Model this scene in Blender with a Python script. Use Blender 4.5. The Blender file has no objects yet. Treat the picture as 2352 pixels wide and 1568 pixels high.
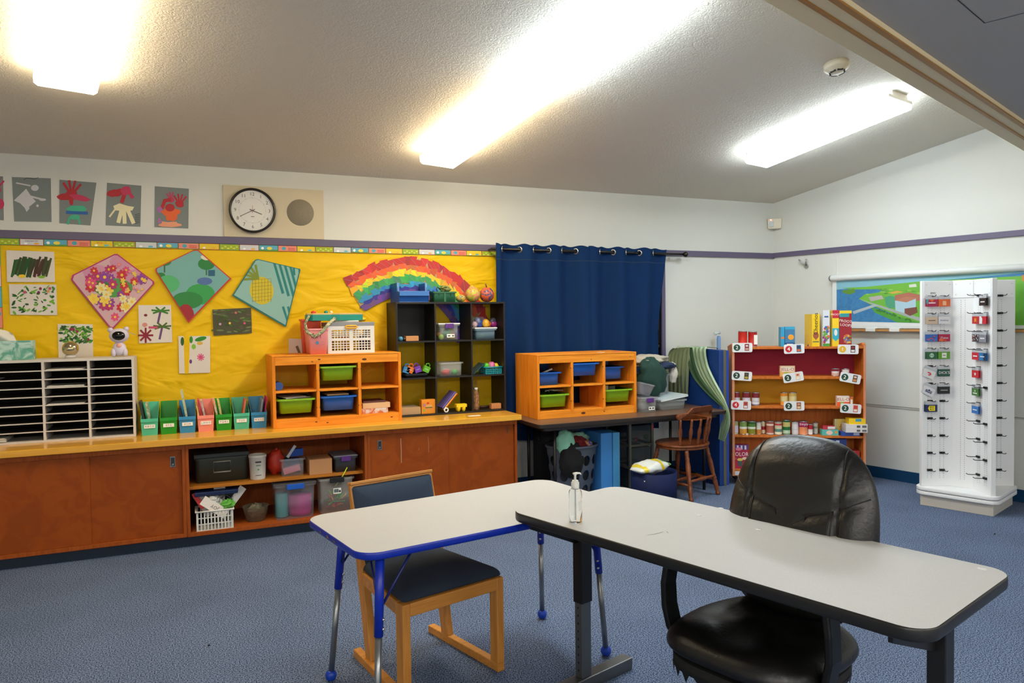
import bpy, bmesh, math, random
from mathutils import Vector, Matrix, noise
from math import sin, cos, pi, radians as rad
# ------------------------------------------------------------------ camera, world, exposure
SC = bpy.context.scene
CAM = Vector((-5.5774, -5.9215, 1.5042))
yaw, pit, rol = rad(23.7385), rad(-1.7634), rad(-.7726)
_f = Vector((sin(yaw)*cos(pit), cos(yaw)*cos(pit), sin(pit)))
_r0 = Vector((cos(yaw), -sin(yaw), 0)); _u0 = _r0.cross(_f)
_r = cos(rol)*_r0 + sin(rol)*_u0; _u = -sin(rol)*_r0 + cos(rol)*_u0
cd = bpy.data.cameras.new('camera'); cam = bpy.data.objects.new('camera', cd)
SC.collection.objects.link(cam)
cam.matrix_world = Matrix(((_r.x, _u.x, -_f.x, CAM.x), (_r.y, _u.y, -_f.y, CAM.y), (_r.z, _u.z, -_f.z, CAM.z), (0, 0, 0, 1)))
cd.sensor_width = 36; cd.lens = 1692.82/2352*36; cd.clip_start = .05
SC.camera = cam
SC.view_settings.view_transform = 'Standard'; SC.view_settings.look = 'None'
SC.view_settings.exposure = 0.85
SC.view_settings.gamma = 1; SC.view_settings.use_curve_mapping = False
w = bpy.data.worlds.new('world'); SC.world = w; w.use_nodes = True
w.node_tree.nodes['Background'].inputs[0].default_value = (.05, .055, .06, 1)
SC.cycles.max_bounces = 8; SC.cycles.diffuse_bounces = 5; SC.cycles.transparent_max_bounces = 12
SC.cycles.sample_clamp_indirect = 6
WARM, COOL, STR_W, STR_C = (1, .80, .52), (.82, .93, 1), 13.8, 20      # tube colours and strengths
random.seed(7)
# ------------------------------------------------------------------ survey: a ray of the photo cut with a real plane
T = math.tan(.1887)                                  # the right wall leaves the corner at 10.8 degrees
SDIR = Vector((sin(.1887), -cos(.1887), 0)); NDIR = Vector((-cos(.1887), -sin(.1887), 0)); RZ_R = -rad(79.19)
def hit(x, y, n, c):
    d = _f + (x-1176)/1692.82*_r - (y-784)/1692.82*_u; n = Vector(n)
    return CAM + d*((c-n.dot(CAM))/n.dot(d))
def PY(x, y, v): return hit(x, y, (0, 1, 0), v)
def PZ(x, y, v): return hit(x, y, (0, 0, 1), v)
def PR(x, y, off=0): return hit(x, y, NDIR, off)
def CEIL(x, y): return 2.6591-.168*y
# ------------------------------------------------------------------ materials
def lin(h):
    if isinstance(h, tuple): return h
    v = [int(h[i:i+2], 16)/255 for i in (0, 2, 4)]
    return tuple(c/12.92 if c <= .04045 else ((c+.055)/1.055)**2.4 for c in v)
MATS = {}
def mt(h, rough=.55, metal=0., alpha=1., kind=None, bump=0., scale=60., spec=.5, h2=None, trans=0.):
    key = (h, rough, metal, alpha, kind, bump, scale, spec, h2, trans)
    if key in MATS: return MATS[key]
    m = bpy.data.materials.new('%s_%s' % (kind or 'paint', h if isinstance(h, str) else 'c')); m.use_nodes = True
    nt = m.node_tree; N = nt.nodes; L = nt.links; b = N['Principled BSDF']
    c = lin(h); b.inputs['Base Color'].default_value = (*c, 1)
    b.inputs['Roughness'].default_value = rough; b.inputs['Metallic'].default_value = metal
    b.inputs['Alpha'].default_value = alpha; b.inputs['Specular IOR Level'].default_value = spec
    b.inputs['Transmission Weight'].default_value = trans
    tc = N.new('ShaderNodeTexCoord'); mp = N.new('ShaderNodeMapping'); L.new(tc.outputs['Object'], mp.inputs[0])
    nz = N.new('ShaderNodeTexNoise'); L.new(mp.outputs[0], nz.inputs['Vector'])
    nz.inputs['Scale'].default_value = scale; nz.inputs['Detail'].default_value = 4
    c2 = lin(h2) if h2 else tuple(v*.8 for v in c)
    rp = N.new('ShaderNodeValToRGB'); rp.color_ramp.elements[0].color = (*c2, 1); rp.color_ramp.elements[1].color = (*c, 1)
    hgt = nz.outputs['Fac']
    if kind in ('wood', 'woodv', 'woodx'):
        st = {'wood': (1, 14, 14), 'woodv': (14, 14, 1), 'woodx': (14, 1, 14)}[kind]
        mp.inputs['Scale'].default_value = st; nz.inputs['Scale'].default_value = scale/20; nz.inputs['Distortion'].default_value = 1.2
        rp.color_ramp.elements[0].position = .32; rp.color_ramp.elements[1].position = .62
        L.new(hgt, rp.inputs[0]); L.new(rp.outputs[0], b.inputs['Base Color'])
    elif kind == 'carpet':
        rp.color_ramp.elements[0].position = .40; rp.color_ramp.elements[1].position = .60
        L.new(hgt, rp.inputs[0])
        n2 = N.new('ShaderNodeTexNoise'); n2.inputs['Scale'].default_value = 2.2; L.new(tc.outputs['Object'], n2.inputs['Vector'])
        mx = N.new('ShaderNodeMix'); mx.data_type = 'RGBA'; mx.blend_type = 'MULTIPLY'; mx.inputs[0].default_value = .35
        L.new(rp.outputs[0], mx.inputs[6]); L.new(n2.outputs['Fac'], mx.inputs[7]); L.new(mx.outputs[2], b.inputs['Base Color'])
    elif kind == 'speck':
        rp.color_ramp.elements[0].position = .40; rp.color_ramp.elements[1].position = .56
        L.new(hgt, rp.inputs[0]); L.new(rp.outputs[0], b.inputs['Base Color'])
    elif kind == 'blotch':
        nz.inputs['Distortion'].default_value = 1.5
        rp.color_ramp.elements[0].position = .42; rp.color_ramp.elements[1].position = .58
        L.new(hgt, rp.inputs[0]); L.new(rp.outputs[0], b.inputs['Base Color'])
    elif kind == 'ceiling':
        vo = N.new('ShaderNodeTexNoise'); vo.inputs['Scale'].default_value = 26; vo.inputs['Detail'].default_value = 3; vo.inputs['Distortion'].default_value = 2.5
        L.new(tc.outputs['Object'], vo.inputs['Vector'])
        r2 = N.new('ShaderNodeValToRGB'); r2.color_ramp.elements[0].position = .44; r2.color_ramp.elements[1].position = .54
        L.new(vo.outputs['Fac'], r2.inputs[0]); hgt = r2.outputs[0]
    elif kind == 'crumple':
        vo = N.new('ShaderNodeTexNoise'); mp.inputs['Scale'].default_value = (1, 1, 2.6)
        L.new(mp.outputs[0], vo.inputs['Vector']); vo.inputs['Scale'].default_value = scale; vo.inputs['Detail'].default_value = 2; vo.inputs['Distortion'].default_value = 1
        hgt = vo.outputs['Fac']
    if bump:
        bp = N.new('ShaderNodeBump'); bp.inputs['Strength'].default_value = min(bump, 1); bp.inputs['Distance'].default_value = .01*max(1, bump)
        L.new(hgt, bp.inputs['Height']); L.new(bp.outputs[0], b.inputs['Normal'])
    MATS[key] = m; return m
def glow(c, s, name):
    m = bpy.data.materials.new(name); m.use_nodes = True; b = m.node_tree.nodes['Principled BSDF']
    b.inputs['Base Color'].default_value = (.9, .9, .88, 1); b.inputs['Emission Color'].default_value = (*c, 1); b.inputs['Emission Strength'].default_value = s
    return m
def clear(h='E8EEF2', a=.22, rough=.12): return mt(h, rough, 0, a)
# ------------------------------------------------------------------ mesh builder
def FR(o, x, y):                       # frame: origin, x direction, y direction
    x = Vector(x).normalized(); y = Vector(y).normalized(); z = x.cross(y); y = z.cross(x)
    return Matrix(((x.x, y.x, z.x, o[0]), (x.y, y.y, z.y, o[1]), (x.z, y.z, z.z, o[2]), (0, 0, 0, 1)))
def FRONT(x, y, z): return FR((x, y, z), (1, 0, 0), (0, 0, 1))     # art plane facing -y
def TR(x, y, z): return Matrix.Translation((x, y, z))
def RX(a): return Matrix.Rotation(rad(a), 4, 'X')
def RY(a): return Matrix.Rotation(rad(a), 4, 'Y')
def RZ(a): return Matrix.Rotation(rad(a), 4, 'Z')
TXT = {}
def text_mesh(s):
    if s not in TXT:
        c = bpy.data.curves.new('t', 'FONT'); c.body = s; c.size = 1; c.align_x = 'CENTER'; c.align_y = 'CENTER'; c.resolution_u = 2
        o = bpy.data.objects.new('t', c); me = o.to_mesh()
        TXT[s] = ([v.co.copy() for v in me.vertices], [tuple(p.vertices) for p in me.polygons])
        o.to_mesh_clear(); bpy.data.objects.remove(o); bpy.data.curves.remove(c)
    return TXT[s]
class MB:
    def __init__(s, M=None):
        s.csign = 1; s.zi = 0.; s.zs = 1.5e-5; s.v = []; s.f = []; s.mi = []; s.sm = []; s.mats = []; s.M = M or Matrix()
    def k(s, m):
        if m not in s.mats: s.mats.append(m)
        return s.mats.index(m)
    def add(s, vs, fs, m, smooth=False):
        b = len(s.v); s.v += [s.M @ Vector(p) for p in vs]; i = s.k(m)
        for f in fs: s.f.append(tuple(b+j for j in f)); s.mi.append(i); s.sm.append(smooth)
        return s
    def box(s, x0, x1, y0, y1, z0, z1, m, tx=1., ty=1.):            # tx, ty: scale of the bottom
        cx, cy = (x0+x1)/2, (y0+y1)/2; vs = []
        for z, a, b in ((z0, tx, ty), (z1, 1, 1)):
            for x, y in ((x0, y0), (x1, y0), (x1, y1), (x0, y1)): vs.append((cx+(x-cx)*a, cy+(y-cy)*b, z))
        return s.add(vs, [(3, 2, 1, 0), (4, 5, 6, 7), (0, 1, 5, 4), (1, 2, 6, 5), (2, 3, 7, 6), (3, 0, 4, 7)], m)
    def prism(s, pts, z0, z1, m, smooth=False):
        n = len(pts); s.add([(x, y, z0) for x, y in pts]+[(x, y, z1) for x, y in pts], [tuple(range(n-1, -1, -1)), tuple(range(n, 2*n))], m)
        return s.add([(x, y, z0) for x, y in pts]+[(x, y, z1) for x, y in pts], [(i, (i+1) % n, n+(i+1) % n, n+i) for i in range(n)], m, smooth)
    def poly(s, pts, m, z=0.):                                     # flat polygon, 2-D or 3-D points
        if len(pts[0]) == 2: z += s.zi; s.zi += s.zs
        if getattr(s, 'clip', None):
            q = [(p[0], p[1], p[2] if len(p) > 2 else z) for p in pts]; C = s.clip; n = len(C)
            for i in range(n):
                (ax, ay), (bx, by) = C[i], C[(i+1) % n]; sd = lambda p: ((bx-ax)*(p[1]-ay)-(by-ay)*(p[0]-ax))*s.csign; r = []
                for j in range(len(q)):
                    a, b = q[j-1], q[j]; da, db = sd(a), sd(b)
                    if da*db < 0: t = da/(da-db); r.append(tuple(a[k]+(b[k]-a[k])*t for k in range(3)))
                    if db >= 0: r.append(b)
                q = r
                if len(q) < 3: return s
            pts = q
        return s.add([(p[0], p[1], p[2] if len(p) > 2 else z) for p in pts], [tuple(range(len(pts)))], m)
    def rect(s, x0, y0, x1, y1, m, z=.0006): return s.poly([(x0, y0), (x1, y0), (x1, y1), (x0, y1)], m, z)
    def oval(s, cx, cy, rx, ry, m, z=.0008, n=14, rot=0, jit=0.):
        c_, s_ = cos(rad(rot)), sin(rad(rot)); P = []
        for i in range(n):
            a = 2*pi*i/n; q = 1+random.uniform(-jit, jit); x, y = rx*cos(a)*q, ry*sin(a)*q
            P.append((cx+x*c_-y*s_, cy+x*s_+y*c_))
        return s.poly(P, m, z)
    def stroke(s, pts, w, m, z=.0008):
        for a, b in zip(pts, pts[1:]):
            d = Vector((b[0]-a[0], b[1]-a[1])); L = d.length or 1; n = Vector((-d.y, d.x))/L*w/2; e = d/L*w*.3
            s.poly([(a[0]+n.x-e.x, a[1]+n.y-e.y), (a[0]-n.x-e.x, a[1]-n.y-e.y), (b[0]-n.x+e.x, b[1]-n.y+e.y), (b[0]+n.x+e.x, b[1]+n.y+e.y)], m, z)
        return s
    def text(s, t, cx, cy, size, m, z=.0012, rot=0, sx=1., bold=0):
        V, Fc = text_mesh(t); c_, s_ = cos(rad(rot)), sin(rad(rot))
        for dx in ((0,) if not bold else (-bold, 0, bold)):
            s.add([(cx+(p.x*sx*size+dx)*c_-p.y*size*s_, cy+(p.x*sx*size+dx)*s_+p.y*size*c_, z+dx*.01) for p in V], Fc, m)
        return s
    def ring(s, P, m, smooth=True, cap0=True, cap1=True, closed=False):  # loft a list of rings of 3-D points
        n = len(P[0]); k = len(P); vs = [p for r in P for p in r]; fs = []
        for i in range(k if closed else k-1):
            j = (i+1) % k
            for a in range(n): b = (a+1) % n; fs.append((i*n+a, i*n+b, j*n+b, j*n+a))
        s.add(vs, fs, m, smooth)
        if not closed:
            if cap0: s.add(P[0], [tuple(range(n-1, -1, -1))], m)
            if cap1: s.add(P[-1], [tuple(range(n))], m)
        return s
    def lathe(s, prof, m, n=20, at=(0, 0, 0), ax=(0, 0, 1), cap=True, sx=1., sy=1., smooth=True):
        az = Vector(ax).normalized(); t = Vector((1, 0, 0)) if abs(az.x) < .9 else Vector((0, 1, 0))
        x = (t-az*t.dot(az)).normalized(); y = az.cross(x); o = Vector(at)
        P = [[o+az*z+x*(r*sx*cos(2*pi*i/n))+y*(r*sy*sin(2*pi*i/n)) for i in range(n)] for r, z in prof]
        return s.ring(P, m, smooth, cap, cap)
    def cyl(s, a, b, r, m, n=14, r2=None):
        a, b = Vector(a), Vector(b); L = (b-a).length
        return s.lathe([(r, 0), (r if r2 is None else r2, L)], m, n, a, b-a)
    def turned(s, a, b, prof, m, n=14):                             # prof: (t, radius)
        a, b = Vector(a), Vector(b); L = (b-a).length
        return s.lathe([(r, t*L) for t, r in prof], m, n, a, b-a)
    def tube(s, pts, r, m, n=8, closed=False, flat=1.):
        pts = [Vector(p) for p in pts]; K = len(pts); P = []; up = None
        for i in range(K):
            d = (pts[(i+1) % K]-pts[i-1]) if closed else pts[min(i+1, K-1)]-pts[max(i-1, 0)]
            d.normalize()
            if up is None: up = Vector((0, 0, 1)) if abs(d.z) < .9 else Vector((1, 0, 0))
            x = d.cross(up).normalized(); up = x.cross(d).normalized()
            rr = r[i] if isinstance(r, (list, tuple)) else r
            P.append([pts[i]+x*(rr*cos(2*pi*a/n))+up*(rr*flat*sin(2*pi*a/n)) for a in range(n)])
        return s.ring(P, m, True, closed=closed)
    def ball(s, c, r, m, n=14, k=9, amp=0., fr=3., seed=0., jag=False):
        r = (r, r, r) if not isinstance(r, tuple) else r; P = []
        for i in range(1, k):
            t = pi*i/k; row = []
            for a in range(n):
                d = Vector((sin(t)*cos(2*pi*a/n), sin(t)*sin(2*pi*a/n), -cos(t)))
                q = 1+(amp*noise.noise(d*fr+Vector((seed, seed*2, 0))) if amp else 0)
                row.append((c[0]+d.x*r[0]*q, c[1]+d.y*r[1]*q, c[2]+d.z*r[2]*q))
            P.append(row)
        return s.ring(P, m, not jag)
    def grid(s, fn, nu, nv, m, smooth=True):
        vs = [fn(i/nu, j/nv) for j in range(nv+1) for i in range(nu+1)]; W = nu+1
        return s.add(vs, [(j*W+i, j*W+i+1, (j+1)*W+i+1, (j+1)*W+i) for j in range(nv) for i in range(nu)], m, smooth)
    def tub(s, w, d, h, t, m, tx=.88, ty=.88, z=0., rim=0., rm=None, rr=.2):     # open tapered container, local centre x=y=0
        def rr_(sx, sy, zz, q=1.):
            r = min(sx, sy)*rr; P = []
            for (cx, cy, a0) in ((sx-r, sy-r, 0), (-sx+r, sy-r, 90), (-sx+r, -sy+r, 180), (sx-r, -sy+r, 270)):
                for a in (0, 30, 60, 90): P.append((cx+r*cos(rad(a0+a)), cy+r*sin(rad(a0+a)), zz))
            return P
        w /= 2; d /= 2
        R = [rr_(w*tx, d*ty, z), rr_(w, d, z+h)]
        if rim: R = [rr_(w*tx, d*ty, z), rr_(w-rim, d-rim, z+h-.012)]; 
        s.ring(R, m, True, True, False)
        s.ring([rr_(w*tx-t, d*ty-t, z+t), rr_(w-t-rim, d-t-rim, z+h)], m, True, True, False)
        rm = rm or m
        s.ring([rr_(w-t-rim, d-t-rim, z+h), rr_(w-rim, d-rim, z+h-.0121), rr_(w, d, z+h-.012), rr_(w, d, z+h), ] if rim else [rr_(w-t, d-t, z+h), rr_(w, d, z+h)], rm, False, False, False)
        if rim: s.ring([rr_(w, d, z+h), rr_(w-t-rim, d-t-rim, z+h)], rm, False, False, False)
        return s
    def cushion(s, out, t0, t1, m, rings=6, fn=None):                # puffed slab around a 2-D outline in local xy; z from -t0 to t1
        n = len(out); cx = sum(p[0] for p in out)/n; cy = sum(p[1] for p in out)/n; P = []
        for i in range(-rings, rings+1):
            a = pi/2*i/rings; q = cos(a)**.45 if abs(i) < rings else .02; z = sin(a)*(t1 if i > 0 else t0)
            row = []
            for (x, y) in out:
                X, Y = cx+(x-cx)*q, cy+(y-cy)*q; zz = z+(fn(X, Y)*(sin(a) if i > 0 else 0) if fn else 0)
                row.append((X, Y, zz))
            P.append(row)
        return s.ring(P, m)
    def build(s, name, parent=None, bevel=0., seg=2, label=None, sub=0, **kw):
        me = bpy.data.meshes.new(name); me.from_pydata([tuple(p) for p in s.v], [], s.f)
        for m in s.mats: me.materials.append(m)
        me.polygons.foreach_set('material_index', s.mi); me.polygons.foreach_set('use_smooth', s.sm)
        bm = bmesh.new(); bm.from_mesh(me); bmesh.ops.remove_doubles(bm, verts=bm.verts, dist=1e-5) if len(bm.verts) < 60000 else None
        bm.to_mesh(me); bm.free(); me.update()
        o = bpy.data.objects.new(name, me); SC.collection.objects.link(o)
        if parent: o.parent = parent
        if bevel:
            b = o.modifiers.new('bevel', 'BEVEL'); b.width = bevel; b.segments = seg; b.limit_method = 'ANGLE'; b.angle_limit = rad(40)
        if sub: q = o.modifiers.new('sub', 'SUBSURF'); q.levels = sub; q.render_levels = sub
        if label: o['label'] = label
        for a, b in kw.items(): o[a] = b
        return o
def thing(name, label, cat, loc=(0, 0, 0), rz=0., group=None):
    o = bpy.data.objects.new(name, None); SC.collection.objects.link(o); o.location = loc; o.rotation_euler = (0, 0, rz)
    o['label'] = label; o['category'] = cat
    if group: o['group'] = group
    return o
def solo(mb, name, label, cat, loc=None, rz=0., group=None, bevel=0., **kw):
    o = mb.build(name, None, bevel, **kw); o['label'] = label; o['category'] = cat
    if loc is not None: o.location = loc; o.rotation_euler = (0, 0, rz)
    if group: o['group'] = group
    return o
def dup(root, loc, rz=0., label=None, group=None):
    r = root.copy(); SC.collection.objects.link(r); r.location = loc; r.rotation_euler = (0, 0, rz)
    if label: r['label'] = label
    if group: r['group'] = group
    for ch in list(root.children):
        c = ch.copy(); SC.collection.objects.link(c); c.parent = r
        for g in ch.children: d = g.copy(); SC.collection.objects.link(d); d.parent = c
    return r
def struct(mb, name, bevel=0., loc=None, rz=0.):
    o = mb.build(name, None, bevel); o['kind'] = 'structure'
    if loc is not None: o.location = loc; o.rotation_euler = (0, 0, rz)
    return o
# ------------------------------------------------------------------ room shell
WALL = mt('D4D6D1', .7, bump=.15, scale=180); CEILM = mt('D9D4C8', .8, kind='ceiling', bump=.3, scale=40)
PURP = mt('5F5873', .5); NAVYB = mt('0C3C60', .6, spec=.2)
TANW = mt('F4DEB0', .55); CARP = mt('8698B8', .95, kind='carpet', bump=.25, scale=170, h2='2C3850', spec=.1)
mb = MB(); mb.prism([(-9.6, 0.05), (-9.6, -9.1), (2.2, -9.1), (.05, .05)], -.05, 0, CARP); struct(mb, 'floor')
mb = MB(); mb.box(-9.6, .1, 0, .1, 0, 2.75, WALL); struct(mb, 'wall_back')
mb = MB(); mb.box(-.05, 9.3, 0, .1, 0, 4.3, WALL); struct(mb, 'wall_right', loc=(0, 0, 0), rz=RZ_R)
mb = MB(); mb.box(-9.6, -9.5, -9.1, .05, 0, 4.3, WALL); struct(mb, 'wall_left')
mb = MB(); mb.box(-9.6, 2.2, -9.1, -9.0, 0, 2.6, WALL); struct(mb, 'wall_front')
HO = Vector((-4.0, -4.2)); HE = Vector((.9426, .334)); HN = Vector((.334, -.9426))
h0, h1 = HO-HE*6.6, HO+HE*4.74
mb = MB()
pts = [(-9.6, .1), (.1, .1), (h1.x+.15, h1.y), (h1.x+.1, h1.y-.15), (h0.x, h0.y-.15)]
top = [(x, y, CEIL(x, y)) for x, y in pts]; mb.add(top+[(x, y, z+.1) for x, y, z in top], [(0, 1, 2, 3, 4), (9, 8, 7, 6, 5)]+[(i, i+5, (i+1) % 5+5, (i+1) % 5) for i in range(5)], CEILM)
struct(mb, 'ceiling')
g0, g1 = h0+HN*.155, h1+HN*.155
mb = MB(); mb.prism([tuple(h0), tuple(g0), tuple(g1), tuple(h1)], 2.44, 4.2, TANW); struct(mb, 'beam')
mb = MB(); ORA = mt('B07A30', .45)
for a, b in ((.074, .088), (.135, .155)):
    q = [h0+HN*a, h0+HN*b, h1+HN*b, h1+HN*a]; mb.prism([tuple(p) for p in q], 2.434, 2.442, ORA)
struct(mb, 'trim_1')
DROP = mt('B4AFA8', .9, bump=.2, scale=120)
mb = MB(); mb.prism([tuple(g0), (-9.6, -9.1), (2.2, -9.1), (g1.x+.4, g1.y-.1), tuple(g1)], 2.46, 2.5, DROP)
a = PZ(2200, 0, 2.4595); b_ = PZ(2262, 53, 2.4595); c_ = PZ(2352, 30, 2.4595)
for p, q in ((a, b_), (b_, c_)):
    d = (q-p).normalized(); n = Vector((-d.y, d.x, 0))*.002; e = Vector((0, 0, -.0002))
    mb.poly([p-n+e, p+n+e, q+n+e, q-n+e], mt('4A4848', .9))
struct(mb, 'ceiling_hall')
# rails, strips, baseboards
mb = MB(); mb.box(-9.5, 0, -.02, 0, 2.09, 2.145, PURP); struct(mb, 'trim_2', .003)
mb = MB(); mb.box(.004, 9, -.02, 0, 2.1, 2.147, PURP); struct(mb, 'trim_3', .003, (0, 0, 0), RZ_R)
mb = MB(); mb.box(.675, .703, -.004, 0, .1, 2.1, WALL); struct(mb, 'trim_4', 0, (0, 0, 0), RZ_R)
mb = MB(); mb.box(.3, 9, -.007, 0, .655, .668, mt('B9B9B4', .6)); mb.box(.3, 9, -.0075, 0, .668, .671, mt('55554F', .6)); struct(mb, 'trim_5', 0, (0, 0, 0), RZ_R)  # dark top strip paints the shadow line of the wall groove
mb = MB(); mb.box(.0, 9, -.012, 0, 0, .1, NAVYB); struct(mb, 'baseboard_right', .003, (0, 0, 0), RZ_R)
mb = MB(); mb.box(-3.15, 0, -.012, 0, 0, .1, NAVYB); struct(mb, 'baseboard_back', .003)
# window behind the curtain
wn = thing('window_1', 'window with purple wooden frame behind the navy curtains', 'window'); wn['kind'] = 'structure'
mb = MB()
mb.box(-3.1, -3.05, -.03, 0, .75, 2.09, PURP); mb.box(-1.41, -1.37, -.03, 0, .75, 2.09, PURP); mb.box(-3.05, -1.41, -.03, 0, .75, .8, PURP); mb.box(-2.25, -2.21, -.025, 0, .8, 2.09, PURP)
mb.build('window_frame', wn, .002)
mb = MB(); mb.box(-3.05, -1.41, -.008, -.002, .8, 2.09, mt('0A0D14', .05)); mb.build('pane', wn)
# ------------------------------------------------------------------ ceiling lights
def PC(x, y, off): return hit(x, y, (0, .168, 1), 2.6591-off)
Dl = Vector((SDIR.x, SDIR.y, .168*cos(.1887))).normalized(); Nl = Vector((0, .168, 1)).normalized(); Xl = Dl.cross(Nl).normalized()
WHM = mt('EDEBE4', .4)
def light(mid, col, s, label, L=1.22):
    o = thing('ceiling_light', label, 'ceiling light', group='fluorescent ceiling lights')
    up = mid-Nl*(Nl.dot(mid)-2.6591/Vector((0, .168, 1)).length)         # foot on the ceiling plane
    o.matrix_world = Matrix(((Xl.x, Dl.x, Nl.x, up.x), (Xl.y, Dl.y, Nl.y, up.y), (Xl.z, Dl.z, Nl.z, up.z), (0, 0, 0, 1)))
    mb = MB(); mb.box(-.1, .1, 0, L, -.045, 0, WHM); mb.box(-.15, .15, -.002, .006, -.06, -.035, WHM); mb.box(-.15, .15, L-.006, L+.002, -.06, -.035, WHM); mb.build('housing', o, .002)
    g = glow(col, s, 'lit_diffuser'); mb = MB()
    P = [[(x, y, z) for x, z in ((-.15, -.045), (-.148, -.085), (-.13, -.1), (.13, -.1), (.148, -.085), (.15, -.045))] for y in (.006, L-.006)]
    mb.ring(P, g, False); mb.build('diffuser', o)
    return o
m2 = (PC(964.6, 374, .1)+PC(1044.6, 389.5, .1))/2; m3 = (PC(1712.7, 373, .1)+PC(1760.5, 388, .1))/2; m1 = (PC(74.6, 193, .1)+PC(225, 222, .1))/2
light(m2, WARM, STR_W, 'warm white lit ceiling light in the middle, nearer the clock wall')
light(m2+Dl*1.225, COOL, STR_C, 'cool white lit ceiling light in line with the middle warm one, cut off at top')
light(m3, COOL, STR_C*.8, 'cool white lit ceiling light beside the round smoke detector')
light(m1, WARM, STR_W, 'warm white lit ceiling light at the upper left above the paintings')
# smoke detector, motion sensor, wall bracket
p = PC(1921, 152, .02); o = thing('smoke_detector', 'round cream smoke detector on the sloped ceiling', 'smoke detector', p)
q = Vector((0, .168, 1)).normalized(); o.rotation_euler = q.to_track_quat('Z', 'Y').to_euler()
CRM = mt('D8D2BE', .45)
MB().lathe([(.001, -.045), (.04, -.045), (.045, -.04), (.07, -.02), (.075, -.012), (.075, .018), (.001, .018)], CRM, 28).build('body', o)
mb = MB(); DKG = mt('15130F', .6)
for a in range(0, 360, 60): mb.M = RZ(a+8); mb.box(.036, .046, -.018, .018, -.0452, -.036, DKG)
mb.build('vent', o)
o = thing('motion_sensor', 'small cream motion sensor with red light in the corner of the walls', 'sensor', (-.035, -.055, 2.39), rad(-38))
MB().box(-.07, .07, -.025, .03, 0, .105, CRM, .92, .8).build('body', o, .006)
MB().box(-.055, -.01, -.0275, -.02, .02, .075, mt('B4BCBE', .2)).build('lens', o, .002)
MB().box(-.045, -.03, -.0275, -.02, .085, .095, glow((1, .1, .08), 3, 'red_led')).build('indicator_light', o)
o = thing('wall_bracket', 'small pale metal bracket screwed to the right wall under the purple rail', 'bracket', (SDIR*.385+Vector((0, 0, 1.985))), RZ_R)
ST = mt('B9B9B4', .35, .8)
mb = MB(); mb.lathe([(.022, -.006), (.022, .004)], ST, 16, (0, -.004, 0), (0, 1, 0)); mb.build('plate', o)
mb = MB(); mb.cyl((0, -.01, 0), (-.055, -.05, .07), .007, ST, 8); mb.cyl((.0, -.01, .01), (.02, -.04, .065), .008, ST, 8); mb.build('arm', o)
# ------------------------------------------------------------------ paper on the main wall
def AFF(cx, cy, y=0., R=False):
    g = (lambda a, b: PR(a, b, y)) if R else (lambda a, b: PY(a, b, y))
    o = g(cx, cy); X = (g(cx+20, cy)-g(cx-20, cy))/40; Y = (g(cx, cy-20)-g(cx, cy+20))/40; Zn = NDIR if R else Vector((0, -1, 0))
    return Matrix(((X.x, Y.x, Zn.x, o.x), (X.y, Y.y, Zn.y, o.y), (X.z, Y.z, Zn.z, o.z), (0, 0, 0, 1)))
def art(cx, cy, y=-.001, R=False): return MB(AFF(cx, cy, y, R))
def pg(mb, pts, cx, cy, m, z=0.): return mb.poly([(x-cx, cy-y, z) for x, y in pts][::-1], m)
def slab_(mb, pts, cx, cy, m, t=.0012): return mb.prism([(x-cx, cy-y) for x, y in pts], 0, t, m)
GP = mt('7C8484', .8); RED_ = mt('B01C2C', .6); PNK = mt('C0305A', .6); CREAM = mt('E8E0B8', .7); YEL = mt('EBC416', .6)
WPAP = mt('E6E1D6', .75); GRN = mt('2F8A2A', .6); DGR = mt('1E5A22', .6); LGR = mt('7DB52A', .6); PUR = mt('6A3A86', .6); BLU = mt('1E5FA8', .6); ORG = mt('E86A1E', .6); TEA = mt('3FB08A', .6); BLK = mt('14120F', .5); WHT = mt('F0EEE8', .5); DKR = mt('7A1420', .6)
def gray(pts, label, fn):
    cx = sum(p[0] for p in pts)/4; cy = sum(p[1] for p in pts)/4; mb = art(cx, cy); slab_(mb, pts, cx, cy, GP); fn(mb)
    solo(mb, 'painting', label, 'painting', group='handprint paintings on grey paper')
def hand(mb, x, y, s, m, z=.0018, n=4):
    mb.oval(x, y, s*.5, s*.42, m, z, jit=.15)
    for i in range(n): a = rad(125-i*26); mb.stroke([(x+cos(a)*s*.4, y+sin(a)*s*.4), (x+cos(a)*s*1.1, y+sin(a)*s*1.15)], s*.2, m, z)
gray([(-34, 403), (7, 405), (9, 506), (-34, 504)], 'grey painting with pink handprint cut by the left edge of the picture', lambda mb: (hand(mb, 5, 20, 22, PNK), mb.oval(14, -14, 9, 12, PNK, .0019)))
def g1_(mb):
    W2 = mt('C9C9CF', .7); mb.poly([(-42, -2), (-14, 25), (-4, 10), (8, -4), (-14, -22), (-28, -8)], W2, .0018); mb.poly([(-22, -9), (-12, -9), (-6, -20), (-13, -28)], W2, .002)
    mb.stroke([(-36, 38), (-5, 32)], 3, W2, .0019); mb.oval(6, 27, 9, 7, W2, .002); mb.stroke([(-6, 8), (26, 0)], 4, W2, .0021); mb.oval(24, 0, 8, 3, W2, .0022); mb.oval(12, -14, 3, 3, W2, .0021)
    mb.stroke([(-20, 46), (-10, 50), (4, 47), (14, 51)], 1, BLK, .002)
gray([(28, 407), (117, 409), (119, 510), (33, 508)], 'grey painting with a white shape and a wire handle, leftmost whole one', g1_)
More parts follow.
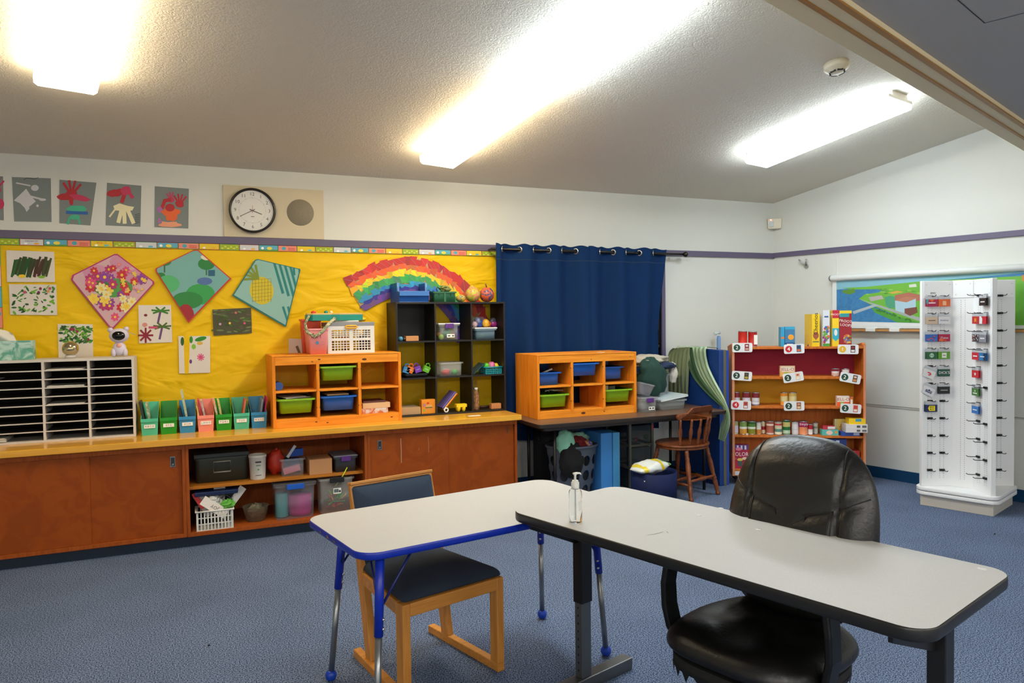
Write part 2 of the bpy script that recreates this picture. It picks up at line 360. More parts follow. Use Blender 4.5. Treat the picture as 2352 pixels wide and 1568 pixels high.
def g2_(mb):
    hand(mb, -12, 18, 28, RED_); mb.oval(-18, 14, 24, 9, RED_, .002, jit=.2); mb.oval(6, 12, 24, 7, PNK, .0021, rot=-10, jit=.2); mb.oval(-12, 4, 5, 10, RED_, .0022)
    mb.oval(0, -14, 26, 9, TEA, .0018, jit=.2); mb.stroke([(-22, -22), (24, -24)], 7, BLU, .0022); mb.oval(-4, -33, 12, 6, TEA, .0019); mb.stroke([(-16, -34), (-20, -48)], 5, TEA, .0018); mb.stroke([(4, -36), (8, -48)], 5, TEA, .0018)
gray([(137, 413), (222, 419), (208, 518), (137, 512)], 'grey painting with a red handprint over teal and a blue stroke', g2_)
def g3_(mb):
    mb.oval(-18, 28, 20, 9, RED_, .0018, rot=15, jit=.2); mb.oval(6, 32, 12, 10, PNK, .002, jit=.2); mb.stroke([(10, 32), (20, 18)], 8, PNK, .0021); mb.stroke([(2, 26), (-4, 8)], 9, RED_, .0019)
    mb.poly([(-24, -2), (-10, 4), (10, -2), (24, -4), (20, -12), (8, -14), (-20, -12)], CREAM, .0018)
    for a, b in ((-12, -38), (2, -40), (22, -40)): mb.stroke([(a*.4, -10), (a, b)], 9, CREAM, .0019)
    mb.stroke([(-20, -10), (-32, -26)], 4, CREAM, .0019)
    for i in range(6): mb.stroke([(26, -22-i*4), (37, -20-i*4)], 1.2, mt('3C4040', .8), .002)
gray([(246, 420), (325, 426), (323, 521), (243, 517)], 'grey painting with a red crest above a cream handprint', g3_)
def g4_(mb):
    hand(mb, 18, 8, 20, RED_, n=4); hand(mb, -2, 18, 15, PNK, n=3); mb.stroke([(-22, 0), (-16, 16), (-4, 18)], 8, RED_, .002); mb.oval(-4, 0, 11, 9, RED_, .0022)
    OR2 = mt('E0622A', .6); mb.oval(0, -10, 22, 10, OR2, .0019, jit=.2); mb.oval(0, -22, 14, 8, OR2, .0019, jit=.3); mb.oval(-4, -38, 26, 7, mt('E39A78', .6), .002, jit=.3); mb.oval(-28, -4, 6, 7, mt('A868A8', .6), .002); mb.oval(-28, -30, 4, 6, mt('A868A8', .6), .002)
gray([(356, 428), (434, 433), (433, 525), (355, 521)], 'grey painting with two red handprints over orange, nearest the clock', g4_)
# clock and speaker plate
BEI = mt('C8BDA2', .55); a = PY(512, 440, 0); b = PY(742, 440, 0)
sp = thing('speaker_panel', 'beige wall plate with round speaker grille beside the clock', 'wall speaker', (a.x, 0, 2.146))
MB().box(0, b.x-a.x, -.012, 0, .0, .385, BEI).build('plate', sp, .002)
c = PY(690, 488, -.012); MB().lathe([(.001, 0), (.1, 0), (.104, -.004)], mt('8F8672', .7, kind='speck', scale=900, h2='6F6858'), 40, (c.x-a.x, -.014, c.z-2.146), (0, -1, 0)).build('speaker_grille', sp)
c = PY(580, 483, -.04); ck = thing('wall_clock', 'round black-rimmed wall clock with white dial reading twenty to four', 'clock', (c.x, -.0125, c.z))
MB().lathe([(.001, 0), (.155, 0), (.166, .012), (.168, .03), (.160, .036), (.152, .034), (.15, .02), (.001, .02)], mt('1C1813', .25), 56, (0, 0, 0), (0, -1, 0)).build('rim', ck)
mb = MB(FRONT(0, -.0205, 0)); mb.oval(0, 0, .151, .151, mt('D9DAD6', .5), 0, 56); TX = mt('2B2B2B', .6)
for i in range(1, 13): a = rad(90-30*i); mb.text(str(i), .122*cos(a), .122*sin(a), .036, TX, .0008)
for i in range(60): a = rad(6*i); mb.stroke([(.092*cos(a), .092*sin(a)), (.097*cos(a), .097*sin(a))], .0012 if i % 5 else .0025, TX, .0008)
mb.rect(-.012, -.048, .012, -.044, TX, .0008)
mb.build('dial', ck)
def hnd(name, ang, l, w, m, z, back=.02):
    mb = MB(FRONT(0, -.022, 0)); a = rad(90-ang); mb.stroke([(-back*cos(a), -back*sin(a)), (l*cos(a), l*sin(a))], w, m, z); mb.build(name, ck)
hnd('hour_hand', 112, .07, .006, BLK, .001); hnd('minute_hand', 242, .1, .0045, BLK, .002); hnd('second_hand', 2, .04, .0025, mt('C02020', .5), .003)
mb = MB(FRONT(0, 0, 0)); mb.lathe([(.15, .033), (.11, .037), (.05, .04), (.001, .0405)], mt('FFFFFF', .03, alpha=.10), 40, cap=False); mb.build('glass', ck)
# bulletin board
bd = thing('bulletin_board', 'bulletin board covered in wrinkled yellow paper with picture border', 'bulletin board')
YP = mt('E6BC04', .5, kind='crumple', bump=3, scale=2.2, spec=.25)
mb = MB(); x0, x1 = -6.80, -3.12
def yw(u, v):
    x = x0+(x1-x0)*u; z = .745+(2.048-.745)*v
    return (x, -.005-.006*abs(noise.noise(Vector((x*1.2, z*4, 0)))+.5*noise.noise(Vector((x*5, z*7, 3)))), z)
mb.grid(yw, 160, 60, YP); mb.box(x0, x1, -.004, -.001, .745, 2.048, YP); mb.build('yellow_paper', bd)
tiles = [('E2C21E', 'READ IT!', 'C8342A'), ('9CB022', '', ''), ('C9CDD2', 'DREAM IT!', '4A4A66'), ('58A8C4', '', ''), ('E08A78', '', '')]
def border(name, n, mk):
    mb = MB(); t = .138
    for i in range(n):
        h, s, c2 = tiles[(i+1) % 5]; mk(mb, i); mb.box(0, t, -.002, 0, 0, .044, mt('C4503A' if i % 2 else '4C9A5A', .6)); mb.M = mb.M @ FRONT(0, -.0021, 0)
        mb.rect(.003, .003, t-.003, .041, mt(h, .6), .0002)
        if s: mb.text(s, t/2, .028, .016, mt(c2, .6), .0006); mb.oval(t*.25, .012, .01, .007, mt('F0F0F0', .6), .0005); mb.oval(t*.7, .012, .016, .006, mt('E8A83A' if i % 2 else '49B4C8', .6), .0005)
        elif h == '9CB022':
            for q in range(6): mb.oval(.02+q*.02, .012+.012*(q % 2), .009, .006, mt('C9D65A', .6), .0005, 8, jit=.2)
        elif h == 'E08A78': mb.oval(t*.3, .022, .016, .014, mt('49A4B8', .6), .0005, 10); [mb.rect(t*.52, .008+q*.012, t*.9, .015+q*.012, mt('D05A48', .6), .0005) for q in (0, 1)]
        else: mb.oval(t*.55, .02, .02, .012, mt('E8D44A', .6), .0005, 10); mb.rect(.003, .003, t-.003, .01, mt('5A9A3A', .6), .0004); mb.oval(.025, .02, .01, .01, mt('F2F2F2', .6), .0005)
        mb.M = Matrix()
    mb.build(name, bd)
border('border_strip', 26, lambda mb, i: setattr(mb, 'M', TR(-6.74+i*.1395, -.012, 2.046)))
border('border_strip', 9, lambda mb, i: setattr(mb, 'M', FR((-3.122, -.012, 2.044-i*.1395), (0, 0, -1), (0, 1, 0))))
border('border_strip', 9, lambda mb, i: setattr(mb, 'M', FR((-6.755, -.012, 2.044-i*.1395), (0, 0, -1), (0, 1, 0))))
# rainbow of torn paper
OUT = [(797, 643), (822, 628), (848, 614), (874, 605), (900, 597), (928, 592), (955, 593), (980, 597), (1005, 605), (1030, 618), (1055, 634), (1078, 655), (1098, 680), (1115, 708), (1130, 740)]
INN = [(838, 713), (855, 703), (872, 694), (888, 686), (905, 681), (928, 678), (950, 677), (970, 681), (990, 689), (1004, 700), (1018, 714), (1030, 728), (1040, 745), (1047, 765), (1052, 790)]
RB = [('C23030', 0, .2), ('E8622A', .2, .36), ('EBCB20', .36, .5), ('3AA05A', .5, .68), ('2F92C4', .68, .8), ('34389E', .8, .9), ('6C4C96', .9, 1.02)]
mb = art(960, 680, -.013); random.seed(3)
for bi, (h, t0, t1) in enumerate(RB):
    for i in range(len(OUT)-1):
        for j in range(2):
            s0, s1 = i+j/2, i+(j+1)/2+.15
            def P(s, t):
                k = min(int(s), len(OUT)-2); q = s-k; o = [OUT[k][d]*(1-q)+OUT[k+1][d]*q for d in (0, 1)]; n_ = [INN[k][d]*(1-q)+INN[k+1][d]*q for d in (0, 1)]
                return (o[0]*(1-t)+n_[0]*t-960, 680-(o[1]*(1-t)+n_[1]*t))
            ja, jb = random.uniform(-.08, .04), random.uniform(-.08, .04); js = random.uniform(-.3, .3)
            m = mt(h, .6, h2=None) if random.random() < .6 else mt('%02X%02X%02X' % tuple(max(0, min(255, int(int(h[k:k+2], 16)*random.choice((.86, 1.1))))) for k in (0, 2, 4)), .6)
            mb.poly([P(s0, t0+ja), P(s0+js, t1), P(s1+js, t1), P(s1, t0+jb)], m, .0008+bi*.0006+random.random()*.0005)
            if bi < 4 and random.random() < .75: mb.stroke([P(s0, t0), P(s1, t1)], .45, mt('9A8CA0', .7), .0062)
slab_(mb, [(x, y) for x, y in OUT]+[(x, y) for x, y in INN[::-1]], 960, 680, mt('B8A070', .8), .0005)
solo(mb, 'paper_rainbow', 'large rainbow of torn coloured paper glued on the yellow board', 'rainbow')
# kites
def kite(pts, rim, bg, label, fn):
    cx = sum(p[0] for p in pts)/len(pts); cy = sum(p[1] for p in pts)/len(pts); o = thing('kite', label, 'kite', PY(cx, cy, -.02), group='diamond kites on the yellow board')
    inv = Matrix.Translation(-o.location); A = AFF(cx, cy, -.02)
    mb = MB(inv @ A); slab_(mb, pts, cx, cy, mt(rim, .5), .003); mb.build('rim', o)
    mb = MB(inv @ A); q = [((x-cx)*.955+cx, (y-cy)*.955+cy) for x, y in pts]; slab_(mb, q, cx, cy, mt(bg, .35), .0045)
    P = [(x-cx, cy-y) for x, y in q]
    def ins(x, y):
        c = False
        for (ax, ay), (bx, by) in zip(P, P[1:]+P[:1]):
            if (ay > y) != (by > y) and x < (bx-ax)*(y-ay)/(by-ay)+ax: c = not c
        return c
    A_ = sum(a[0]*b[1]-b[0]*a[1] for a, b in zip(P, P[1:]+P[:1])); mb.clip = P; mb.csign = 1 if A_ > 0 else -1
    fn(mb, ins); mb.build('sail', o); return o
def flowers(mb, ins, n, cols, rr, zone=None, petals=7):
    k = 0
    while k < n:
        x, y = random.uniform(-95, 95), random.uniform(-90, 90)
        if ins(x*1.12, y*1.12) and (not zone or zone(x, y)):
            c = random.choice(cols); r = random.uniform(*rr); z = .005+k*.00004
            for i in range(petals): a = 2*pi*i/petals; mb.oval(x+cos(a)*r*.6, y+sin(a)*r*.6, r*.5, r*.32, mt(c, .5), z, 8, rot=360*i/petals)
            mb.oval(x, y, r*.3, r*.3, mt('E8C030', .5), z+.0003, 8); k += 1
def k1(mb, ins):
    for x, y in ((-40, 30), (20, 55), (50, 20), (-10, 20)): mb.oval(x, y, 30, 18, mt('C98CA8', .5), .0047, 12)
    mb.oval(0, -5, 45, 22, mt('4F9A48', .5), .0048, 16); mb.oval(-30, -2, 22, 14, mt('2E7A3A', .5), .0049, 12)
    flowers(mb, ins, 26, ['8A3A96', 'B02A6A', 'D84A78', 'C02038'], (7, 13)); flowers(mb, ins, 9, ['E2D9A0', 'E8C84A'], (8, 13), lambda x, y: y < -5); flowers(mb, ins, 16, ['E8C84A', 'E07898'], (3, 6), lambda x, y: y > -20 and x > 10, 5)
kite([(263, 583), (270, 583), (356, 646), (356, 652), (259, 756), (253, 754), (165, 642), (168, 632)], 'B02A6A', 'CDA6AE', 'pink-rimmed kite printed with garden flowers, leftmost on the yellow board', k1)
def k2(mb, ins):
    for x, y, r in ((-52, 28, 16), (44, 22, 20), (-60, -5, 10)): mb.oval(x, y, r, r*.7, mt('1F7A38', .5), .005, 14); mb.rect(x-1.5, y-26, x+1.5, y-4, mt('2C5A2C', .5), .0049)
    mb.oval(30, -48, 34, 24, mt('2E9A4C', .5), .005, 18); mb.oval(-44, -24, 26, 20, mt('4CB070', .5), .0051, 18); mb.oval(0, -62, 36, 20, mt('23803C', .5), .0052, 18); mb.oval(-4, -100, 20, 30, mt('9A1C28', .5), .0053, 14)
    for x, y in ((14, 60), (-20, 48), (40, 36)): mb.oval(x, y, 10, 5, mt('D8D4BC', .5), .0051, 10, rot=-20)
    mb.rect(48, -6, 64, 8, mt('1C5A78', .5), .0052); mb.oval(40, -18, 18, 9, mt('4A6AA0', .5), .0051, 12)
kite([(444, 574), (455, 573), (534, 640), (433, 742), (358, 622), (359, 616)], 'C03020', '6FA8A4', 'red-rimmed kite printed with trees and sky, middle of the three kites', k2)
def k3(mb, ins):
    G_ = mt('1A7A78', .5)
    for i in range(7): x = -6+i*13; mb.poly([p for p in ((x, 66-i*4), (x+6, 64-i*4), (x+34, -30-i*6), (x+28, -32-i*6)) if 1], G_, .005) if i < 4 else mb.poly([(x, 50-i*2), (x+5, 49-i*2), (x+8, 12), (x+3, 10)], G_, .005)
    for i in range(2): mb.poly([(22+i*12, -62), (27+i*12, -60), (40+i*8, -100), (36+i*8, -104)], G_, .005)
    Y_ = mt('C9B81E', .5); mb.oval(-24, -24, 27, 32, Y_, .0054, 22, rot=12)
    for i in range(-3, 4): mb.stroke([(-46, -24+i*8), (-2, -20+i*8)], .8, mt('8A7A14', .5), .0058); mb.stroke([(-24+i*7, -50), (-24+i*7, 2)], .8, mt('8A7A14', .5), .0058)
    for a in (100, 120, 142, 162, 185): mb.stroke([(-32, 4), (-32+34*cos(rad(a)), 4+30*sin(rad(a)))], 5, mt('7A8A1E', .5), .0056)
kite([(586, 597), (592, 595), (690, 617), (691, 620), (657, 752), (535, 678)], '12706E', '86B4AC', 'teal striped kite printed with a yellow pineapple, nearest the rainbow', k3)
# children's drawings on white
def white(pts, label, fn, h='DAD3CC', name='drawing'):
    cx = sum(p[0] for p in pts)/4; cy = sum(p[1] for p in pts)/4; mb = art(cx, cy, -.014); slab_(mb, pts, cx, cy, mt(h, .75), .001); fn(mb); solo(mb, name, label, 'drawing', group="children's drawings on the yellow board")
def d1(mb):
    for i in range(34):
        x = -42+i*2.5; c = random.choice(['1B4D20', '23602A', '2E3F1C', '3E3A22'] if x < 5 else ['4A2C4C', '3A3020', '5A2024', '3E4A24']); mb.stroke([(x-4+random.uniform(-3, 3), -18+random.uniform(-6, 4)), (x+6, 14+random.uniform(-4, 8))], 5, mt(c, .7), .0014+i*.00002)
    mb.oval(-20, -22, 8, 4, YEL, .003); mb.oval(25, -24, 8, 3, LGR, .003)
white([(15, 575), (125, 578), (127, 648), (17, 647)], 'drawing of dense dark green and purple strokes, upper left', d1)
def leafy(n, w, h, top=False):
    def f(mb):
        for i in range(n):
            x, y = random.uniform(-w, w), random.uniform(-h*.1 if top else -h, h); mb.oval(x, y, random.uniform(3, 7), random.uniform(1.2, 3), mt(random.choice(['3E8A24', '2C6A22', '6CA82C', '1E4A20']), .7), .0014+i*.00002, 7, rot=random.uniform(-60, 60))
        for i in range(5): mb.oval(random.uniform(-w, w), random.uniform(0, h), 3.5, 3.5, mt(random.choice(['8A2A4A', 'C04A70', 'D89050', '6A3050']), .7), .004, 8)
    return f
white([(21, 653), (130, 653), (132, 724), (24, 722)], 'drawing scattered with green leaves and pink flowers, lower left', leafy(60, 48, 30))
white([(133, 744), (213, 744), (215, 822), (135, 822)], 'drawing of bunched green leaves behind the mirrored ball', leafy(110, 36, 34, True))
def d4(mb):
    for x, y, g in ((12, 30, '3C7A28'), (16, -6, '4C6A2C')):
        for a in (10, 60, 120, 170, 215, -35): mb.stroke([(x, y), (x+20*cos(rad(a)), y+9*sin(rad(a)))], 4, mt(g, .7), .0016)
        mb.stroke([(x, y), (x-6, y-28)], 5, mt('6A4A7A', .7), .0014)
    for i in range(8): a = rad(45*i); mb.stroke([(-22, -26), (-22+16*cos(a), -26+16*sin(a))], 4.5, mt('8A1E34', .7), .0018)
    mb.oval(-22, 20, 4, 3, DKR, .0016); mb.oval(-24, -2, 6, 5, mt('D08A80', .7), .0016); mb.stroke([(-14, -8), (4, -8)], 5, mt('C04A70', .7), .0016)
white([(318, 701), (393, 700), (396, 786), (320, 788)], 'drawing of two green palm trees and a dark red flower', d4)
def d5(mb):
    pg(mb, [(421, 768), (436, 768), (433, 858), (424, 858)], 446.5, 814, YP, .0013)
    mb.oval(-28, 30, 4, 10, DGR, .0016); mb.oval(-8, 34, 4, 8, GRN, .0018); mb.oval(14, 36, 14, 5, GRN, .0016, rot=15); mb.oval(12, 26, 7, 4, mt('D8B04A', .7), .0016); mb.oval(-2, 18, 5, 6, LGR, .0016)
    for i in range(9): a = rad(40*i); mb.stroke([(14, -6), (14+8*cos(a), -6+8*sin(a))], 2.4, mt('D84A80', .7), .0018)
    mb.oval(-9, -16, 3, 5, PUR, .0016)
white([(410, 772), (483, 771), (483, 856), (412, 857)], 'torn white drawing with a pink splash and green leaves', d5)
def d6(mb):
    for i in range(60): mb.oval(random.uniform(-40, 40), random.uniform(-28, 26), random.uniform(4, 10), 2, mt(random.choice(['44502C', '3C4C28', '5A5440', '3F6A24', '6A7A4A']), .7), .0014+i*.00002, 8, rot=random.uniform(-15, 15))
    for c, x, y in (('E0C84A', -6, -4), ('D04A80', 28, -4), ('C06A70', 8, 20), ('C8A0C0', -28, -6)): mb.oval(x, y, 3, 3, mt(c, .7), .004, 6)
white([(488, 711), (577, 706), (579, 765), (491, 770)], 'dark green finger painting below the striped kite', d6, '4C4C38')
white([(663, 777), (705, 779), (705, 818), (663, 818)], 'small white page with a brown smudge behind the pink bin', lambda mb: (mb.stroke([(-2, 2), (6, -18)], 6, mt('6A5A4A', .7), .0014)), 'CFC6C0')
# ------------------------------------------------------------------ base cabinets and counter
CABW = mt('A2501A', .5, kind='woodv', scale=60, h2='8E4212', spec=.2); CABD = mt('96460E', .5, kind='blotch', scale=6, h2='8A3E0C', spec=.2); TOPW = mt('E6AA38', .2, kind='wood', scale=50, h2='DA9C2C', spec=.6); CHR = mt('9A9A98', .25, .9)
mb = MB(); mb.box(-8.2, -3.165, -.61, -.002, .7, .742, TOPW); solo(mb, 'countertop', 'long glossy yellow-tan laminate countertop along the yellow wall', 'countertop', bevel=.004)
def handle(o, x, z):
    mb = MB(); F_ = FRONT(x, -.5665, z)
    mb.M = F_; mb.box(-.016, .016, -.034, .034, 0, .003, CHR); mb.build('recessed_handle', o, .001)
    mb = MB(F_); mb.box(-.011, .011, -.028, .026, .0025, .0034, mt('3A3A38', .3)); mb.lathe([(.011, 0), (.008, .004)], CHR, 12, (0, -.018, .003)); mb.build('finger_cup', o)
def cab(x0, x1, label, doors=(), mid=None, shelf=False):
    o = thing('base_cabinet', label, 'cabinet', group='low wooden cabinets under the counter')
    mb = MB(); t = .02
    mb.box(x0, x0+t, -.57, -.005, .075, .6985, CABW); mb.box(x1-t, x1, -.57, -.005, .075, .6985, CABW); mb.box(x0+t, x1-t, -.57, -.005, .075, .1, CABW); mb.box(x0+t, x1-t, -.02, -.005, .1, .6985, CABW); mb.box(x0+t, x1-t, -.57, -.54, .665, .6985, CABW)
    mb.build('carcass', o, .001)
    mb = MB(); mb.box(x0, x1, -.53, -.4, 0, .075, mt('0E2338', .6)); mb.build('toe_kick', o)
    for (a, b, y, hx) in doors:
        d = MB().box(a, b, y, y+.012, .101, .664, CABD).build('sliding_door', o, .001)
        if hx is not None and hx > -90:
            mb = MB(FRONT(hx, y-.0005, .585)); mb.box(-.016, .016, -.036, .036, 0, .003, CHR); mb.build('recessed_handle', d, .001)
            mb = MB(FRONT(hx, y-.0035, .585)); mb.box(-.011, .011, -.028, .028, 0, .0006, mt('2C2C2A', .3)); mb.lathe([(.009, 0), (.006, .004)], CHR, 12, (0, -.018, 0)); mb.build('finger_cup', d)
    if shelf: MB().box(x0+t, x1-t, -.5, -.02, .375, .395, mt('C07A28', .45, kind='wood', scale=60, h2='AC661C', spec=.2)).build('shelf', o, .001)
    return o
cab(-8.2, -6.73, 'low wooden cabinet cut by the left edge of the picture', [(-8.17, -7.4, -.555, None), (-7.42, -6.752, -.54, None)])
xa = PY(428, 1150, -.57).x; xb = PY(845, 1100, -.57).x
cab(-6.728, xa, 'low wooden cabinet with two sliding doors, under the white sorter', [(-6.706, PY(208, 1150, -.56).x, -.562, None), (PY(205, 1150, -.55).x, xa-.021, -.548, PY(397, 1068, -.55).x)])
cb = cab(xa+.001, xb, 'open low wooden cabinet with one shelf full of bins', shelf=True)
xm = PY(1030, 1050, -.56).x
o = cab(xb+.001, -3.19, 'low wooden cabinet with sliding doors at the right end of counter', [(xb+.022, xm, -.562, PY(872, 1029, -.56).x), (xm-.02, -3.212, -.548, None)])
mb = MB(FRONT(0, -.5625, 0)); SCR = mt('B88A68', .7)
for x, z0, z1, w_ in ((PY(921, 1050, -.56).x, .62, .44, .006), (PY(984, 1050, -.56).x, .62, .50, .0025), (PY(962, 1060, -.56).x, .54, .52, .002)): mb.stroke([(x, z0), (x+.002, (z0+z1)/2), (x+.001, z1)], w_, SCR)
mb.build('scratch_mark', o)
mb = MB(FRONT(PY(1166, 1005, -.55).x, -.549, .62)); mb.oval(0, 0, .006, .03, mt('5E3212', .5), .0006, 16); mb.build('finger_slot', o)
solo(MB().box(-3.57, -3.47, -.50, -.46, .7421, .7435, WPAP), 'paper_scrap', 'small scrap of white paper on the right end of the counter', 'paper')
# ------------------------------------------------------------------ white literature sorter and what it holds
SX0, SX1, SY, SZ0, SZ1 = -6.96, -5.915, -.33, .742, 1.28
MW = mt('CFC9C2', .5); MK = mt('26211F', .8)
o = thing('paper_sorter', 'white paper sorter with nine rows of dark slots', 'paper sorter', (SX0, SY, SZ0)); W_ = SX1-SX0; H_ = SZ1-SZ0; D_ = .3
mb = MB(); mb.box(0, W_, 0, D_, 0, .014, MW); mb.box(0, W_, 0, D_, H_-.016, H_, MW); mb.box(0, .016, 0, D_, .014, H_-.016, MW); mb.box(W_-.016, W_, 0, D_, .014, H_-.016, MW); mb.build('case', o, .001)
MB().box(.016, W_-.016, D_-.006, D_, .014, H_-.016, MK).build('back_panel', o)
cx_ = [.016, PY(100, 920, SY).x-SX0, PY(205, 915, SY).x-SX0, W_-.016]
for i in (1, 2): MB().box(cx_[i]-.007, cx_[i]+.007, .0, D_-.006, .014, H_-.016, MW).build('divider', o, .0005)
ph = (H_-.03)/9
for c in range(3):
    for r in range(1, 9): a_, b_ = cx_[c]+.007 if c else .016, cx_[c+1]-.007 if c < 2 else W_-.016; q_ = .014+ph*r; MB().box(a_, b_, .006, D_-.006, q_-.003, q_+.003, MK).box(a_, b_, .003, .006, q_-.0035, q_+.0035, MW).build('shelf', o)  # boards coloured dark for the shade inside the slots, front edges white
def slotp(c, row): return SX0+cx_[c]+.01, SY, SZ0+.014+ph*(9-row)+.0032
for c, r, n, w_, lab in ((1, 1, 3, .21, 'thin stack of white paper in the top middle slot'), (0, 2, 4, .22, 'thin stack of white paper in the left column, second slot down'), (1, 3, 5, .21, 'stack of white paper filling the third middle slot'), (1, 5, 2, .21, 'few sheets of white paper in the fifth middle slot'), (0, 9, 14, .21, 'loose stack of white paper in the bottom left slot')):
    x, y, z = slotp(c, r); mb = MB(); x += .01 if n != 14 else .06
    for i in range(n): q = random.uniform(-.006, .006); mb.box(x+q, x+w_+q, y+.012+q, y+.25+q, z+i*.0018, z+i*.0018+.0015, WPAP)
    solo(mb, 'paper_stack', lab, 'paper', group='white papers in the sorter')
x, y, z = slotp(0, 6); mb = MB()
for i in range(3): mb.ball((x+.05+i*.045, y+.06, z+.022), (.03, .03, .021), mt('B4AFA8', .5), 12, 8, .5, 4, i*3., True)
solo(mb, 'crumpled_bag', 'crumpled white plastic bag in the left column of the sorter', 'bag')
a = PY(0, 820, -.25); tb = thing('tissue_box', 'pale teal tissue box with a tissue pulled out on the sorter', 'tissue box', (a.x-.045, -.2, SZ1))
mb = MB(); TB = mt('5CA08E', .5, kind='blotch', scale=14, h2='B4D4CA'); mb.box(-.115, .225, -.055, .06, 0, .125, TB); mb.build('box', tb, .002)
mb = MB(); mb.grid(lambda u, v: (-.03+.16*u-.03*v, .03*sin(6*u+v*3)*(.4+v), .12+v*(.05+.03*sin(u*3))), 14, 6, mt('D8D4CC', .8)); mb.build('tissue', tb)
c = PY(162, 806, -.2); o = thing('mirror_ball', 'small mirrored ball lamp on a clear base on the sorter', 'mirror ball', (c.x, -.2, SZ1))
MB().lathe([(.03, 0), (.034, .01), (.028, .022)], clear('E8E8E8', .5), 20).build('base', o)
MB().ball((0, 0, .064), .05, mt('C8B890', .06, .95), 28, 20).build('ball', o)
c = PY(274, 790, -.2); o = thing('toy_astronaut', 'white bear astronaut night light with black visor on the sorter', 'toy', (c.x, -.2, SZ1)); LV = mt('CFC8DC', .35)
mb = MB(); mb.ball((0, 0, .055), (.042, .036, .05), LV, 18, 12); mb.ball((-.035, -.01, .03), (.017, .025, .03), LV, 12, 8); mb.ball((.035, -.01, .03), (.017, .025, .03), LV, 12, 8); mb.ball((0, -.02, .075), (.02, .02, .02), mt('E0A898', .4), 12, 8); mb.build('body', o)
mb = MB(); mb.ball((0, 0, .145), (.062, .052, .05), LV, 22, 14); mb.ball((-.052, 0, .185), .018, LV, 10, 8); mb.ball((.045, 0, .19), .018, LV, 10, 8); mb.build('head', o)
MB().ball((0, -.022, .145), (.046, .036, .036), mt('0A0806', .05), 22, 14).build('visor', o)
MB().tube([(.055, 0, .17), (.085, 0, .155), (.1, .01, .15)], .003, mt('B0A890', .4), 6).build('antenna', o)
# ------------------------------------------------------------------ seven book bins and their books
BC = {'mint': '4CBE9A', 'green': '15961E', 'blue': '2E8CC0', 'salmon pink': 'F09080'}
def bookbin(i, col, txt, order):
    x0 = -5.885+i*.1182; o = thing('book_bin', '%s plastic book bin lettered %s, %s' % (col, txt.replace(' ', ''), order), 'book bin', (x0+.054, -.33, .742), group='plastic book bins in a row on the counter')
    m = mt(BC[col], .35); w_, D, hf, hb, t = .108, .27, .115, .205, .003; mb = MB(); b_ = .006
    f = [(-w_/2+b_, 0, 0), (w_/2-b_, 0, 0), (w_/2, -.012, hf), (-w_/2, -.012, hf)]; k = [(-w_/2+b_, D-.02, 0), (w_/2-b_, D-.02, 0), (w_/2, D, hb), (-w_/2, D, hb)]
    sc = lambda P, dy: [(p[0]*(1-2*t/w_), p[1]+dy, p[2]+(t if p[2] == 0 else 0)) for p in P]
    fi, ki = sc(f, t), sc(k, -t)
    mb.add(f+k, [(0, 1, 2, 3), (5, 4, 7, 6), (4, 0, 3, 7), (1, 5, 6, 2), (4, 5, 1, 0)], m); mb.add(fi+ki, [(3, 2, 1, 0), (6, 7, 4, 5), (7, 3, 0, 4), (2, 6, 5, 1), (0, 1, 5, 4)], m)
    mb.add([f[2], f[3], fi[3], fi[2], k[2], k[3], ki[3], ki[2]], [(0, 3, 2, 1), (4, 5, 6, 7), (1, 2, 6, 5), (0, 4, 7, 3)], m); mb.box(-w_/2, w_/2, -.0165, -.011, hf-.022, hf, m); mb.build('bin', o)
    F_ = FRONT(0, -.0035-.0065, .062); mb = MB(F_ @ RX(-0)); mb.box(-.034, .034, -.012, .012, -.004, .0012, WHT); mb.text(txt, 0, 0, .016, TX, .0018); mb.build('label', o)
rowo = ['leftmost bin, next to the sorter', 'second from the sorter', 'third from the sorter', 'the only pink one', 'just right of the pink one', 'second from the pine unit', 'rightmost, beside the pine unit']
for i, (c_, t_) in enumerate(zip(['mint', 'green', 'blue', 'salmon pink', 'green', 'mint', 'blue'], ['A B C D', 'E F G', 'H I J K', 'L M N O', 'P Q R S', 'T U V', 'W X Y Z'])): bookbin(i, c_, t_, rowo[i])
def thin(i, dx, y, h, lean, m, lab, w_=.009, d=.16, name='book'):
    mb = MB(TR(-5.885+i*.1182+.054+dx, -.33+y, .7455) @ RY(lean)); mb.box(-w_/2, w_/2, 0, d, 0, h, m); solo(mb, name, lab, 'book', group='thin books standing in the bins')
PG = mt('B8B49A', .6); CL = mt('C4CAB8', .4, kind='blotch', scale=30, h2='8A9A70')
thin(0, -.024, .05, .225, -9, mt('2A3430', .5), 'dark-covered book leaning in the mint bin beside the sorter', .016)
thin(0, .012, .05, .21, -9, CL, 'pale green book leaning in the mint bin beside the sorter', .014)
thin(2, -.022, .03, .17, -9, mt('1E1A18', .5), 'short black book leaning in the blue bin lettered HIJK', .012)
thin(2, .012, .04, .29, -9, mt('BFC4B0', .4, kind='blotch', scale=25, h2='A8B450'), 'tall pale book sticking far out of the blue HIJK bin', .014)
thin(3, -.025, .03, .18, -10, mt('D8C070', .5), 'short yellow book in the pink bin', .008)
thin(3, -.008, .04, .22, -10, mt('B01E48', .5), 'crimson book in the pink bin', .008)
thin(3, .012, .06, .21, -10, mt('A8A090', .5, kind='blotch', scale=25, h2='D8C8D0'), 'pale patterned book in the pink bin', .012)
thin(4, -.028, .03, .215, -9, mt('E09050', .5, kind='blotch', scale=20, h2='C8C0B8'), 'orange and white book in the green PQRS bin', .014)
thin(4, .0, .03, .21, -9, mt('B8A83A', .5, kind='blotch', scale=30, h2='D8D0A0'), 'yellow-green book in the green PQRS bin', .014)
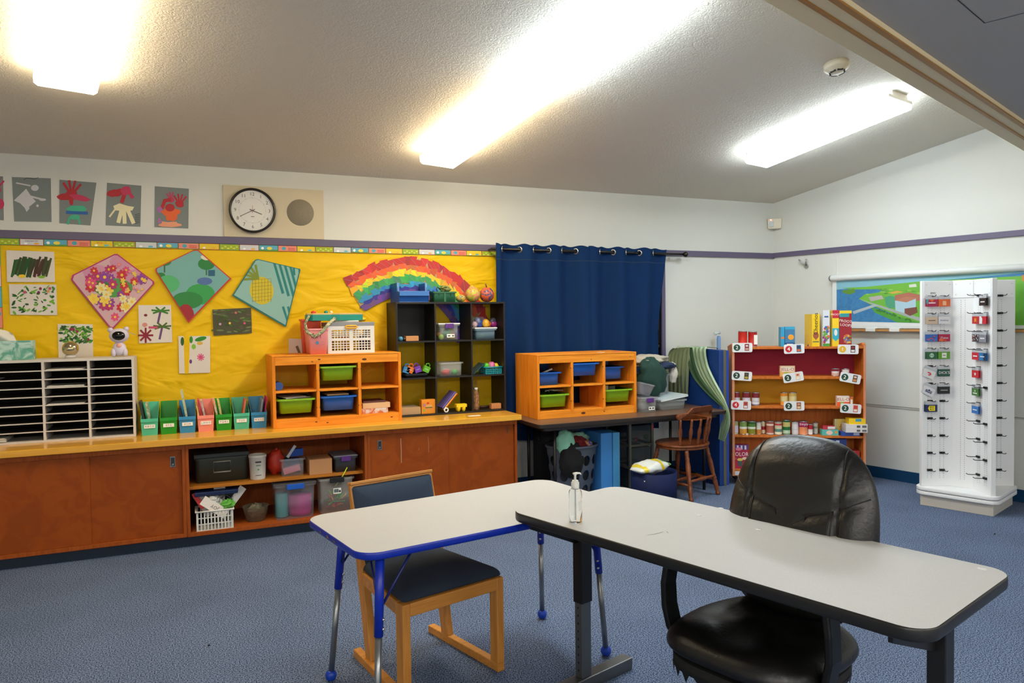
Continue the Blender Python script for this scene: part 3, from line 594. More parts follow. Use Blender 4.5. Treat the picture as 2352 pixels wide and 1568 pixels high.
thin(5, .0, .03, .205, 9, mt('D86A4A', .5), 'coral book leaning right in the mint TUV bin', .012)
thin(6, .0, .03, .2, 9, mt('8A98A8', .4), 'grey-blue book leaning right in the rightmost blue bin', .012)
thin(6, .028, .03, .215, 9, mt('C01868', .5), 'magenta book leaning right in the rightmost blue bin', .007)
# ------------------------------------------------------------------ pine storage frames and their trays
PINE = mt('F29A30', .5, kind='wood', scale=46, h2='E08420', spec=.2); PINV = mt('EE9228', .5, kind='woodv', scale=46, h2='D87A18', spec=.2); KNOT = mt('5A2A10', .6)
TGR = mt('86B81A', .35); TBL = mt('1560C0', .35)
def trofast(name_lab, x, y, z, knots):
    o = thing('storage_unit', name_lab, 'storage unit', (x, y, z), 0, 'pine storage frames with plastic trays'); W, H, D = .94, .52, .43; t = .022
    for a in (0, W-t): MB().box(a, a+t, 0, D, 0, H-.008, PINV).build('side_panel', o, .002)
    ds = [.318, .622]
    for a in ds:
        mb = MB(); mb.box(a-t/2, a+t/2, .0, D-.02, .05, H-.055, PINV)
        for k in (.13, .25, .40): mb.box(a-t/2-.001, a-t/2+.004, -.0006, .01, k, k+.008, KNOT); mb.box(a+t/2-.004, a+t/2+.001, -.0006, .01, k, k+.008, KNOT)
        mb.build('divider', o, .001)
    MB().box(t, W-t, .003, .02, H-.07, H-.008, PINE).build('top_rail', o, .002); MB().box(t, W-t, .003, .02, 0, .062, PINE).build('bottom_rail', o, .002)
    MB().box(t, W-t, .02, D, .05, .062, PINE).build('bottom_board', o); MB().box(0, W, 0, D, H-.008, H, PINE).build('top_board', o, .002)
    for a, b in ((t, ds[0]-t/2), (ds[0]+t/2, ds[1]-t/2), (ds[1]+t/2, W-t)): MB().box(a, b, .004, D-.02, .252, .266, PINE).build('shelf', o, .001)
    for kx, kz, r in knots: mb = MB(FRONT(kx, .0025, kz)); mb.oval(0, 0, r*1.5, r*.7, KNOT, .0004, 12); mb.build('knot', o)
    return o
COLS = [(.022, .307), (.329, .611), (.633, .918)]
def tray(uo, ux, uy, uz, c, z, m, lab, push=0., h=.105, sc=1.):
    a, b = COLS[c]; w = (b-a)*sc; mb = MB(); mb.tub(w-.004, .40*sc, h, .003, m, .78, .85, 0, .022)
    return solo(mb, 'storage_tray', lab, 'storage tray', (ux+(a+b)/2+(0 if sc == 1 else -.02), uy+.006+push+.2*sc, uz+z), group='coloured plastic trays in the pine frames')
T1 = (-5.035, -.445, .742); trofast('pine storage frame on the yellow counter with three trays', *T1, [(.33, .485, .007), (.66, .475, .012), (.28, .47, .005), (.30, .03, .006), (.38, .02, .006), (.86, .03, .006)])
za = lambda px, py, u: PY(px, py, u[1]).z-u[2]
tray(None, *T1, 1, .325, TGR, 'lime green tray at the top middle of the left pine frame')
tray(None, *T1, 0, .10, TGR, 'lime green tray at the bottom left of the left pine frame, papers on it')
tray(None, *T1, 1, .105, TBL, 'blue tray with two white dots in the left pine frame')
mb = MB(FRONT(0, 0, 0)); mb.oval(-.02, 0, .005, .005, WHT); mb.oval(.02, 0, .005, .005, WHT)
T2 = (-3.02, -.60, .69); trofast('pine storage frame on the dark brown table with five trays', *T2, [(.42, .028, .014), (.62, .03, .005), (.50, .47, .004), (.88, .48, .004)])
tray(None, *T2, 0, .268, TBL, 'blue tray pushed back at the top left of the right pine frame', .05, sc=.8)
tray(None, *T2, 1, .335, TBL, 'blue tray at the top middle of the right pine frame', sc=.999)
tray(None, *T2, 2, .29, TBL, 'blue tray pushed back at the top right of the right pine frame', .06, sc=.8)
tray(None, *T2, 0, .09, TGR, 'lime green tray with wires on it in the right pine frame, bottom left')
tray(None, *T2, 2, .10, TGR, 'lime green tray in the right pine frame, bottom right, card box in it')
def bx(name, lab, cat, x0, x1, y0, y1, z0, z1, m, grp=None, bev=.002, rz=0.):
    cx, cy = (x0+x1)/2, (y0+y1)/2; return solo(MB().box(x0-cx, x1-cx, y0-cy, y1-cy, 0, z1-z0, m), name, lab, cat, (cx, cy, z0), rz, grp, bev)
SHT = mt('D8D4CC', .6); CDB = mt('C08A5A', .8); CDL = mt('B89A72', .8)
a, b, c_ = T1
mb = MB(); mb.box(-.09, .09, -.12, .1, 0, .004, SHT); mb.box(-.1, .06, -.1, .12, .004, .009, SHT); solo(mb, 'paper_stack', 'white folders lying across the bottom left lime tray', 'paper', (a+.16, b+.17, c_+.207), rad(12))
bx('wooden_board', 'pale wooden board lying on the blue tray of the left frame', 'board', a+.385, a+.545, b+.05, b+.25, c_+.212, c_+.222, mt('D8B888', .6), rz=.05)
bx('wooden_box', 'flat pale wooden game box in the left pine frame, bottom right', 'box', a+.65, a+.86, b+.04, b+.24, c_+.1, c_+.14, mt('E0B888', .6))
bx('book', 'dark-covered book on the flat wooden game box', 'book', a+.66, a+.83, b+.06, b+.24, c_+.141, c_+.153, mt('6A3A34', .5))
bx('game_box', 'flat white and orange box under the wooden game box', 'box', a+.64, a+.84, b+.03, b+.24, c_+.0625, c_+.099, mt('D8D0C8', .5, kind='blotch', scale=20, h2='D07040'))
o = MB(); o.lathe([(.03, 0), (.03, .1)], mt('2A5AA8', .4), 20, (0, 0, 0), (0, 1, 0)); solo(o, 'blue_disc', 'round blue object at the left of the pine frame', 'toy', (a+.052, b+.08, c_+.2965))
bx('clear_jar', 'clear plastic box standing behind the lime tray papers', 'box', a+.03, a+.08, b+.3, b+.38, c_+.0625, c_+.11, clear())
a, b, c_ = T2
bx('card_box', 'small cream card box in the bottom right lime tray', 'box', a+.64, a+.72, b+.1, b+.2, c_+.115, c_+.235, mt('C8BC98', .7)); bx('card_box', 'small grey card box beside the cream one in the tray', 'box', a+.74, a+.80, b+.12, b+.2, c_+.115, c_+.225, mt('6A6A5E', .7))
mb = MB(); mb.box(-.08, .08, -.005, .005, 0, .012, SHT); mb.M = Matrix(); solo(mb, 'white_strip', 'white plastic strip poking up from the top left blue tray', 'strip', (a+.12, b+.12, c_+.365), bevel=.001).rotation_euler = (0, rad(-18), 0)
mb = MB(); mb.tube([(.04*cos(t*.9)+.01*t, .03*sin(t*1.3), .01+.012*abs(sin(t))) for t in range(14)], .0025, WHT, 6); solo(mb, 'wire', 'tangle of white wire lying on the lime tray', 'wire', (a+.14, b+.15, c_+.197))
bx('paper_label', 'small white paper label lying on the right pine frame', 'paper', a+.6, a+.66, b+.05, b+.09, c_+.5202, c_+.522, SHT); bx('paper_label', 'small pink paper label lying on the right pine frame', 'paper', a+.76, a+.82, b+.07, b+.11, c_+.5202, c_+.522, mt('C8507A', .6))
# things on the left pine frame
zt = T1[2]+.5205
def tubbin(name, lab, w, d, h, m, loc, rim=.006, tx=.85, rz=0, grp=None, t=.0025, rm=None): return solo(MB().tub(w, d, h, t, m, tx, tx, 0, rim, rm), name, lab, 'bin', loc, rz, grp)
SAL = mt('F29A98', .4)
x = PY(727, 790, -.3).x; o = thing('pink_bin', 'pale pink plastic bin with black handwriting on the pine frame', 'bin', (x, -.29, zt))
MB().tub(.155, .24, .19, .003, SAL, .78, .85, 0, .006).build('bin', o)
mb = MB(FR((0, -.114, .12), (1, 0, 0), (0, -.09, 1))); K = mt('1A1414', .6)
for pts in ([(-.05, .0), (-.05, .035), (-.035, .035), (-.04, .02), (-.025, .012), (-.04, 0)], [(-.01, 0), (-.008, .03), (.008, .034), (.014, 0)], [(-.02, -.0), (-.02, .01)]): mb.stroke(pts, .003, K, .002)
mb.oval(-.01, -.035, .012, .012, mt('4A8AB0', .5), .002)
for i in range(3): mb.rect(.008, -.028-i*.012, .04, -.026-i*.012, mt('B88890', .6), .002)
mb.build('handwriting', o)
tubbin('coral_bin', 'coral plastic bin behind the pink bin, under the toy guitar', .16, .12, .26, mt('E05A48', .4), (x-.012, -.105, zt), tx=.75)
xc = (PY(750, 790, -.3).x+PY(855, 790, -.3).x)/2; o = thing('folding_crate', 'white folding crate with grey rim and yellow handle', 'crate', (xc, -.24, zt)); CW, CD, CH = .345, .24, .205; CR = mt('DDDCD8', .4)
def lattice(mb, w, h, M):
    mb.M = M
    for x0, x1 in ((-w/2, -w/2+.028), (w/2-.028, w/2), (-.014, .014)): mb.box(x0, x1, -.004, .004, 0, h, CR)
    for z0, z1 in ((0, .022), (h*.46, h*.46+.02), (h-.03, h)): mb.box(-w/2+.028, -.014, -.004, .004, z0, z1, CR); mb.box(.014, w/2-.028, -.004, .004, z0, z1, CR)
    for s_, e in ((-w/2+.028, -.014), (.014, w/2-.028)):
        n = 6; st = (e-s_)/n
        for i in range(1, n): mb.box(s_+i*st-.0028, s_+i*st+.0028, -.0024, .0026, .022, h-.03, CR)
        for z0, z1 in ((.022, h*.46), (h*.46+.02, h-.03)):
            for i in range(1, 4): zz = z0+(z1-z0)*i/4; mb.box(s_, e, -.0025, .0025, zz-.0028, zz+.0028, CR)
    mb.M = Matrix()
for M, n in ((TR(0, -CD/2, 0), CW), (TR(0, CD/2, 0), CW), (TR(-CW/2, 0, 0) @ RZ(90), CD), (TR(CW/2, 0, 0) @ RZ(90), CD)): mb = MB(); lattice(mb, n, CH, M); mb.build('lattice_side', o)
MB().box(-CW/2, CW/2, -CD/2, CD/2, 0, .004, CR).build('base', o)
mb = MB(); GYR = mt('8A8C90', .4)
for x0, x1, y0, y1 in ((-CW/2-.006, CW/2+.006, -CD/2-.006, -CD/2+.006), (-CW/2-.006, CW/2+.006, CD/2-.006, CD/2+.006), (-CW/2-.006, -CW/2+.006, -CD/2, CD/2), (CW/2-.006, CW/2+.006, -CD/2, CD/2)): mb.box(x0, x1, y0, y1, CH, CH+.028, GYR)
mb.build('rim', o, .003)
mb = MB(); mb.tube([(-.035, 0, -.009), (.035, 0, -.009), (.045, 0, 0), (.035, 0, .009), (-.035, 0, .009), (-.045, 0, 0)], .006, mt('F2B01A', .3), 8, True); mb.M = Matrix(); hh = mb.build('handle', o); hh.location = (0, -CD/2-.012, CH-.008)
zc0 = zt+.0045
for i, (dx, dy, r, h) in enumerate(((-.09, -.05, .05, 'D8A81E'), (.02, -.06, .05, 'E8C02A'), (-.13, .04, .035, '3A9AC8'), (.1, -.03, .055, '2A2A34'), (.08, .06, .045, 'EDC22A'), (-.03, .05, .055, 'B86A3A'))):
    solo(MB().ball((0, 0, r*1.15), (r, r*.8, r*1.15), mt(h, .5), 14, 9, .25, 3, i*2.2), 'soft_toy', ['mustard soft toy at the front left of the crate', 'yellow soft toy in the middle of the crate', 'light blue soft toy at the crate corner', 'dark soft toy at the right of the crate', 'bright yellow soft toy at the crate back right', 'brown soft toy at the back of the crate'][i], 'toy', (xc+dx, -.24+dy, zc0), group='toys in the folding crate')
solo(MB().box(-.09, .09, -.07, .07, 0, .012, mt('E0E0DC', .4)), 'plastic_tray', 'white plastic tray upside down on the crate under the toy guitar', 'tray', (xc-.02, -.25, zt+.2335), rad(0), bevel=.004)
solo(MB().ball((0, 0, .02), (.05, .04, .02), mt('F0C420', .5), 12, 8, .3), 'soft_toy', 'flat yellow toy lying over the right rim of the crate', 'toy', (xc+.1, -.2, zt+.2335))
gx0, gx1 = PY(702, 725, -.28).x, PY(833, 728, -.28).x; o = thing('toy_guitar', 'teal toy guitar with red nose and cream front lying on the crate', 'toy', (gx0, -.28, zt+.246)); TL = mt('1E8C7C', .4)
L = gx1-gx0; prof = [(0, .045), (.04, .075), (.12, .07), (.18, .05), (.24, .06), (.30, .045), (.42, .02), (1*L-.04, .018), (L, .006)]
mb = MB(); out = [(x, y) for x, y in prof]+[(x, -y) for x, y in prof[::-1]]
mb.prism(out, .0, .045, TL); mb.build('body', o, .008)
MB().prism([(x*.98+.005, y*.8) for x, y in out], .045, .056, mt('D8B070', .5)).build('front', o, .003)
MB().ball((.055, -.02, .062), (.02, .02, .014), mt('D83A1E', .3), 12, 8).build('nose', o); MB().ball((.15, 0, .062), (.016, .02, .016), TL, 12, 8).build('eye', o); MB().ball((.185, -.01, .062), (.014, .02, .014), mt('E8D8A0', .4), 12, 8).build('eye', o)
mb = MB(); mb.tube([(.015, -.07, .04), (-.02, -.1, -.02), (-.01, -.12, -.08), (.04, -.135, -.115), (.09, -.14, -.085), (.14, -.13, -.03), (.2, -.1, .02)], .012, mt('5A6A48', .6, kind='blotch', scale=60, h2='C8C09A'), 8, False, .35); mb.build('strap', o)
# ------------------------------------------------------------------ black cube shelf
BX0, BX1, BY, BZ, BH = -4.09, -3.165, -.30, .742, .903
BK = mt('15120F', .5); ZR = [BZ+.014, 1.049, 1.339]
o = thing('cube_shelf', 'black shelf of nine open cubes standing on the counter', 'shelf', (BX0, BY, BZ)); W = BX1-BX0
mb = MB(); mb.box(0, .014, 0, .29, 0, BH, BK); mb.box(W-.014, W, 0, .29, 0, BH, BK); mb.box(.014, W-.014, 0, .29, 0, .013, BK); mb.box(.014, W-.014, 0, .29, BH-.014, BH, BK); mb.build('case', o, .001)
xd = [.32, .628]
for x in xd: MB().box(x-.006, x+.006, .002, .288, .013, BH-.014, BK).build('divider', o)
for z in ZR[1:]:
    for a, b in ((.014, xd[0]-.006), (xd[0]+.006, xd[1]-.006), (xd[1]+.006, W-.014)): MB().box(a, b, .002, .288, z-BZ-.0125, z-BZ-.0005, BK).build('shelf', o)
MB().box(.014, xd[0]-.006, .28, .287, ZR[2]-BZ, BH-.014, BK).build('back_panel', o)
def bxp(name, lab, cat, px0, px1, hpx, row, m, d=.1, y=-.27, **k): x0, x1 = PY(px0, 850, y).x, PY(px1, 850, y).x; return bx(name, lab, cat, x0, x1, y, y+d, ZR[row], ZR[row]+hpx/300, m, **k)
bxp('wooden_block', 'tan wooden block in the top left cube', 'block', 934, 963, 12, 2, mt('C88A54', .5), .06)
solo(MB().ball((0, 0, .02), .02, mt('4A8AB0', .2), 10, 7).ball((.035, .01, .016), .016, mt('3A2A1A', .2), 10, 7), 'glass_beads', 'two small round blue and brown beads in the top left cube', 'bead', (PY(921, 778, -.27).x, -.26, ZR[2]))
CLR = clear('DDE4E8', .17, .12); PL = mt('5A2A80', .4)
def clearbox(lab, x, y, z, w, d, h, latch=None, lid=None, fill=(), name='clear_bin', rz=0, grp=None, m=None, rimw=.012):
    o = thing(name, lab, 'storage bin', (x, y, z), rz, grp); m = m or CLR
    MB().tub(w, d, h, .002, m, .86, .86, 0, rimw).build('tub', o)
    if lid: MB().box(-w/2, w/2, -d/2, d/2, h+.0005, h+.012, lid).build('lid', o, .004)
    if latch: MB().box(-w*.2, w*.2, -d/2-.008, -d/2, h-.03, h+.008, latch).build('latch', o, .003)
    for i, (dx, dy, zz, r, hx) in enumerate(fill):
        pass
    return o
def fillers(base, x, y, z, items, grp):
    for i, (nm, lab, dx, dy, dz, r, hx) in enumerate(items):
        mb = MB(); r3 = r if isinstance(r, tuple) else (r, r, r); mb.ball((0, 0, r3[2]), r3, mt(hx, .45), 12, 8, .12, 3, i*1.7); solo(mb, nm, lab, 'toy', (x+dx, y+dy, z+dz+.0025), group=grp)
x = (PY(1003, 765, -.26).x+PY(1058, 765, -.26).x)/2; clearbox('clear bin with white rim and purple latch in the top middle cube', x, -.17, ZR[2], .185, .22, .125, PL, mt('E0E0E4', .4))
fillers(0, x, -.17, ZR[2], [('toy_ball', 'lime ball in the purple-latched bin', -.055, -.06, 0, .024, 'A8C830'), ('toy_ball', 'orange ball in the purple-latched bin', -.06, -.02, .02, .022, 'E09A3A'), ('toy_ball', 'big green ball in the purple-latched bin', 0, -.04, .02, .035, '3A9A40'), ('toy_ball', 'red ball in the purple-latched bin', .05, -.05, .02, .018, 'C83040')], 'balls in the purple-latched bin')
o = MB(FRONT(x+.01, -.2815, ZR[2]+.035)); o.rect(-.033, -.014, .033, .014, WHT, 0); o.rect(-.026, -.004, -.004, .004, TX, .0005); o.rect(.01, -.006, .028, .006, mt('666666', .5), .0004); solo(o, 'bin_label', 'white printed label on the purple-latched bin', 'label')
x = (PY(1084, 765, -.26).x+PY(1145, 765, -.26).x)/2; clearbox('blue-tinted bin with white rim in the top right cube', x, -.17, ZR[2], .2, .22, .085, None, mt('DDE0E4', .35), m=clear('8AA8B8', .5))
fillers(0, x, -.17, ZR[2], [('toy_ball', 'yellow ball low in the blue-tinted bin', -.03, -.06, 0, .026, 'C8C030'), ('toy_ball', 'green ball low in the blue-tinted bin', .03, -.05, 0, .022, '6A9A4A')], 'balls in the blue-tinted bin')
z2 = ZR[2]+.098
for i, (dx, dz, r, hx, lab) in enumerate(((-.07, 0, .026, 'B89AA0', 'pinkish'), (-.02, 0, .036, '2A4AA8', 'blue'), (.03, 0, .034, 'E0A82A', 'amber'), (.065, 0, .026, 'E0622A', 'orange'), (-.045, .03, .026, '7A80A0', 'grey-blue'))): solo(MB().ball((0, 0, r), r, mt(hx, .3), 12, 8, .3, 4, i), 'wrapped_toy', lab+' wrapped toy heaped on the top right bin', 'toy', (x+dx, -.2+.03*(i % 2), z2+dz), group='wrapped toys on the top right bin')
solo(MB().ball((0, 0, .045), (.1, .07, .045), mt('C8D0D8', .1, alpha=.16), 14, 9, .35, 3, 5, True), 'plastic_bag', 'clear plastic bag over the toys in the top right cube', 'bag', (x-.01, -.13, z2))
solo(MB().ball((0, 0, .04), (.035, .02, .045), mt('6A6470', .2, alpha=.6), 14, 9).ball((.01, -.004, .03), (.034, .021, .03), mt('A02A80', .3), 14, 9), 'toy_brush', 'smoky oval toy with magenta edge at the right of the top right cube', 'toy', (x+.105, -.13, z2)).rotation_euler = (0, rad(20), 0)
x = PY(957, 855, -.26).x; solo(MB().tub(.2, .17, .03, .003, mt('18181C', .4), .9, .9, 0, .004), 'black_tray', 'shallow black tray of plastic toys in the left cube', 'tray', (x, -.18, ZR[1]))
def lock(dx, hx, lab, rot):
    mb = MB(RY(rot)); mb.box(-.026, .026, -.02, .02, 0, .05, mt(hx, .35)); mb.tube([(-.016, 0, .05), (-.016, 0, .066), (0, 0, .076), (.016, 0, .066), (.016, 0, .05)], .005, mt(hx, .35), 8)
    mb.M = RY(rot) @ FRONT(0, -.0205, .025); [mb.oval(q*.01, 0, .003, .003, WHT) for q in (-1, 0, 1)]
    solo(mb, 'toy_padlock', lab, 'toy', (x+dx, -.2, ZR[1]+.036), group='toy padlocks in the black tray')
lock(-.08, '3A8AC8', 'blue toy padlock in the black tray', 20); lock(-.05, 'F07A1E', 'orange toy padlock in the black tray', 22); lock(.03, '7A3AB8', 'purple toy padlock in the black tray', -15); lock(.085, '6AC02A', 'green toy padlock in the black tray', 28)
x = (PY(1004, 850, -.26).x+PY(1068, 850, -.26).x)/2; clearbox('clear open bin of red and green toys in the middle cube', x, -.17, ZR[1], .21, .22, .11)
fillers(0, x, -.17, ZR[1], [('toy_block', 'red toy in the clear open bin', -.03, -.03, 0, (.035, .03, .022), 'E0402A'), ('toy_block', 'orange-red toy in the clear open bin', .0, .02, 0, (.03, .03, .026), 'E8603A'), ('toy_block', 'green toy in the clear open bin', .05, -.03, 0, (.03, .03, .024), '4AB03A')], 'toys in the clear open bin')
x = (PY(1113, 850, -.26).x+PY(1155, 850, -.26).x)/2
def basket(name, lab, x, y, z, w, d, h, m, cat='basket', rz=0, nx=8, nz=2):
    mb = MB(); 
    for s_ in (-1, 1):
        for i in range(nx+1): u = -w/2*.94+w*.94*i/nx; mb.box(u-.004, u+.004, s_*d/2-.002, s_*d/2+.002, 0, h, m)
        for i in range(5): u = -d/2+d*i/4; mb.box(s_*w/2-.002, s_*w/2+.002, u-.004, u+.004, 0, h, m)
    for k in range(nz+2):
        zz = (h-.006)*k/(nz+1); mb.box(-w/2, w/2, -d/2-.0022, -d/2+.0022, zz, zz+.006, m); mb.box(-w/2, w/2, d/2-.002, d/2+.002, zz, zz+.006, m); mb.box(-w/2-.002, -w/2+.002, -d/2, d/2, zz, zz+.006, m); mb.box(w/2-.002, w/2+.002, -d/2, d/2, zz, zz+.006, m)
    mb.box(-w/2, w/2, -d/2, d/2, 0, .004, m); r = .006; mb.tube([(-w/2-r, -d/2-r, h), (w/2+r, -d/2-r, h), (w/2+r, d/2+r, h), (-w/2-r, d/2+r, h)], .006, m, 8, True, 1)
    return solo(mb, name, lab, cat, (x, y, z), rz)
basket('teal_basket', 'small teal basket of toys in the right cube', x, -.18, ZR[1], .14, .15, .055, mt('1A8A94', .35))
for i, (dx, dy, r, hx, lab) in enumerate(((-.045, -.03, .028, '4AB82A', 'lime green toy'), (0, -.03, .032, 'D870A8', 'pink toy'), (.042, -.02, .026, 'E8D020', 'yellow toy'), (.015, .03, .026, 'D8A8B0', 'pale toy'))): solo(MB().ball((0, 0, r*1.1), (r, r, r*1.1), mt(hx, .4), 12, 8, .15, 3, i), 'soft_toy', lab+' in the small teal basket', 'toy', (x+dx, -.18+dy, ZR[1]+.03), group='toys in the teal basket')
mb = MB(RY(-40)); mb.box(-.065, .065, -.07, .07, -.003, .003, mt('2A5A68', .3, alpha=.8)); solo(mb, 'basket_lid', 'dark teal lid leaning in the right cube', 'lid', (PY(1098, 850, -.2).x, -.16, ZR[1]+.045))
bxp('cardboard_box', 'low open cardboard box in the bottom left cube', 'box', 921, 965, 17, 0, CDL, .2)
bxp('game_box', 'orange game box printed with a hamburger', 'game box', 967, 999, 34, 0, mt('E0901E', .4), .06, -.28)
mb = MB(FRONT(PY(983, 935, -.281).x, -.2815, ZR[0]+.05)); mb.oval(.008, .0, .03, .02, mt('C88A4A', .5), .0004); mb.oval(.008, .012, .028, .012, mt('D8A060', .5), .0006); mb.rect(-.02, -.004, .036, .0, mt('6A2A1A', .5), .0008); mb.rect(-.02, .0, .036, .004, mt('4A9A3A', .5), .0009); mb.oval(-.03, .02, .012, .012, mt('B07A9A', .5), .0005); mb.oval(-.032, -.02, .01, .01, mt('8AA83A', .5), .0005); mb.oval(.0, .035, .01, .008, mt('C83020', .5), .0005)
solo(mb, 'box_print', 'hamburger picture on the orange game box', 'print')
mb = MB(RY(-48))
for i, hx in enumerate(('D04A20', 'E8C020', '3A3A80', '7A68B8')): mb.box(-.09+i*.004, .09, -.075, .075, i*.007, i*.007+.0065, mt(hx, .45))
solo(mb, 'folder_stack', 'purple, yellow and red folders leaning in the bottom middle cube', 'folders', (PY(1031, 930, -.2).x-.005, -.19, ZR[0]+.078))
mb = MB(); YC = mt('F0CE14', .45); x = PY(1058, 940, -.25).x
mb.box(-.045, .045, -.03, .03, .035, .06, YC, 1, 1)
for i in (-1, 1):
    for j in (-1, 1): mb.lathe([(.008, 0), (.014, .01), (.018, .036)], YC, 10, (i*.022, j*.014, 0))
solo(mb, 'egg_carton', 'yellow egg carton in the bottom middle cube', 'egg carton', (x, -.25, ZR[0]), bevel=.002)
solo(MB().lathe([(.011, 0), (.02, 0), (.02, .014), (.011, .014), (.011, 0)], WHT, 20, (0, 0, .02), (0, 1, 0), cap=False), 'tape_roll', 'small white tape roll in the bottom middle cube', 'tape', (PY(1025, 945, -.28).x, -.285, ZR[0]))
x = PY(1094, 940, -.24).x; o = thing('bottle', 'clear bottle of glitter with white cap in the bottom right cube', 'bottle', (x, -.24, ZR[0]))
MB().lathe([(.001, .002), (.026, 0), (.028, .02), (.025, .07), (.028, .11), (.018, .145), (.012, .16), (.012, .165)], mt('8A5A3A', .15, alpha=.55, kind='blotch', scale=60, h2='C89A70'), 18).build('body', o); MB().lathe([(.014, .165), (.014, .183), (.001, .184)], WHT, 14).build('cap', o)
solo(MB().lathe([(.001, .002), (.032, 0), (.034, .1), (.03, .15), (.014, .19), (.012, .235), (.001, .236)], mt('B08A5A', .12, alpha=.3), 18), 'bottle', 'taller clear bottle behind the glitter bottle', 'bottle', (x+.03, -.15, ZR[0]))
mb = MB(); mb.cyl((-.05, 0, .012), (.04, 0, .012), .011, mt('4A2A20', .5), 10); solo(mb, 'tool_handle', 'dark brown tool lying in the bottom right cube', 'tool', (PY(1118, 930, -.2).x, -.16, ZR[0]))
bxp('wooden_block', 'orange-tan wooden block in the bottom right cube', 'block', 1128, 1150, 13, 0, mt('D08A54', .5), .05, -.25)
# on top of the cube shelf
zt2 = BZ+BH+.0005; x0, x1 = PY(917, 690, -.28).x, PY(985, 690, -.28).x; w = x1-x0; B1 = mt('1D56A4', .35)
mb = MB(); h, d, t = .155, .26, .004; pr_ = [(0, 0), (d, 0), (d, h), (.045, h), (.035, .09), (-.02, .075)]
for a in (0, w-t): mb.M = FR((a, 0, 0), (0, 1, 0), (0, 0, 1)); mb.prism([(y, z) for y, z in pr_], 0, t, B1)
mb.M = Matrix(); mb.box(t, w-t, d-t, d, 0, h, B1); mb.box(t, w-t, 0, d-t, 0, t, B1); mb.add([(t, -.02, .085), (w-t, -.02, .085), (w-t, .004, 0), (t, .004, 0), (t, -.014, .085), (w-t, -.014, .085), (w-t, .01, 0), (t, .01, 0)], [(0, 3, 2, 1), (4, 5, 6, 7), (0, 1, 5, 4)], B1)
mb.box(-.003, .014, .04, .05, .085, h, mt('6A9AD0', .3)); mb.box(w-.014, w+.003, .04, .05, .085, h, mt('6A9AD0', .3)); mb.box(0, w, -.024, -.012, .05, .088, mt('3A74BE', .35)); mb.box(0, w, .035, d, h-.006, h+.002, mt('1A4A90', .35)) if 0 else None
solo(mb, 'stacking_bin', 'blue open-fronted stacking bin on top of the black shelf', 'bin', (x0, -.27, zt2), bevel=.0015)
xg0, xg1 = PY(994, 690, -.26).x, PY(1049, 690, -.26).x; wg = xg1-xg0; GG = mt('2E6A4A', .4); o = thing('caddy', 'green plastic caddy on top of the black shelf', 'caddy', ((xg0+xg1)/2, -.2, zt2))
mb = MB(); mb.tub(wg, .14, .085, .003, GG, .9, .9, 0, .008); mb.box(-.008, .008, -.068, .06, .004, .08, GG); mb.build('tub', o)
mb = MB(); [mb.box(q-.0015, q+.0015, -.0705, -.062, .05, .07, mt('16402A', .5)) for q in (-.05, .05)]; mb.build('slot', o)
solo(MB().ball((0, 0, .03), (.05, .035, .025), mt('7A8048', .7), 14, 9, .5, 4, 2, True), 'dried_leaf', 'crumpled olive leaf lying on the green caddy', 'leaf', ((xg0+xg1)/2+.025, -.2, zt2+.08))
solo(MB().tube([(0, 0, 0), (-.012, 0, .02), (0, 0, .04), (.012, 0, .028), (.03, 0, .01)], .004, mt('1C3A24', .5), 6), 'dark_cord', 'loop of dark green cord at the left of the green caddy', 'cord', ((xg0+xg1)/2-.04, -.2, zt2+.086))
x = PY(1060, 685, -.22).x; solo(MB().ball((0, 0, .032), (.042, .035, .032), mt('D8B030', .4, kind='blotch', scale=50, h2='5A7A6A'), 16, 10), 'painted_gourd', 'small yellow and grey painted gourd beside the pumpkins', 'gourd', (x, -.2, zt2))
def pumpkin(px, m, lab, r=.063, st='6A4A20', sl=.02):
    c = PY(px, 672, -.2); o = thing('pumpkin', lab, 'pumpkin', (c.x, -.19, zt2), group='painted pumpkins on the black shelf'); P = []
    for i in range(1, 12):
        t = pi*i/12; P.append([(r*sin(t)*cos(a)*(1-.06*abs(cos(a*4))), r*sin(t)*sin(a)*(1-.06*abs(cos(a*4))), r*1.02-r*1.02*cos(t)) for a in [2*pi*k/32 for k in range(32)]])
    MB().ring(P, m).build('body', o); MB().tube([(0, 0, 2*r-.006), (-.004, 0, 2*r+sl*.5), (-.01, 0, 2*r+sl)], [.008, .006, .007], mt(st, .6), 8).build('stem', o)
pumpkin(1087, mt('E07A6A', .3, kind='blotch', scale=26, h2='B8C03A'), 'painted pumpkin in pink and lime, left of the two', st='C8C8B0', sl=.008); pumpkin(1119, mt('4A5078', .3, kind='blotch', scale=24, h2='E0602A'), 'painted pumpkin in dark blue and orange, right of the two', .062, sl=.03)
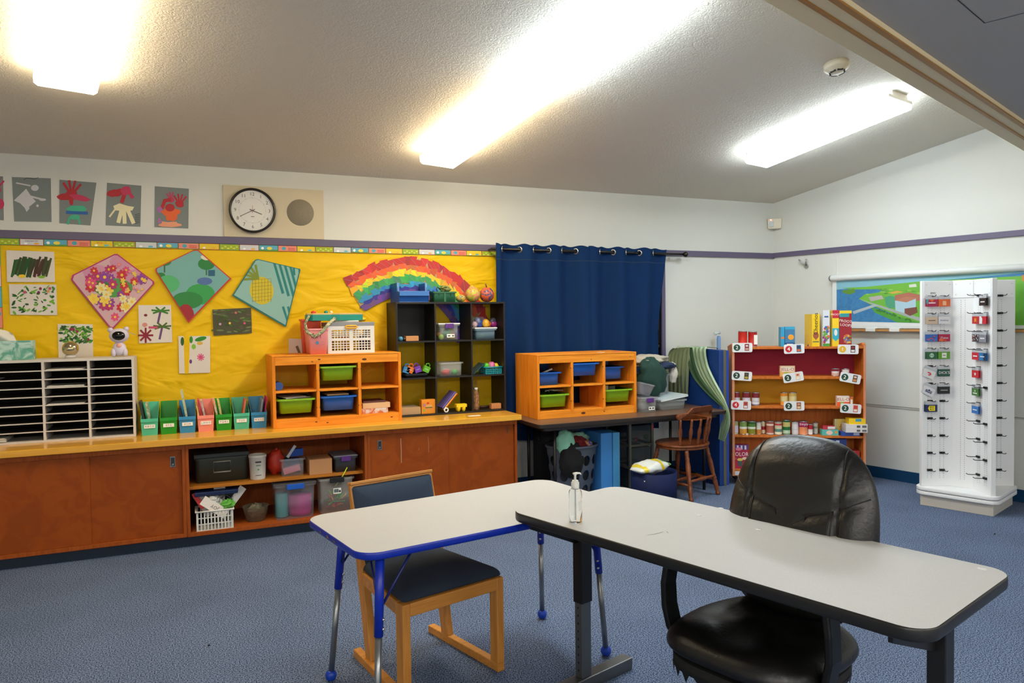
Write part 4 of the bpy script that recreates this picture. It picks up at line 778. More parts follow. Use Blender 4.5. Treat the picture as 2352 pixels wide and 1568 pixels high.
# ------------------------------------------------------------------ inside the open cabinet
zs, zb = .3955, .1005
def xp(px, y=-.5, py=1100): return PY(px, py, y).x
def rng(px0, px1, y=-.5): return (xp(px0, y)+xp(px1, y))/2, xp(px1, y)-xp(px0, y)
cx, w = rng(446, 574, -.42); o = thing('grey_tote', 'dark olive-grey tote with pale clasp in the open cabinet', 'storage bin', (cx, -.25, zs)); OL = mt('3A3F36', .45)
mb = MB(); mb.tub(w, .34, .17, .004, OL, .94, .94, 0, .008); mb.build('tub', o); MB().box(-w/2, w/2, -.17, .17, .171, .2, mt('2C3434', .45)).build('lid', o, .005)
mb = MB(); mb.tube([(-.055, 0, 0), (.055, 0, 0), (.055, 0, .075), (-.055, 0, .075)], .006, mt('A8A89A', .3), 8, True); h_ = mb.build('clasp', o); h_.location = (.0, -.178, .07)
cx, w = rng(445, 547, -.5); o = thing('lidded_bin', 'smoky bin with a dark blue lid at the bottom left of the open cabinet', 'storage bin', (cx, -.22, zb))
MB().tub(w-.02, .3, .215, .003, mt('3A3A3E', .25, alpha=.7), .9, .9, 0, .006).build('tub', o); MB().box(-w/2, w/2, -.29, .17, .222, .25, mt('1E2E58', .4), .97, .97).build('lid', o, .004)
cx, w = rng(573, 614, -.47); o = thing('white_tub', 'white round plastic tub with printed label in the open cabinet', 'tub', (cx, -.43, zs)); r = w/2
MB().lathe([(.001, .002), (r*.84, 0), (r*.86, .004), (r*.97, .155), (r*1.03, .157), (r*1.03, .172), (r*.95, .174), (r*.93, .155), (r*.8, .01), (.001, .01)], mt('DDDAD0', .4), 32).build('tub', o)
mb = MB(FRONT(0, -r*.955, .0)); mb.rect(-.02, .122, .02, .132, mt('222222', .5), .002); mb.rect(-.016, .1, .016, .106, mt('5A7A50', .5), .002); mb.oval(0, .075, .006, .006, mt('5A9A4A', .5), .002); mb.rect(-.02, .032, .02, .036, TX, .002); mb.build('label', o)
cx, w = rng(618, 655, -.4); solo(MB().ball((0, 0, .09), (.06, .05, .09), mt('C8321E', .5), 14, 10, .35, 3, 1), 'red_bag', 'crumpled red cloth bag behind the white tub', 'bag', (cx, -.33, zs))
cx, w = rng(643, 703, -.46); clearbox('clear bin holding a pink box in the open cabinet', cx, -.36, zs, w, .22, .125)
solo(MB(RY(-12)).box(-.06, .06, -.02, .02, .0, .045, mt('D87A90', .5)), 'pink_box', 'pink and white box tilted inside the clear bin', 'box', (cx, -.42, zs+.022), bevel=.002); bx('blue_box', 'dark blue box inside the clear bin', 'box', cx-.05, cx+.06, -.36, -.3, zs+.005, zs+.11, mt('24366A', .5))
bx('blue_package', 'bright blue package on the clear bin', 'package', cx-.01, cx+.085, -.38, -.34, zs+.128, zs+.18, mt('1A4AA8', .3), rz=.2)
solo(MB(RY(35)).box(-.01, .01, -.01, .01, 0, .1, mt('B8C0C8', .3)), 'white_tube', 'pale tube sticking up beside the blue package', 'tube', (cx-.03, -.4, zs+.128), bevel=.002)
cx, w = rng(712, 764, -.5); bx('cardboard_box', 'plain brown cardboard box on the open cabinet shelf', 'box', cx-w/2, cx+w/2, -.49, -.3, zs, zs+.11, CDB)
cx, w = rng(768, 824, -.5); clearbox('dark bin with purple latch at the right of the open shelf', cx, -.37, zs, w, .24, .11, PL, mt('7A7A84', .35), m=mt('4A4E54', .25, alpha=.75))
cx, w = rng(446, 536, -.55); basket('white_basket', 'white plastic basket heaped with signs and cords at the bottom', cx, -.47, zb, w*.93, .17, .13, mt('D8D8D2', .4), nx=10)
def sign(dx, dy, dz, ry, s, m, lab, txt='', name='sign', rx=-10):
    mb = MB(TR(0, 0, 0) @ RY(ry) @ RX(rx)); mb.box(-s[0]/2, s[0]/2, -.004, .004, 0, s[1], m); 
    if txt: mb.M = mb.M @ FRONT(0, -.0042, s[1]*.5); mb.text(txt, 0, 0, s[1]*.5, TX, .0005, 180)
    solo(mb, name, lab, 'sign', (cx+dx, -.47+dy, zb+dz), bevel=.001, group='signs and boards in the white basket')
sign(-.02, -.06, .12, 38, (.19, .065), mt('E0DAD2', .5), 'white sign reading JOY upside down in the white basket', 'JOY')
sign(-.09, 0, .14, 60, (.17, .07), mt('CFC8C0', .5), 'pale sign behind the JOY sign', ); sign(-.07, -.02, .14, -30, (.03, .12), mt('C8202A', .5), 'red ribbon strip in the white basket'); sign(.03, .03, .15, 4, (.075, .12), mt('D0CCC8', .5), 'white card with a notch standing in the basket')
sign(.11, 0, .15, 40, (.05, .13), mt('C8C4C0', .5), 'white plastic bar leaning out of the basket to the right')
solo(MB().ball((0, 0, .03), (.05, .04, .03), mt('5AA83A', .5), 12, 8, .4, 4, 2, True), 'green_ribbon', 'bunch of green ribbon in the white basket', 'ribbon', (cx+.085, -.5, zb+.125))
solo(MB().ball((0, 0, .03), (.06, .04, .03), mt('C8C8C4', .5), 12, 8, .5, 4, 7, True), 'crumpled_paper', 'crumpled white paper in the white basket', 'paper', (cx-.01, -.48, zb+.155))
solo(MB().tube([(.05*cos(t*.7)+.01*sin(t*2), .03*sin(t*.9), .03+.025*sin(t*1.3)) for t in range(26)], .002, mt('2A2A2E', .5), 6), 'cord', 'tangled dark cord on the white basket', 'cord', (cx+.07, -.48, zb+.165))
cx, w = rng(556, 619, -.5); solo(MB().lathe([(.001, .002), (w*.36, 0), (w*.48, .1), (w*.5, .102), (w*.47, .102), (w*.35, .005), (.001, .005)], mt('8A8470', .2, alpha=.5), 28), 'bowl', 'smoky clear plastic bowl at the bottom of the open cabinet', 'bowl', (cx, -.42, zb))
solo(MB().ball((0, 0, .05), (.06, .05, .045), mt('6A6450', .6), 12, 8, .4, 4, 2, True), 'crumpled_cloth', 'dull crumpled cloth in the smoky bowl', 'cloth', (cx, -.42, zb+.02))
cx, w = rng(627, 727, -.52); clearbox('big clear bin with bright blue latch, teal and magenta tubs inside', cx, -.39, zb, w, .28, .245, mt('1A5AC0', .35), mt('6A6A70', .3, alpha=.5), m=clear('B0B4BC', .16, .15))
solo(MB().lathe([(.001, 0), (.045, 0), (.045, .17), (.001, .17)], mt('3AA0A8', .5), 20), 'canister', 'teal canister inside the blue-latched bin', 'canister', (cx-.085, -.42, zb+.004), group='canisters in the blue-latched bin', bevel=.004)
solo(MB().lathe([(.001, 0), (.075, 0), (.082, .03), (.08, .06), (.084, .065), (.084, .14), (.075, .15), (.001, .15)], mt('C02A90', .45), 28), 'canister', 'magenta round canister inside the blue-latched bin', 'canister', (cx+.045, -.4, zb+.004), group='canisters in the blue-latched bin')
cx, w = rng(732, 815, -.52); clearbox('tall clear bin of bright plastic noodles beside the blue-latched bin', cx, -.42, zb, w, .2, .26, mt('20201E', .3), m=clear('C8CCC8', .18, .15))
mb = MB(FRONT(cx+.0, -.5245, zb+.17)); mb.rect(-.028, -.02, .028, .02, WHT, 0); mb.rect(-.024, -.012, .01, .014, mt('5A6A6A', .5), .0004); mb.rect(.012, -.012, .025, .004, mt('222222', .5), .0004); solo(mb, 'bin_label', 'white printed label on the tall clear bin', 'label')
for i, hx in enumerate(('4AB83A', '8AD02A', 'E07A2A', 'D03A70', '6A3A5A', '3A9A5A', 'E0A040', 'C02A60')):
    q = [(random.uniform(-.08, .08), random.uniform(-.05, .05), .02+.13*random.random()) for _ in range(5)]; solo(MB().tube(q, .006, mt(hx, .4), 6), 'plastic_noodle', '%s plastic noodle toy in the tall clear bin' % ['mid green', 'lime', 'orange', 'pink', 'plum', 'sea green', 'amber', 'crimson'][i], 'toy', (cx, -.42, zb), group='noodle toys in the tall clear bin')
solo(MB().tube([(-.03, 0, 0), (.02, 0, .06), (.06, 0, .13)], .004, mt('C8D81E', .4), 6), 'plastic_noodle', 'yellow-green noodle poking out of the tall clear bin', 'toy', (cx+.02, -.5, zb+.2))
# ------------------------------------------------------------------ curtains
ry = -.1; rz_ = PY(1360, 578, ry).z; NV = mt('14305A', .9, bump=.1, scale=300, spec=.1)
xr0, xr1 = PY(1140, 570, ry).x-.35, PY(1572, 583, ry).x
o = thing('curtain_rod', 'black curtain rod with ball end across the window', 'curtain rod', (0, ry, rz_)); RB_ = mt('12100F', .25)
MB().cyl((-3.2, 0, 0), (xr1, 0, 0), .0115, RB_, 14).build('rod', o); MB().ball((xr1+.012, 0, 0), .027, RB_, 18, 12).build('finial', o)
MB().cyl((xr1-.1, 0, 0), (xr1-.1, .1, 0), .008, RB_, 10).build('wall_mount', o); MB().cyl((-3.19, 0, 0), (-3.19, .1, 0), .008, RB_, 10).build('wall_mount', o)
def curtain(gx, px0, px1, lab, taper):
    X = [PY(g, 578, ry).x for g in gx]; a, b = PY(px0, 570, ry).x, PY(px1, 570, ry).x
    o = thing('curtain', lab, 'curtain', ((a+b)/2, ry, rz_), group='navy curtains on the black rod'); cx = (a+b)/2
    K = [a-.02]+X+[b+.02]
    def ph(x):
        for i in range(len(K)-1):
            if x <= K[i+1] or i == len(K)-2: return i-1+(x-K[i])/(K[i+1]-K[i])
    def f(u, v, off=0):
        x = a+(b-a)*u; z = .045-v*1.7; p = ph(x); A = .034*(1+.1*min(1, v*2.5))
        y = A*sin(pi*p)+.012*sin(pi*p*.5+1)*min(1, v*2)+.02*noise.noise(Vector((x*5, v*2, 1)))*min(1, v*3)+off
        x2 = x-taper*(u**3)*min(1, v*2.2)
        return (x2-cx, y-.004*v, z+.006*sin(pi*p*2)*(v < .02))
    mb = MB(); mb.grid(f, 150, 50, NV); mb.grid(lambda u, v: f(u, v, .004), 150, 50, NV); mb.build('cloth', o)
    mb = MB(); mb.grid(lambda u, v: f(u, v*.004+.075, -.0012), 150, 1, mt('16304E', .8)); mb.build('hem_seam', o)
    for i, x in enumerate(X):
        mb = MB(); s = 1 if i % 2 == 0 else -1
        mb.lathe([(.017, -.004), (.0265, -.004), (.0285, 0), (.0265, .004), (.017, .004), (.017, -.004)], mt('C8C8C4', .2, .9), 24, (x-cx, 0, 0), (.80, -s*.6 if s < 0 else -.6, 0), cap=False); mb.build('grommet', o)
curtain([1154, 1193, 1226, 1260, 1291, 1322], 1137, 1355, 'left navy curtain panel hanging behind the black shelf', .0)
curtain([1378, 1408, 1438, 1468, 1500], 1350, 1533, 'right navy curtain panel hanging behind the pine frame', .1)
# ------------------------------------------------------------------ brown table and what stands on it
TT = .69; TBR = mt('6E5442', .35, kind='wood', scale=60, h2='5E4636'); TDK = mt('241B17', .45); DM = mt('0E0D0D', .4)
tx0, tx1, ty0, ty1 = -3.135, -1.325, -.865, -.18
o = thing('folding_table', 'long dark brown folding table standing before the curtains', 'table', (tx0, ty0, 0))
def rrect(w, d, r, n=5): 
    P = []
    for cx, cy, a0 in ((w-r, r, 270), (w-r, d-r, 0), (r, d-r, 90), (r, r, 180)):
        for i in range(n+1): a = rad(a0+90*i/n); P.append((cx+r*cos(a), cy+r*sin(a)))
    return P
W, D = tx1-tx0, ty1-ty0
mb = MB(); P = rrect(W, D, .04); mb.prism(P, TT-.004, TT, TBR); mb.build('tabletop', o); mb = MB(); mb.prism(P, TT-.03, TT-.004, TDK); mb.prism([(.06+x*.93, .04+y*.9) for x, y in rrect(W, D, .04)], TT-.06, TT-.03, TDK); mb.build('edge_band', o)
for x in (.18, W-.18):
    for y in (.1, D-.1): MB().cyl((x, y, 0), (x, y, TT-.06), .013, DM, 10).build('leg', o)
    mb = MB(); mb.cyl((x, .1, .12), (x, D-.1, .12), .01, DM, 8); mb.build('cross_bar', o)
def blobs(mb, c, r, m, n, seed, sp=.6, amp=.35):
    random.seed(seed)
    for i in range(n): mb.ball((c[0]+random.uniform(-1, 1)*r[0]*sp, c[1]+random.uniform(-1, 1)*r[1]*sp, c[2]+random.uniform(-1, 1)*r[2]*sp), (r[0]*.6, r[1]*.6, r[2]*.6), m, 20, 14, amp, 3.2, seed+i)
    return mb
def cloth(lab, cat, c, r, hx, seed, amp=.35, name='garment', grp='clothes heaped on the brown table', n=26, m=None): 
    mb = MB(); k = 18; P = []
    for i in range(1, k):
        t = pi*i/k; row = []
        for a in range(n):
            d = Vector((sin(t)*cos(2*pi*a/n), sin(t)*sin(2*pi*a/n), -cos(t))); q = 1+amp*noise.noise(d*2.4+Vector((seed, 0, 0)))+.04*sin(9*d.x+5*d.z+seed)+.03*sin(13*d.z-7*d.x)
            row.append((d.x*r[0]*q, d.y*r[1]*q, max(-r[2]*.92, d.z*r[2]*q)))
        P.append(row)
    mb.ring(P, m or mt(hx, .9)); return solo(mb, name, lab, cat, c, 0, grp)
x0 = T2[0]+.955; z0 = TT+.0005
clx = (PY(1490, 880, -.4).x+PY(1537, 880, -.4).x)/2
clearbox('tall clear tote heaped with clothes on the brown table', clx-.06, -.3, z0, .34, .28, .30, m=clear('B8C0C8', .35, .2), name='clear_tote')
cloth('dark green garment hanging over the front of the tote', 'garment', (clx-.12, -.47, z0+.27), (.14, .07, .17), '1E4038', 3)
cloth('oatmeal garment on top of the heap of clothes', 'garment', (clx-.09, -.36, z0+.43), (.2, .12, .045), 'B4AC9E', 5, .3)
cloth('navy sleeve lying across the clothes heap', 'garment', (clx+.03, -.44, z0+.375), (.12, .05, .035), '20304E', 8, .3)
cloth('white sleeve hanging at the right of the clothes heap', 'garment', (clx+.14, -.42, z0+.30), (.035, .04, .09), 'CFCAC0', 9, .3)
cloth('pale grey shirt under the oatmeal garment', 'garment', (clx-.02, -.37, z0+.385), (.2, .1, .03), '9EA09A', 12, .3)
xa_ = PY(1466, 930, -.62).x; xb_ = PY(1506, 930, -.62).x; clearbox('clear bin with purple latch beside the right pine frame', (xa_+xb_)/2+.005, -.56, z0, xb_-xa_-.006, .2, .115, PL, mt('A8ACB0', .3, alpha=.6))
mb = MB(FRONT((xa_+xb_)/2+.02, -.6605, z0+.035)); mb.rect(-.03, -.014, .03, .014, WHT, .001); mb.rect(-.024, -.005, -.006, .006, TX, .0014); mb.rect(.004, -.005, .022, .006, TX, .0014); solo(mb, 'bin_label', 'white printed label on the bin beside the right pine frame', 'label')
solo(MB(RY(14)).tub(.15, .14, .1, .002, clear('A0A0A8', .4, .2), .7, .7, 0, .004), 'clear_cup', 'tilted smoky clear container on the purple-latched bin by the pine frame', 'container', (xa_+.075, -.56, z0+.145))
xa_ = PY(1509, 930, -.55).x; xb_ = PY(1573, 930, -.55).x; clearbox('clear drawer with papers under a tilted white lid on the brown table', (xa_+xb_)/2, -.46, z0, xb_-xa_, .28, .085, m=clear('C8D4D8', .4, .2), name='clear_tray')
mb = MB(RX(0) @ RY(-7)); mb.box(-.16, .13, -.15, .15, 0, .008, mt('C4D2D6', .3)); mb.box(-.16, .13, -.15, -.144, -.012, 0, mt('D8E2E4', .3)); solo(mb, 'tilted_cover', 'pale white plastic cover tilted on the clear drawer', 'cover', ((xa_+xb_)/2+.01, -.46, z0+.105), bevel=.002)
solo(MB().box(-.1, .1, -.1, .1, 0, .006, mt('D8DCD8', .6)).box(-.09, .02, -.09, .05, .006, .01, mt('D0A8B8', .6)), 'paper_stack', 'papers lying in the clear drawer on the brown table', 'paper', ((xa_+xb_)/2, -.46, z0+.0025))
# ------------------------------------------------------------------ standing mats, sash and pole
MBL = mt('1C4490', .45, bump=.1, scale=200); MGR = mt('5E5E52', .8)
for i, (a, b, m, lab, h) in enumerate(((-1.305, -1.26, mt('123A80', .45), 'blue vinyl gym mat standing leftmost beside the brown table', 1.205), (-1.258, -1.222, MGR, 'olive grey mat standing between two blue gym mats', 1.205), (-1.22, -1.192, mt('2248A8', .45), 'thin royal blue mat standing beside the wooden pantry shelf', 1.2))):
    solo(MB().box(a, b, -.73+i*.004, -.13, 0, h, m), 'gym_mat', lab, 'mat', group='gym mats standing on end', bevel=.006)
p = PR; x = PY(1661, 800, -.45).x; mb = MB(); mb.prism([(-.015, 0), (.015, 0), (.015, 1.3), (.008, 1.325), (-.008, 1.325), (-.015, 1.3)], -.012, .012, mt('7A9AC8', .4)); ob = solo(mb, 'blue_board', 'pale blue rounded board standing behind the gym mats', 'board', (-1.172, -.56, 0)); ob.rotation_euler = (pi/2, 0, 0)
x = PY(1647, 780, -.3).x; PV = mt('D0DCE0', .3, alpha=.85); mb = MB(); mb.cyl((0, 0, 0), (0, 0, 1.33), .011, PV, 12); mb.cyl((-.035, 0, 1.33), (.035, 0, 1.34), .014, PV, 12); solo(mb, 'white_pole', 'pale plastic pole with T end standing behind the gym mats', 'pole', (PY(1647, 780, -.085).x, -.085, 0))
def PXv(x, y, v): return hit(x, y, (1, 0, 0), v)
def loft(mb, A, B, m, nu=26, nv=40, wr=.008, fr=9):
    def sm(P, t):
        t = t*(len(P)-1); i = min(int(t), len(P)-2); q = t-i; p0, p1, p2, p3 = P[max(i-1, 0)], P[i], P[i+1], P[min(i+2, len(P)-1)]
        return .5*((2*p1)+(p2-p0)*q+(2*p0-5*p1+4*p2-p3)*q*q+(3*p1-p0-3*p2+p3)*q**3)
    def f(u, v):
        a, b = sm(A, v), sm(B, v); p = a.lerp(b, u); n = Vector((-.75, -.6, .2)); return p+n*(wr*(sin(fr*pi*u+2*sin(v*3))+.5*sin(fr*2.3*u+v*5))+wr)
    mb.grid(f, nu, nv, m); return mb
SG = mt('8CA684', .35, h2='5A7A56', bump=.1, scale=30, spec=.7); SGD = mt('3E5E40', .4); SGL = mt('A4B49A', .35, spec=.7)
dr = thing('green_cloth', 'shiny green cloth draped over the gym mats and table corner', 'cloth', (-1.32, -.45, 1.2)); off = Matrix.Translation((1.32, .45, -1.2))
V = lambda L, x: [PXv(a, b, x) for a, b in L]
A = V([(1538, 812), (1536, 850), (1534, 905)], -1.42)
top = [Vector((-1.2, -.40, 1.215)), Vector((-1.3, -.42, 1.225))]
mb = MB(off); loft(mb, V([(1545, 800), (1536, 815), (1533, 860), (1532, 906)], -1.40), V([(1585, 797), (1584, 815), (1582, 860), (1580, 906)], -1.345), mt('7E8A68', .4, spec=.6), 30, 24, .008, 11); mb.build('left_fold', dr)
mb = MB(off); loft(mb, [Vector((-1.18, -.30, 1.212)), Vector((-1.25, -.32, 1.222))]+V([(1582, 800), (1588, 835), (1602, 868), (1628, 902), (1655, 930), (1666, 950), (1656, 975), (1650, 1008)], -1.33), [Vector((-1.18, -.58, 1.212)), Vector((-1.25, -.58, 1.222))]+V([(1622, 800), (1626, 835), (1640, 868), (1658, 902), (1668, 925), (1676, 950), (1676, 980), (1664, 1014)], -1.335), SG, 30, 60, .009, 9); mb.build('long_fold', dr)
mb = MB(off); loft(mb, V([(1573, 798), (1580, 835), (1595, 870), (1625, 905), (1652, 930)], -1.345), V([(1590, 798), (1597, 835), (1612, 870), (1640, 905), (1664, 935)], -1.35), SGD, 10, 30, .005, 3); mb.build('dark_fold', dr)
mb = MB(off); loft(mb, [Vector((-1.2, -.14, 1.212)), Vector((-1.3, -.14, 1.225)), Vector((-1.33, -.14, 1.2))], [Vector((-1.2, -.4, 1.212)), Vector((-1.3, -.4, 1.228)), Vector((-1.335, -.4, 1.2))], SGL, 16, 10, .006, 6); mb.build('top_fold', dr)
# ------------------------------------------------------------------ under the table
def holes_tub(c, r0, r1, h, m, name, lab):
    o = thing(name, lab, 'laundry basket', c); mb = MB(); n = 12; rows = 3
    def pt(a, z, dr=0): r = r0+(r1-r0)*z/h+dr; return (r*cos(a), r*.82*sin(a), z)
    zs_ = [0, .05]+[.05+(h-.1)*(i+1)/rows for i in range(rows)]+[h]
    for d in (0, -.006):
        for k in range(n):
            a0, a1 = 2*pi*k/n, 2*pi*(k+1)/n
            for ri in range(len(zs_)-1):
                z0, z1 = zs_[ri], zs_[ri+1]
                if 0 < ri < len(zs_)-2:
                    am, zm = (a0+a1)/2, (z0+z1)/2; N_ = 16; inn = [pt(am+(a1-a0)*.36*cos(2*pi*q/N_), zm+(z1-z0)*.36*sin(2*pi*q/N_), d) for q in range(N_)]
                    ou = []
                    for q in range(N_):
                        cx, sy = cos(2*pi*q/N_), sin(2*pi*q/N_); s_ = 1/max(abs(cx), abs(sy)); ou.append(pt(am+(a1-a0)*.5*cx*s_, zm+(z1-z0)*.5*sy*s_, d))
                    mb.add(ou+inn, [(q, (q+1) % N_, N_+(q+1) % N_, N_+q) for q in range(N_)], m, True)
                else: mb.grid(lambda u, v: pt(a0+(a1-a0)*u, z0+(z1-z0)*v, d), 3, 1, m)
    mb.build('basket', o); MB().tube([pt(2*pi*k/36, h) for k in range(36)], .011, m, 8, True).build('rim', o); MB().prism([pt(2*pi*k/24, 0)[:2] for k in range(24)], 0, .006, m).build('base', o)
    return o
BG = mt('4A5260', .45); lx = PY(1316, 1080, -.6).x
holes_tub((lx, -.58, 0), .165, .215, .46, BG, 'laundry_basket', 'slate grey laundry basket with oval holes under the brown table')
lg = 'clothes in the laundry basket'
cloth('mint green shirt hanging over the left of the laundry basket', 'garment', (lx-.11, -.68, .50), (.085, .06, .10), '8FD0B4', 2, .2, grp=lg)
cloth('black jacket spilling over the front of the laundry basket', 'garment', (lx-.07, -.71, .36), (.11, .06, .15), '0D0C0D', 6, .12, grp=lg)
cloth('dark red shirt in the laundry basket', 'garment', (lx+.03, -.6, .47), (.09, .08, .06), '7A1A20', 4, .4, grp=lg)
cloth('mint striped towel at the back right of the laundry basket', 'garment', (lx+.09, -.5, .50), (.11, .05, .05), '8CB8A4', 7, .3, grp=lg)
cloth('blue and orange patterned cloth at the right of the laundry basket', 'garment', (lx+.12, -.62, .455), (.05, .05, .04), '', 1, .2, grp=lg, m=mt('2C5AC0', .8, kind='blotch', scale=30, h2='E89A2A'))
xm0, xm1, xm2, xm3 = [PY(q, 1080, -.7).x for q in (1381, 1407, 1410, 1426)]
solo(MB().box(xm0, xm1, -.70, -.25, 0, .555, mt('3A86D0', .7, bump=.2, scale=150)), 'foam_mat', 'thicker sky blue foam mat standing under the brown table', 'mat', group='sky blue foam mats under the table', bevel=.006)
solo(MB().box(xm2, xm3, -.69, -.25, 0, .55, mt('4A9AD0', .7, bump=.2, scale=150)), 'foam_mat', 'thinner sky blue foam mat beside the grey drawers', 'mat', group='sky blue foam mats under the table', bevel=.006)
xg = PY(1318, 1000, -.35).x; o = thing('blue_case', 'blue case with a grey name plate behind the laundry basket', 'case', (xg, -.24, 0)); MB().box(-.135, .12, -.11, .11, 0, .62, mt('1A3A78', .35)).build('case', o, .02)
mb = MB(FRONT(0, -.1105, .555)); mb.poly([(-.1, -.035), (.115, -.02), (.115, .03), (-.095, .02)], mt('5A6A88', .5), .0006); mb.text('GoalWork', .01, .0, .042, mt('10182C', .5), .0012, 4); mb.build('name_plate', o)
solo(MB().ball((0, 0, .05), (.06, .05, .05), mt('7AB0E0', .4), 14, 9, .2), 'blue_ball', 'pale blue ball resting behind the dark table leg', 'ball', (PY(1268, 992, -.25).x-.02, -.22, .56))
solo(MB().box(-.1, .06, -.08, .08, 0, .558, mt('141418', .6)), 'black_box', 'tall black box under the pale blue ball', 'box', (PY(1268, 992, -.25).x-.03, -.22, 0))
FRm = mt('56564E', .4); DRW = clear('3A444A', .6, .15); cxx = (PY(1443, 1050, -.6).x, PY(1499, 1050, -.6).x)
o = thing('drawer_cart', 'grey plastic cart of smoky drawers under the brown table', 'drawer unit', (cxx[0], -.62, 0)); w = cxx[1]-cxx[0]; d = .4; zz_ = [0.02, .21, .40, .60]
mb = MB()
for x in (0, w-.022):
    for y in (0, d-.022): mb.box(x, x+.022, y, y+.022, 0, .625, FRm)
for z in zz_: mb.box(.022, w-.022, .001, .02, z, z+.02, FRm); mb.box(.022, w-.022, d-.02, d-.001, z, z+.02, FRm); mb.box(.001, .02, .022, d-.022, z, z+.02, FRm); mb.box(w-.02, w-.001, .022, d-.022, z, z+.02, FRm)
mb.box(0, w, 0, d, .6252, .637, FRm); mb.build('frame', o, .002)
for z in zz_[:3]: MB().box(.024, w-.024, .004, d-.03, z+.024, z+.18, DRW).build('drawer', o, .004)
for hx, dx, dz in (('B8B020', .04, .23), ('3A8A3A', .2, .47), ('B02A2A', .1, .45)): MB().ball((dx, .05, dz), .02, mt(hx, .5), 10, 7).build('drawer_content', o)
MB().box(w-.018, w-.004, -.001, .0, .53, .58, mt('B03A3A', .5)).build('red_tag', o)
nb = thing('fabric_bin', 'round navy fabric bin with a crisps bag on top', 'bin', (PY(1500, 1100, -.97).x, -.98, 0)); NB = mt('131E46', .7, spec=.2)
MB().lathe([(.001, .004), (.18, 0), (.186, .27), (.18, .27), (.174, .01), (.001, .01)], NB, 36).build('bin', nb); MB().lathe([(.006, 0), (.009, .003), (.001, .004)], mt('C8C8C8', .2, .9), 12, (-.155, -.098, .215), (-.8, -.6, 0)).build('rivet', nb)
def bag(): 
    mb = MB(); WB = mt('D8DCD8', .35, kind='none'); 
    P = []
    for i in range(13):
        t = i/12; w_ = .06+.05*sin(pi*t)+.012*sin(9*t); h = .045*sin(pi*t)**.6+.004; row = []
        for a in range(20):
            q = 2*pi*a/20; n_ = noise.noise(Vector((t*5, cos(q)*2, sin(q)*2)))
            row.append((-.17+.34*t, w_*cos(q)*(1+.2*n_), .045+h*sin(q)*(1+.5*n_)))
        P.append(row)
    mb.ring(P[:2], WB); mb.ring(P[1:3], mt('E0C83A', .35)); mb.ring(P[2:8], WB); mb.ring(P[7:9], mt('E8CC20', .35)); mb.ring(P[8:11], WB); mb.ring(P[10:12], mt('6AB03A', .35)); mb.ring(P[11:], WB); return mb
ob = solo(bag(), 'snack_bag', 'white and yellow snack bag lying on the navy bin', 'bag', (PY(1493, 1077, -.98).x, -.99, .262)); ob.rotation_euler = (0, rad(-4), rad(12))
solo(MB().ball((0, 0, .02), (.05, .03, .02), mt('4AA03A', .4), 12, 8, .3), 'green_wrapper', 'green wrapper beside the snack bag on the navy bin', 'wrapper', (PY(1512, 1067, -.9).x, -.86, .272))
# spindle chair
CW_ = mt('824622', .3, kind='woodv', scale=60, h2='623014', spec=.5)
o = thing('spindle_chair', 'brown wooden captain chair with turned spindles pushed towards the table', 'chair', (-1.765, -.80, 0), rad(17))
mb = MB(); out = [(.225*cos(a)*(1-.06*sin(a)), .215*sin(a)) for a in [2*pi*k/40 for k in range(40)]]
mb.prism(out, .405, .425, CW_, True); mb.prism([(x*1.03, y*1.03) for x, y in out], .425, .445, CW_, True); mb.build('seat', o, .006)
LEGP = [(0, .014), (.02, .02), (.05, .02), (.07, .013), (.1, .017), (.28, .021), (.33, .017), (.35, .022), (.38, .015), (.40, .02), (.43, .015), (.5, .019), (.68, .022), (.8, .016), (.83, .02), (.86, .015), (.92, .018), (1, .016)]
for (bx_, by_), (tx, ty) in (((-.19, -.23), (-.14, -.15)), ((.19, -.23), (.14, -.15)), ((-.2, .2), (-.14, .14)), ((.2, .2), (.14, .14))): MB().turned((bx_, by_, 0), (tx, ty, .407), LEGP, CW_, 16).build('leg', o)
ST_ = [(0, .009), (.15, .012), (.3, .011), (.45, .016), (.5, .019), (.55, .016), (.7, .011), (.85, .012), (1, .009)]
for s in (-1, 1): MB().turned((s*.182, -.213, .13), (s*.19, .187, .13), ST_, CW_).build('stretcher', o)
MB().turned((-.186, -.02, .13), (.186, -.02, .13), ST_, CW_).build('stretcher', o); MB().turned((-.178, -.205, .16), (.178, -.205, .16), ST_, CW_).build('stretcher', o)
SP = [(0, .009), (.1, .013), (.14, .009), (.18, .014), (.22, .009), (.3, .012), (.5, .017), (.62, .014), (.7, .009), (.76, .013), (.8, .009), (.9, .011), (1, .009)]
for i, x in enumerate((-.2, -.125, -.045, .045, .125, .2)): q = abs(x)/.2; MB().turned((x*.92, -.19+.07*q*q, .44), (x*1.05, -.235+.09*q*q, .665), SP, CW_).build('spindle', o)
mb = MB(); Pf = [(-.235, .01), (-.225, -.015), (-.1, -.02), (.1, -.02), (.225, -.015), (.235, .01), (.225, .035), (.17, .045), (.13, .085), (-.13, .085), (-.17, .045), (-.225, .035)]
mb.prism(Pf, -.013, .013, CW_, False); ob = mb.build('top_rail', o, .006); 
me = ob.data
for v in me.vertices: x, zq, y = v.co.x, v.co.y, v.co.z; v.co = (x, -.235+y+.09*(x/.2)**2*.9, .675+zq)
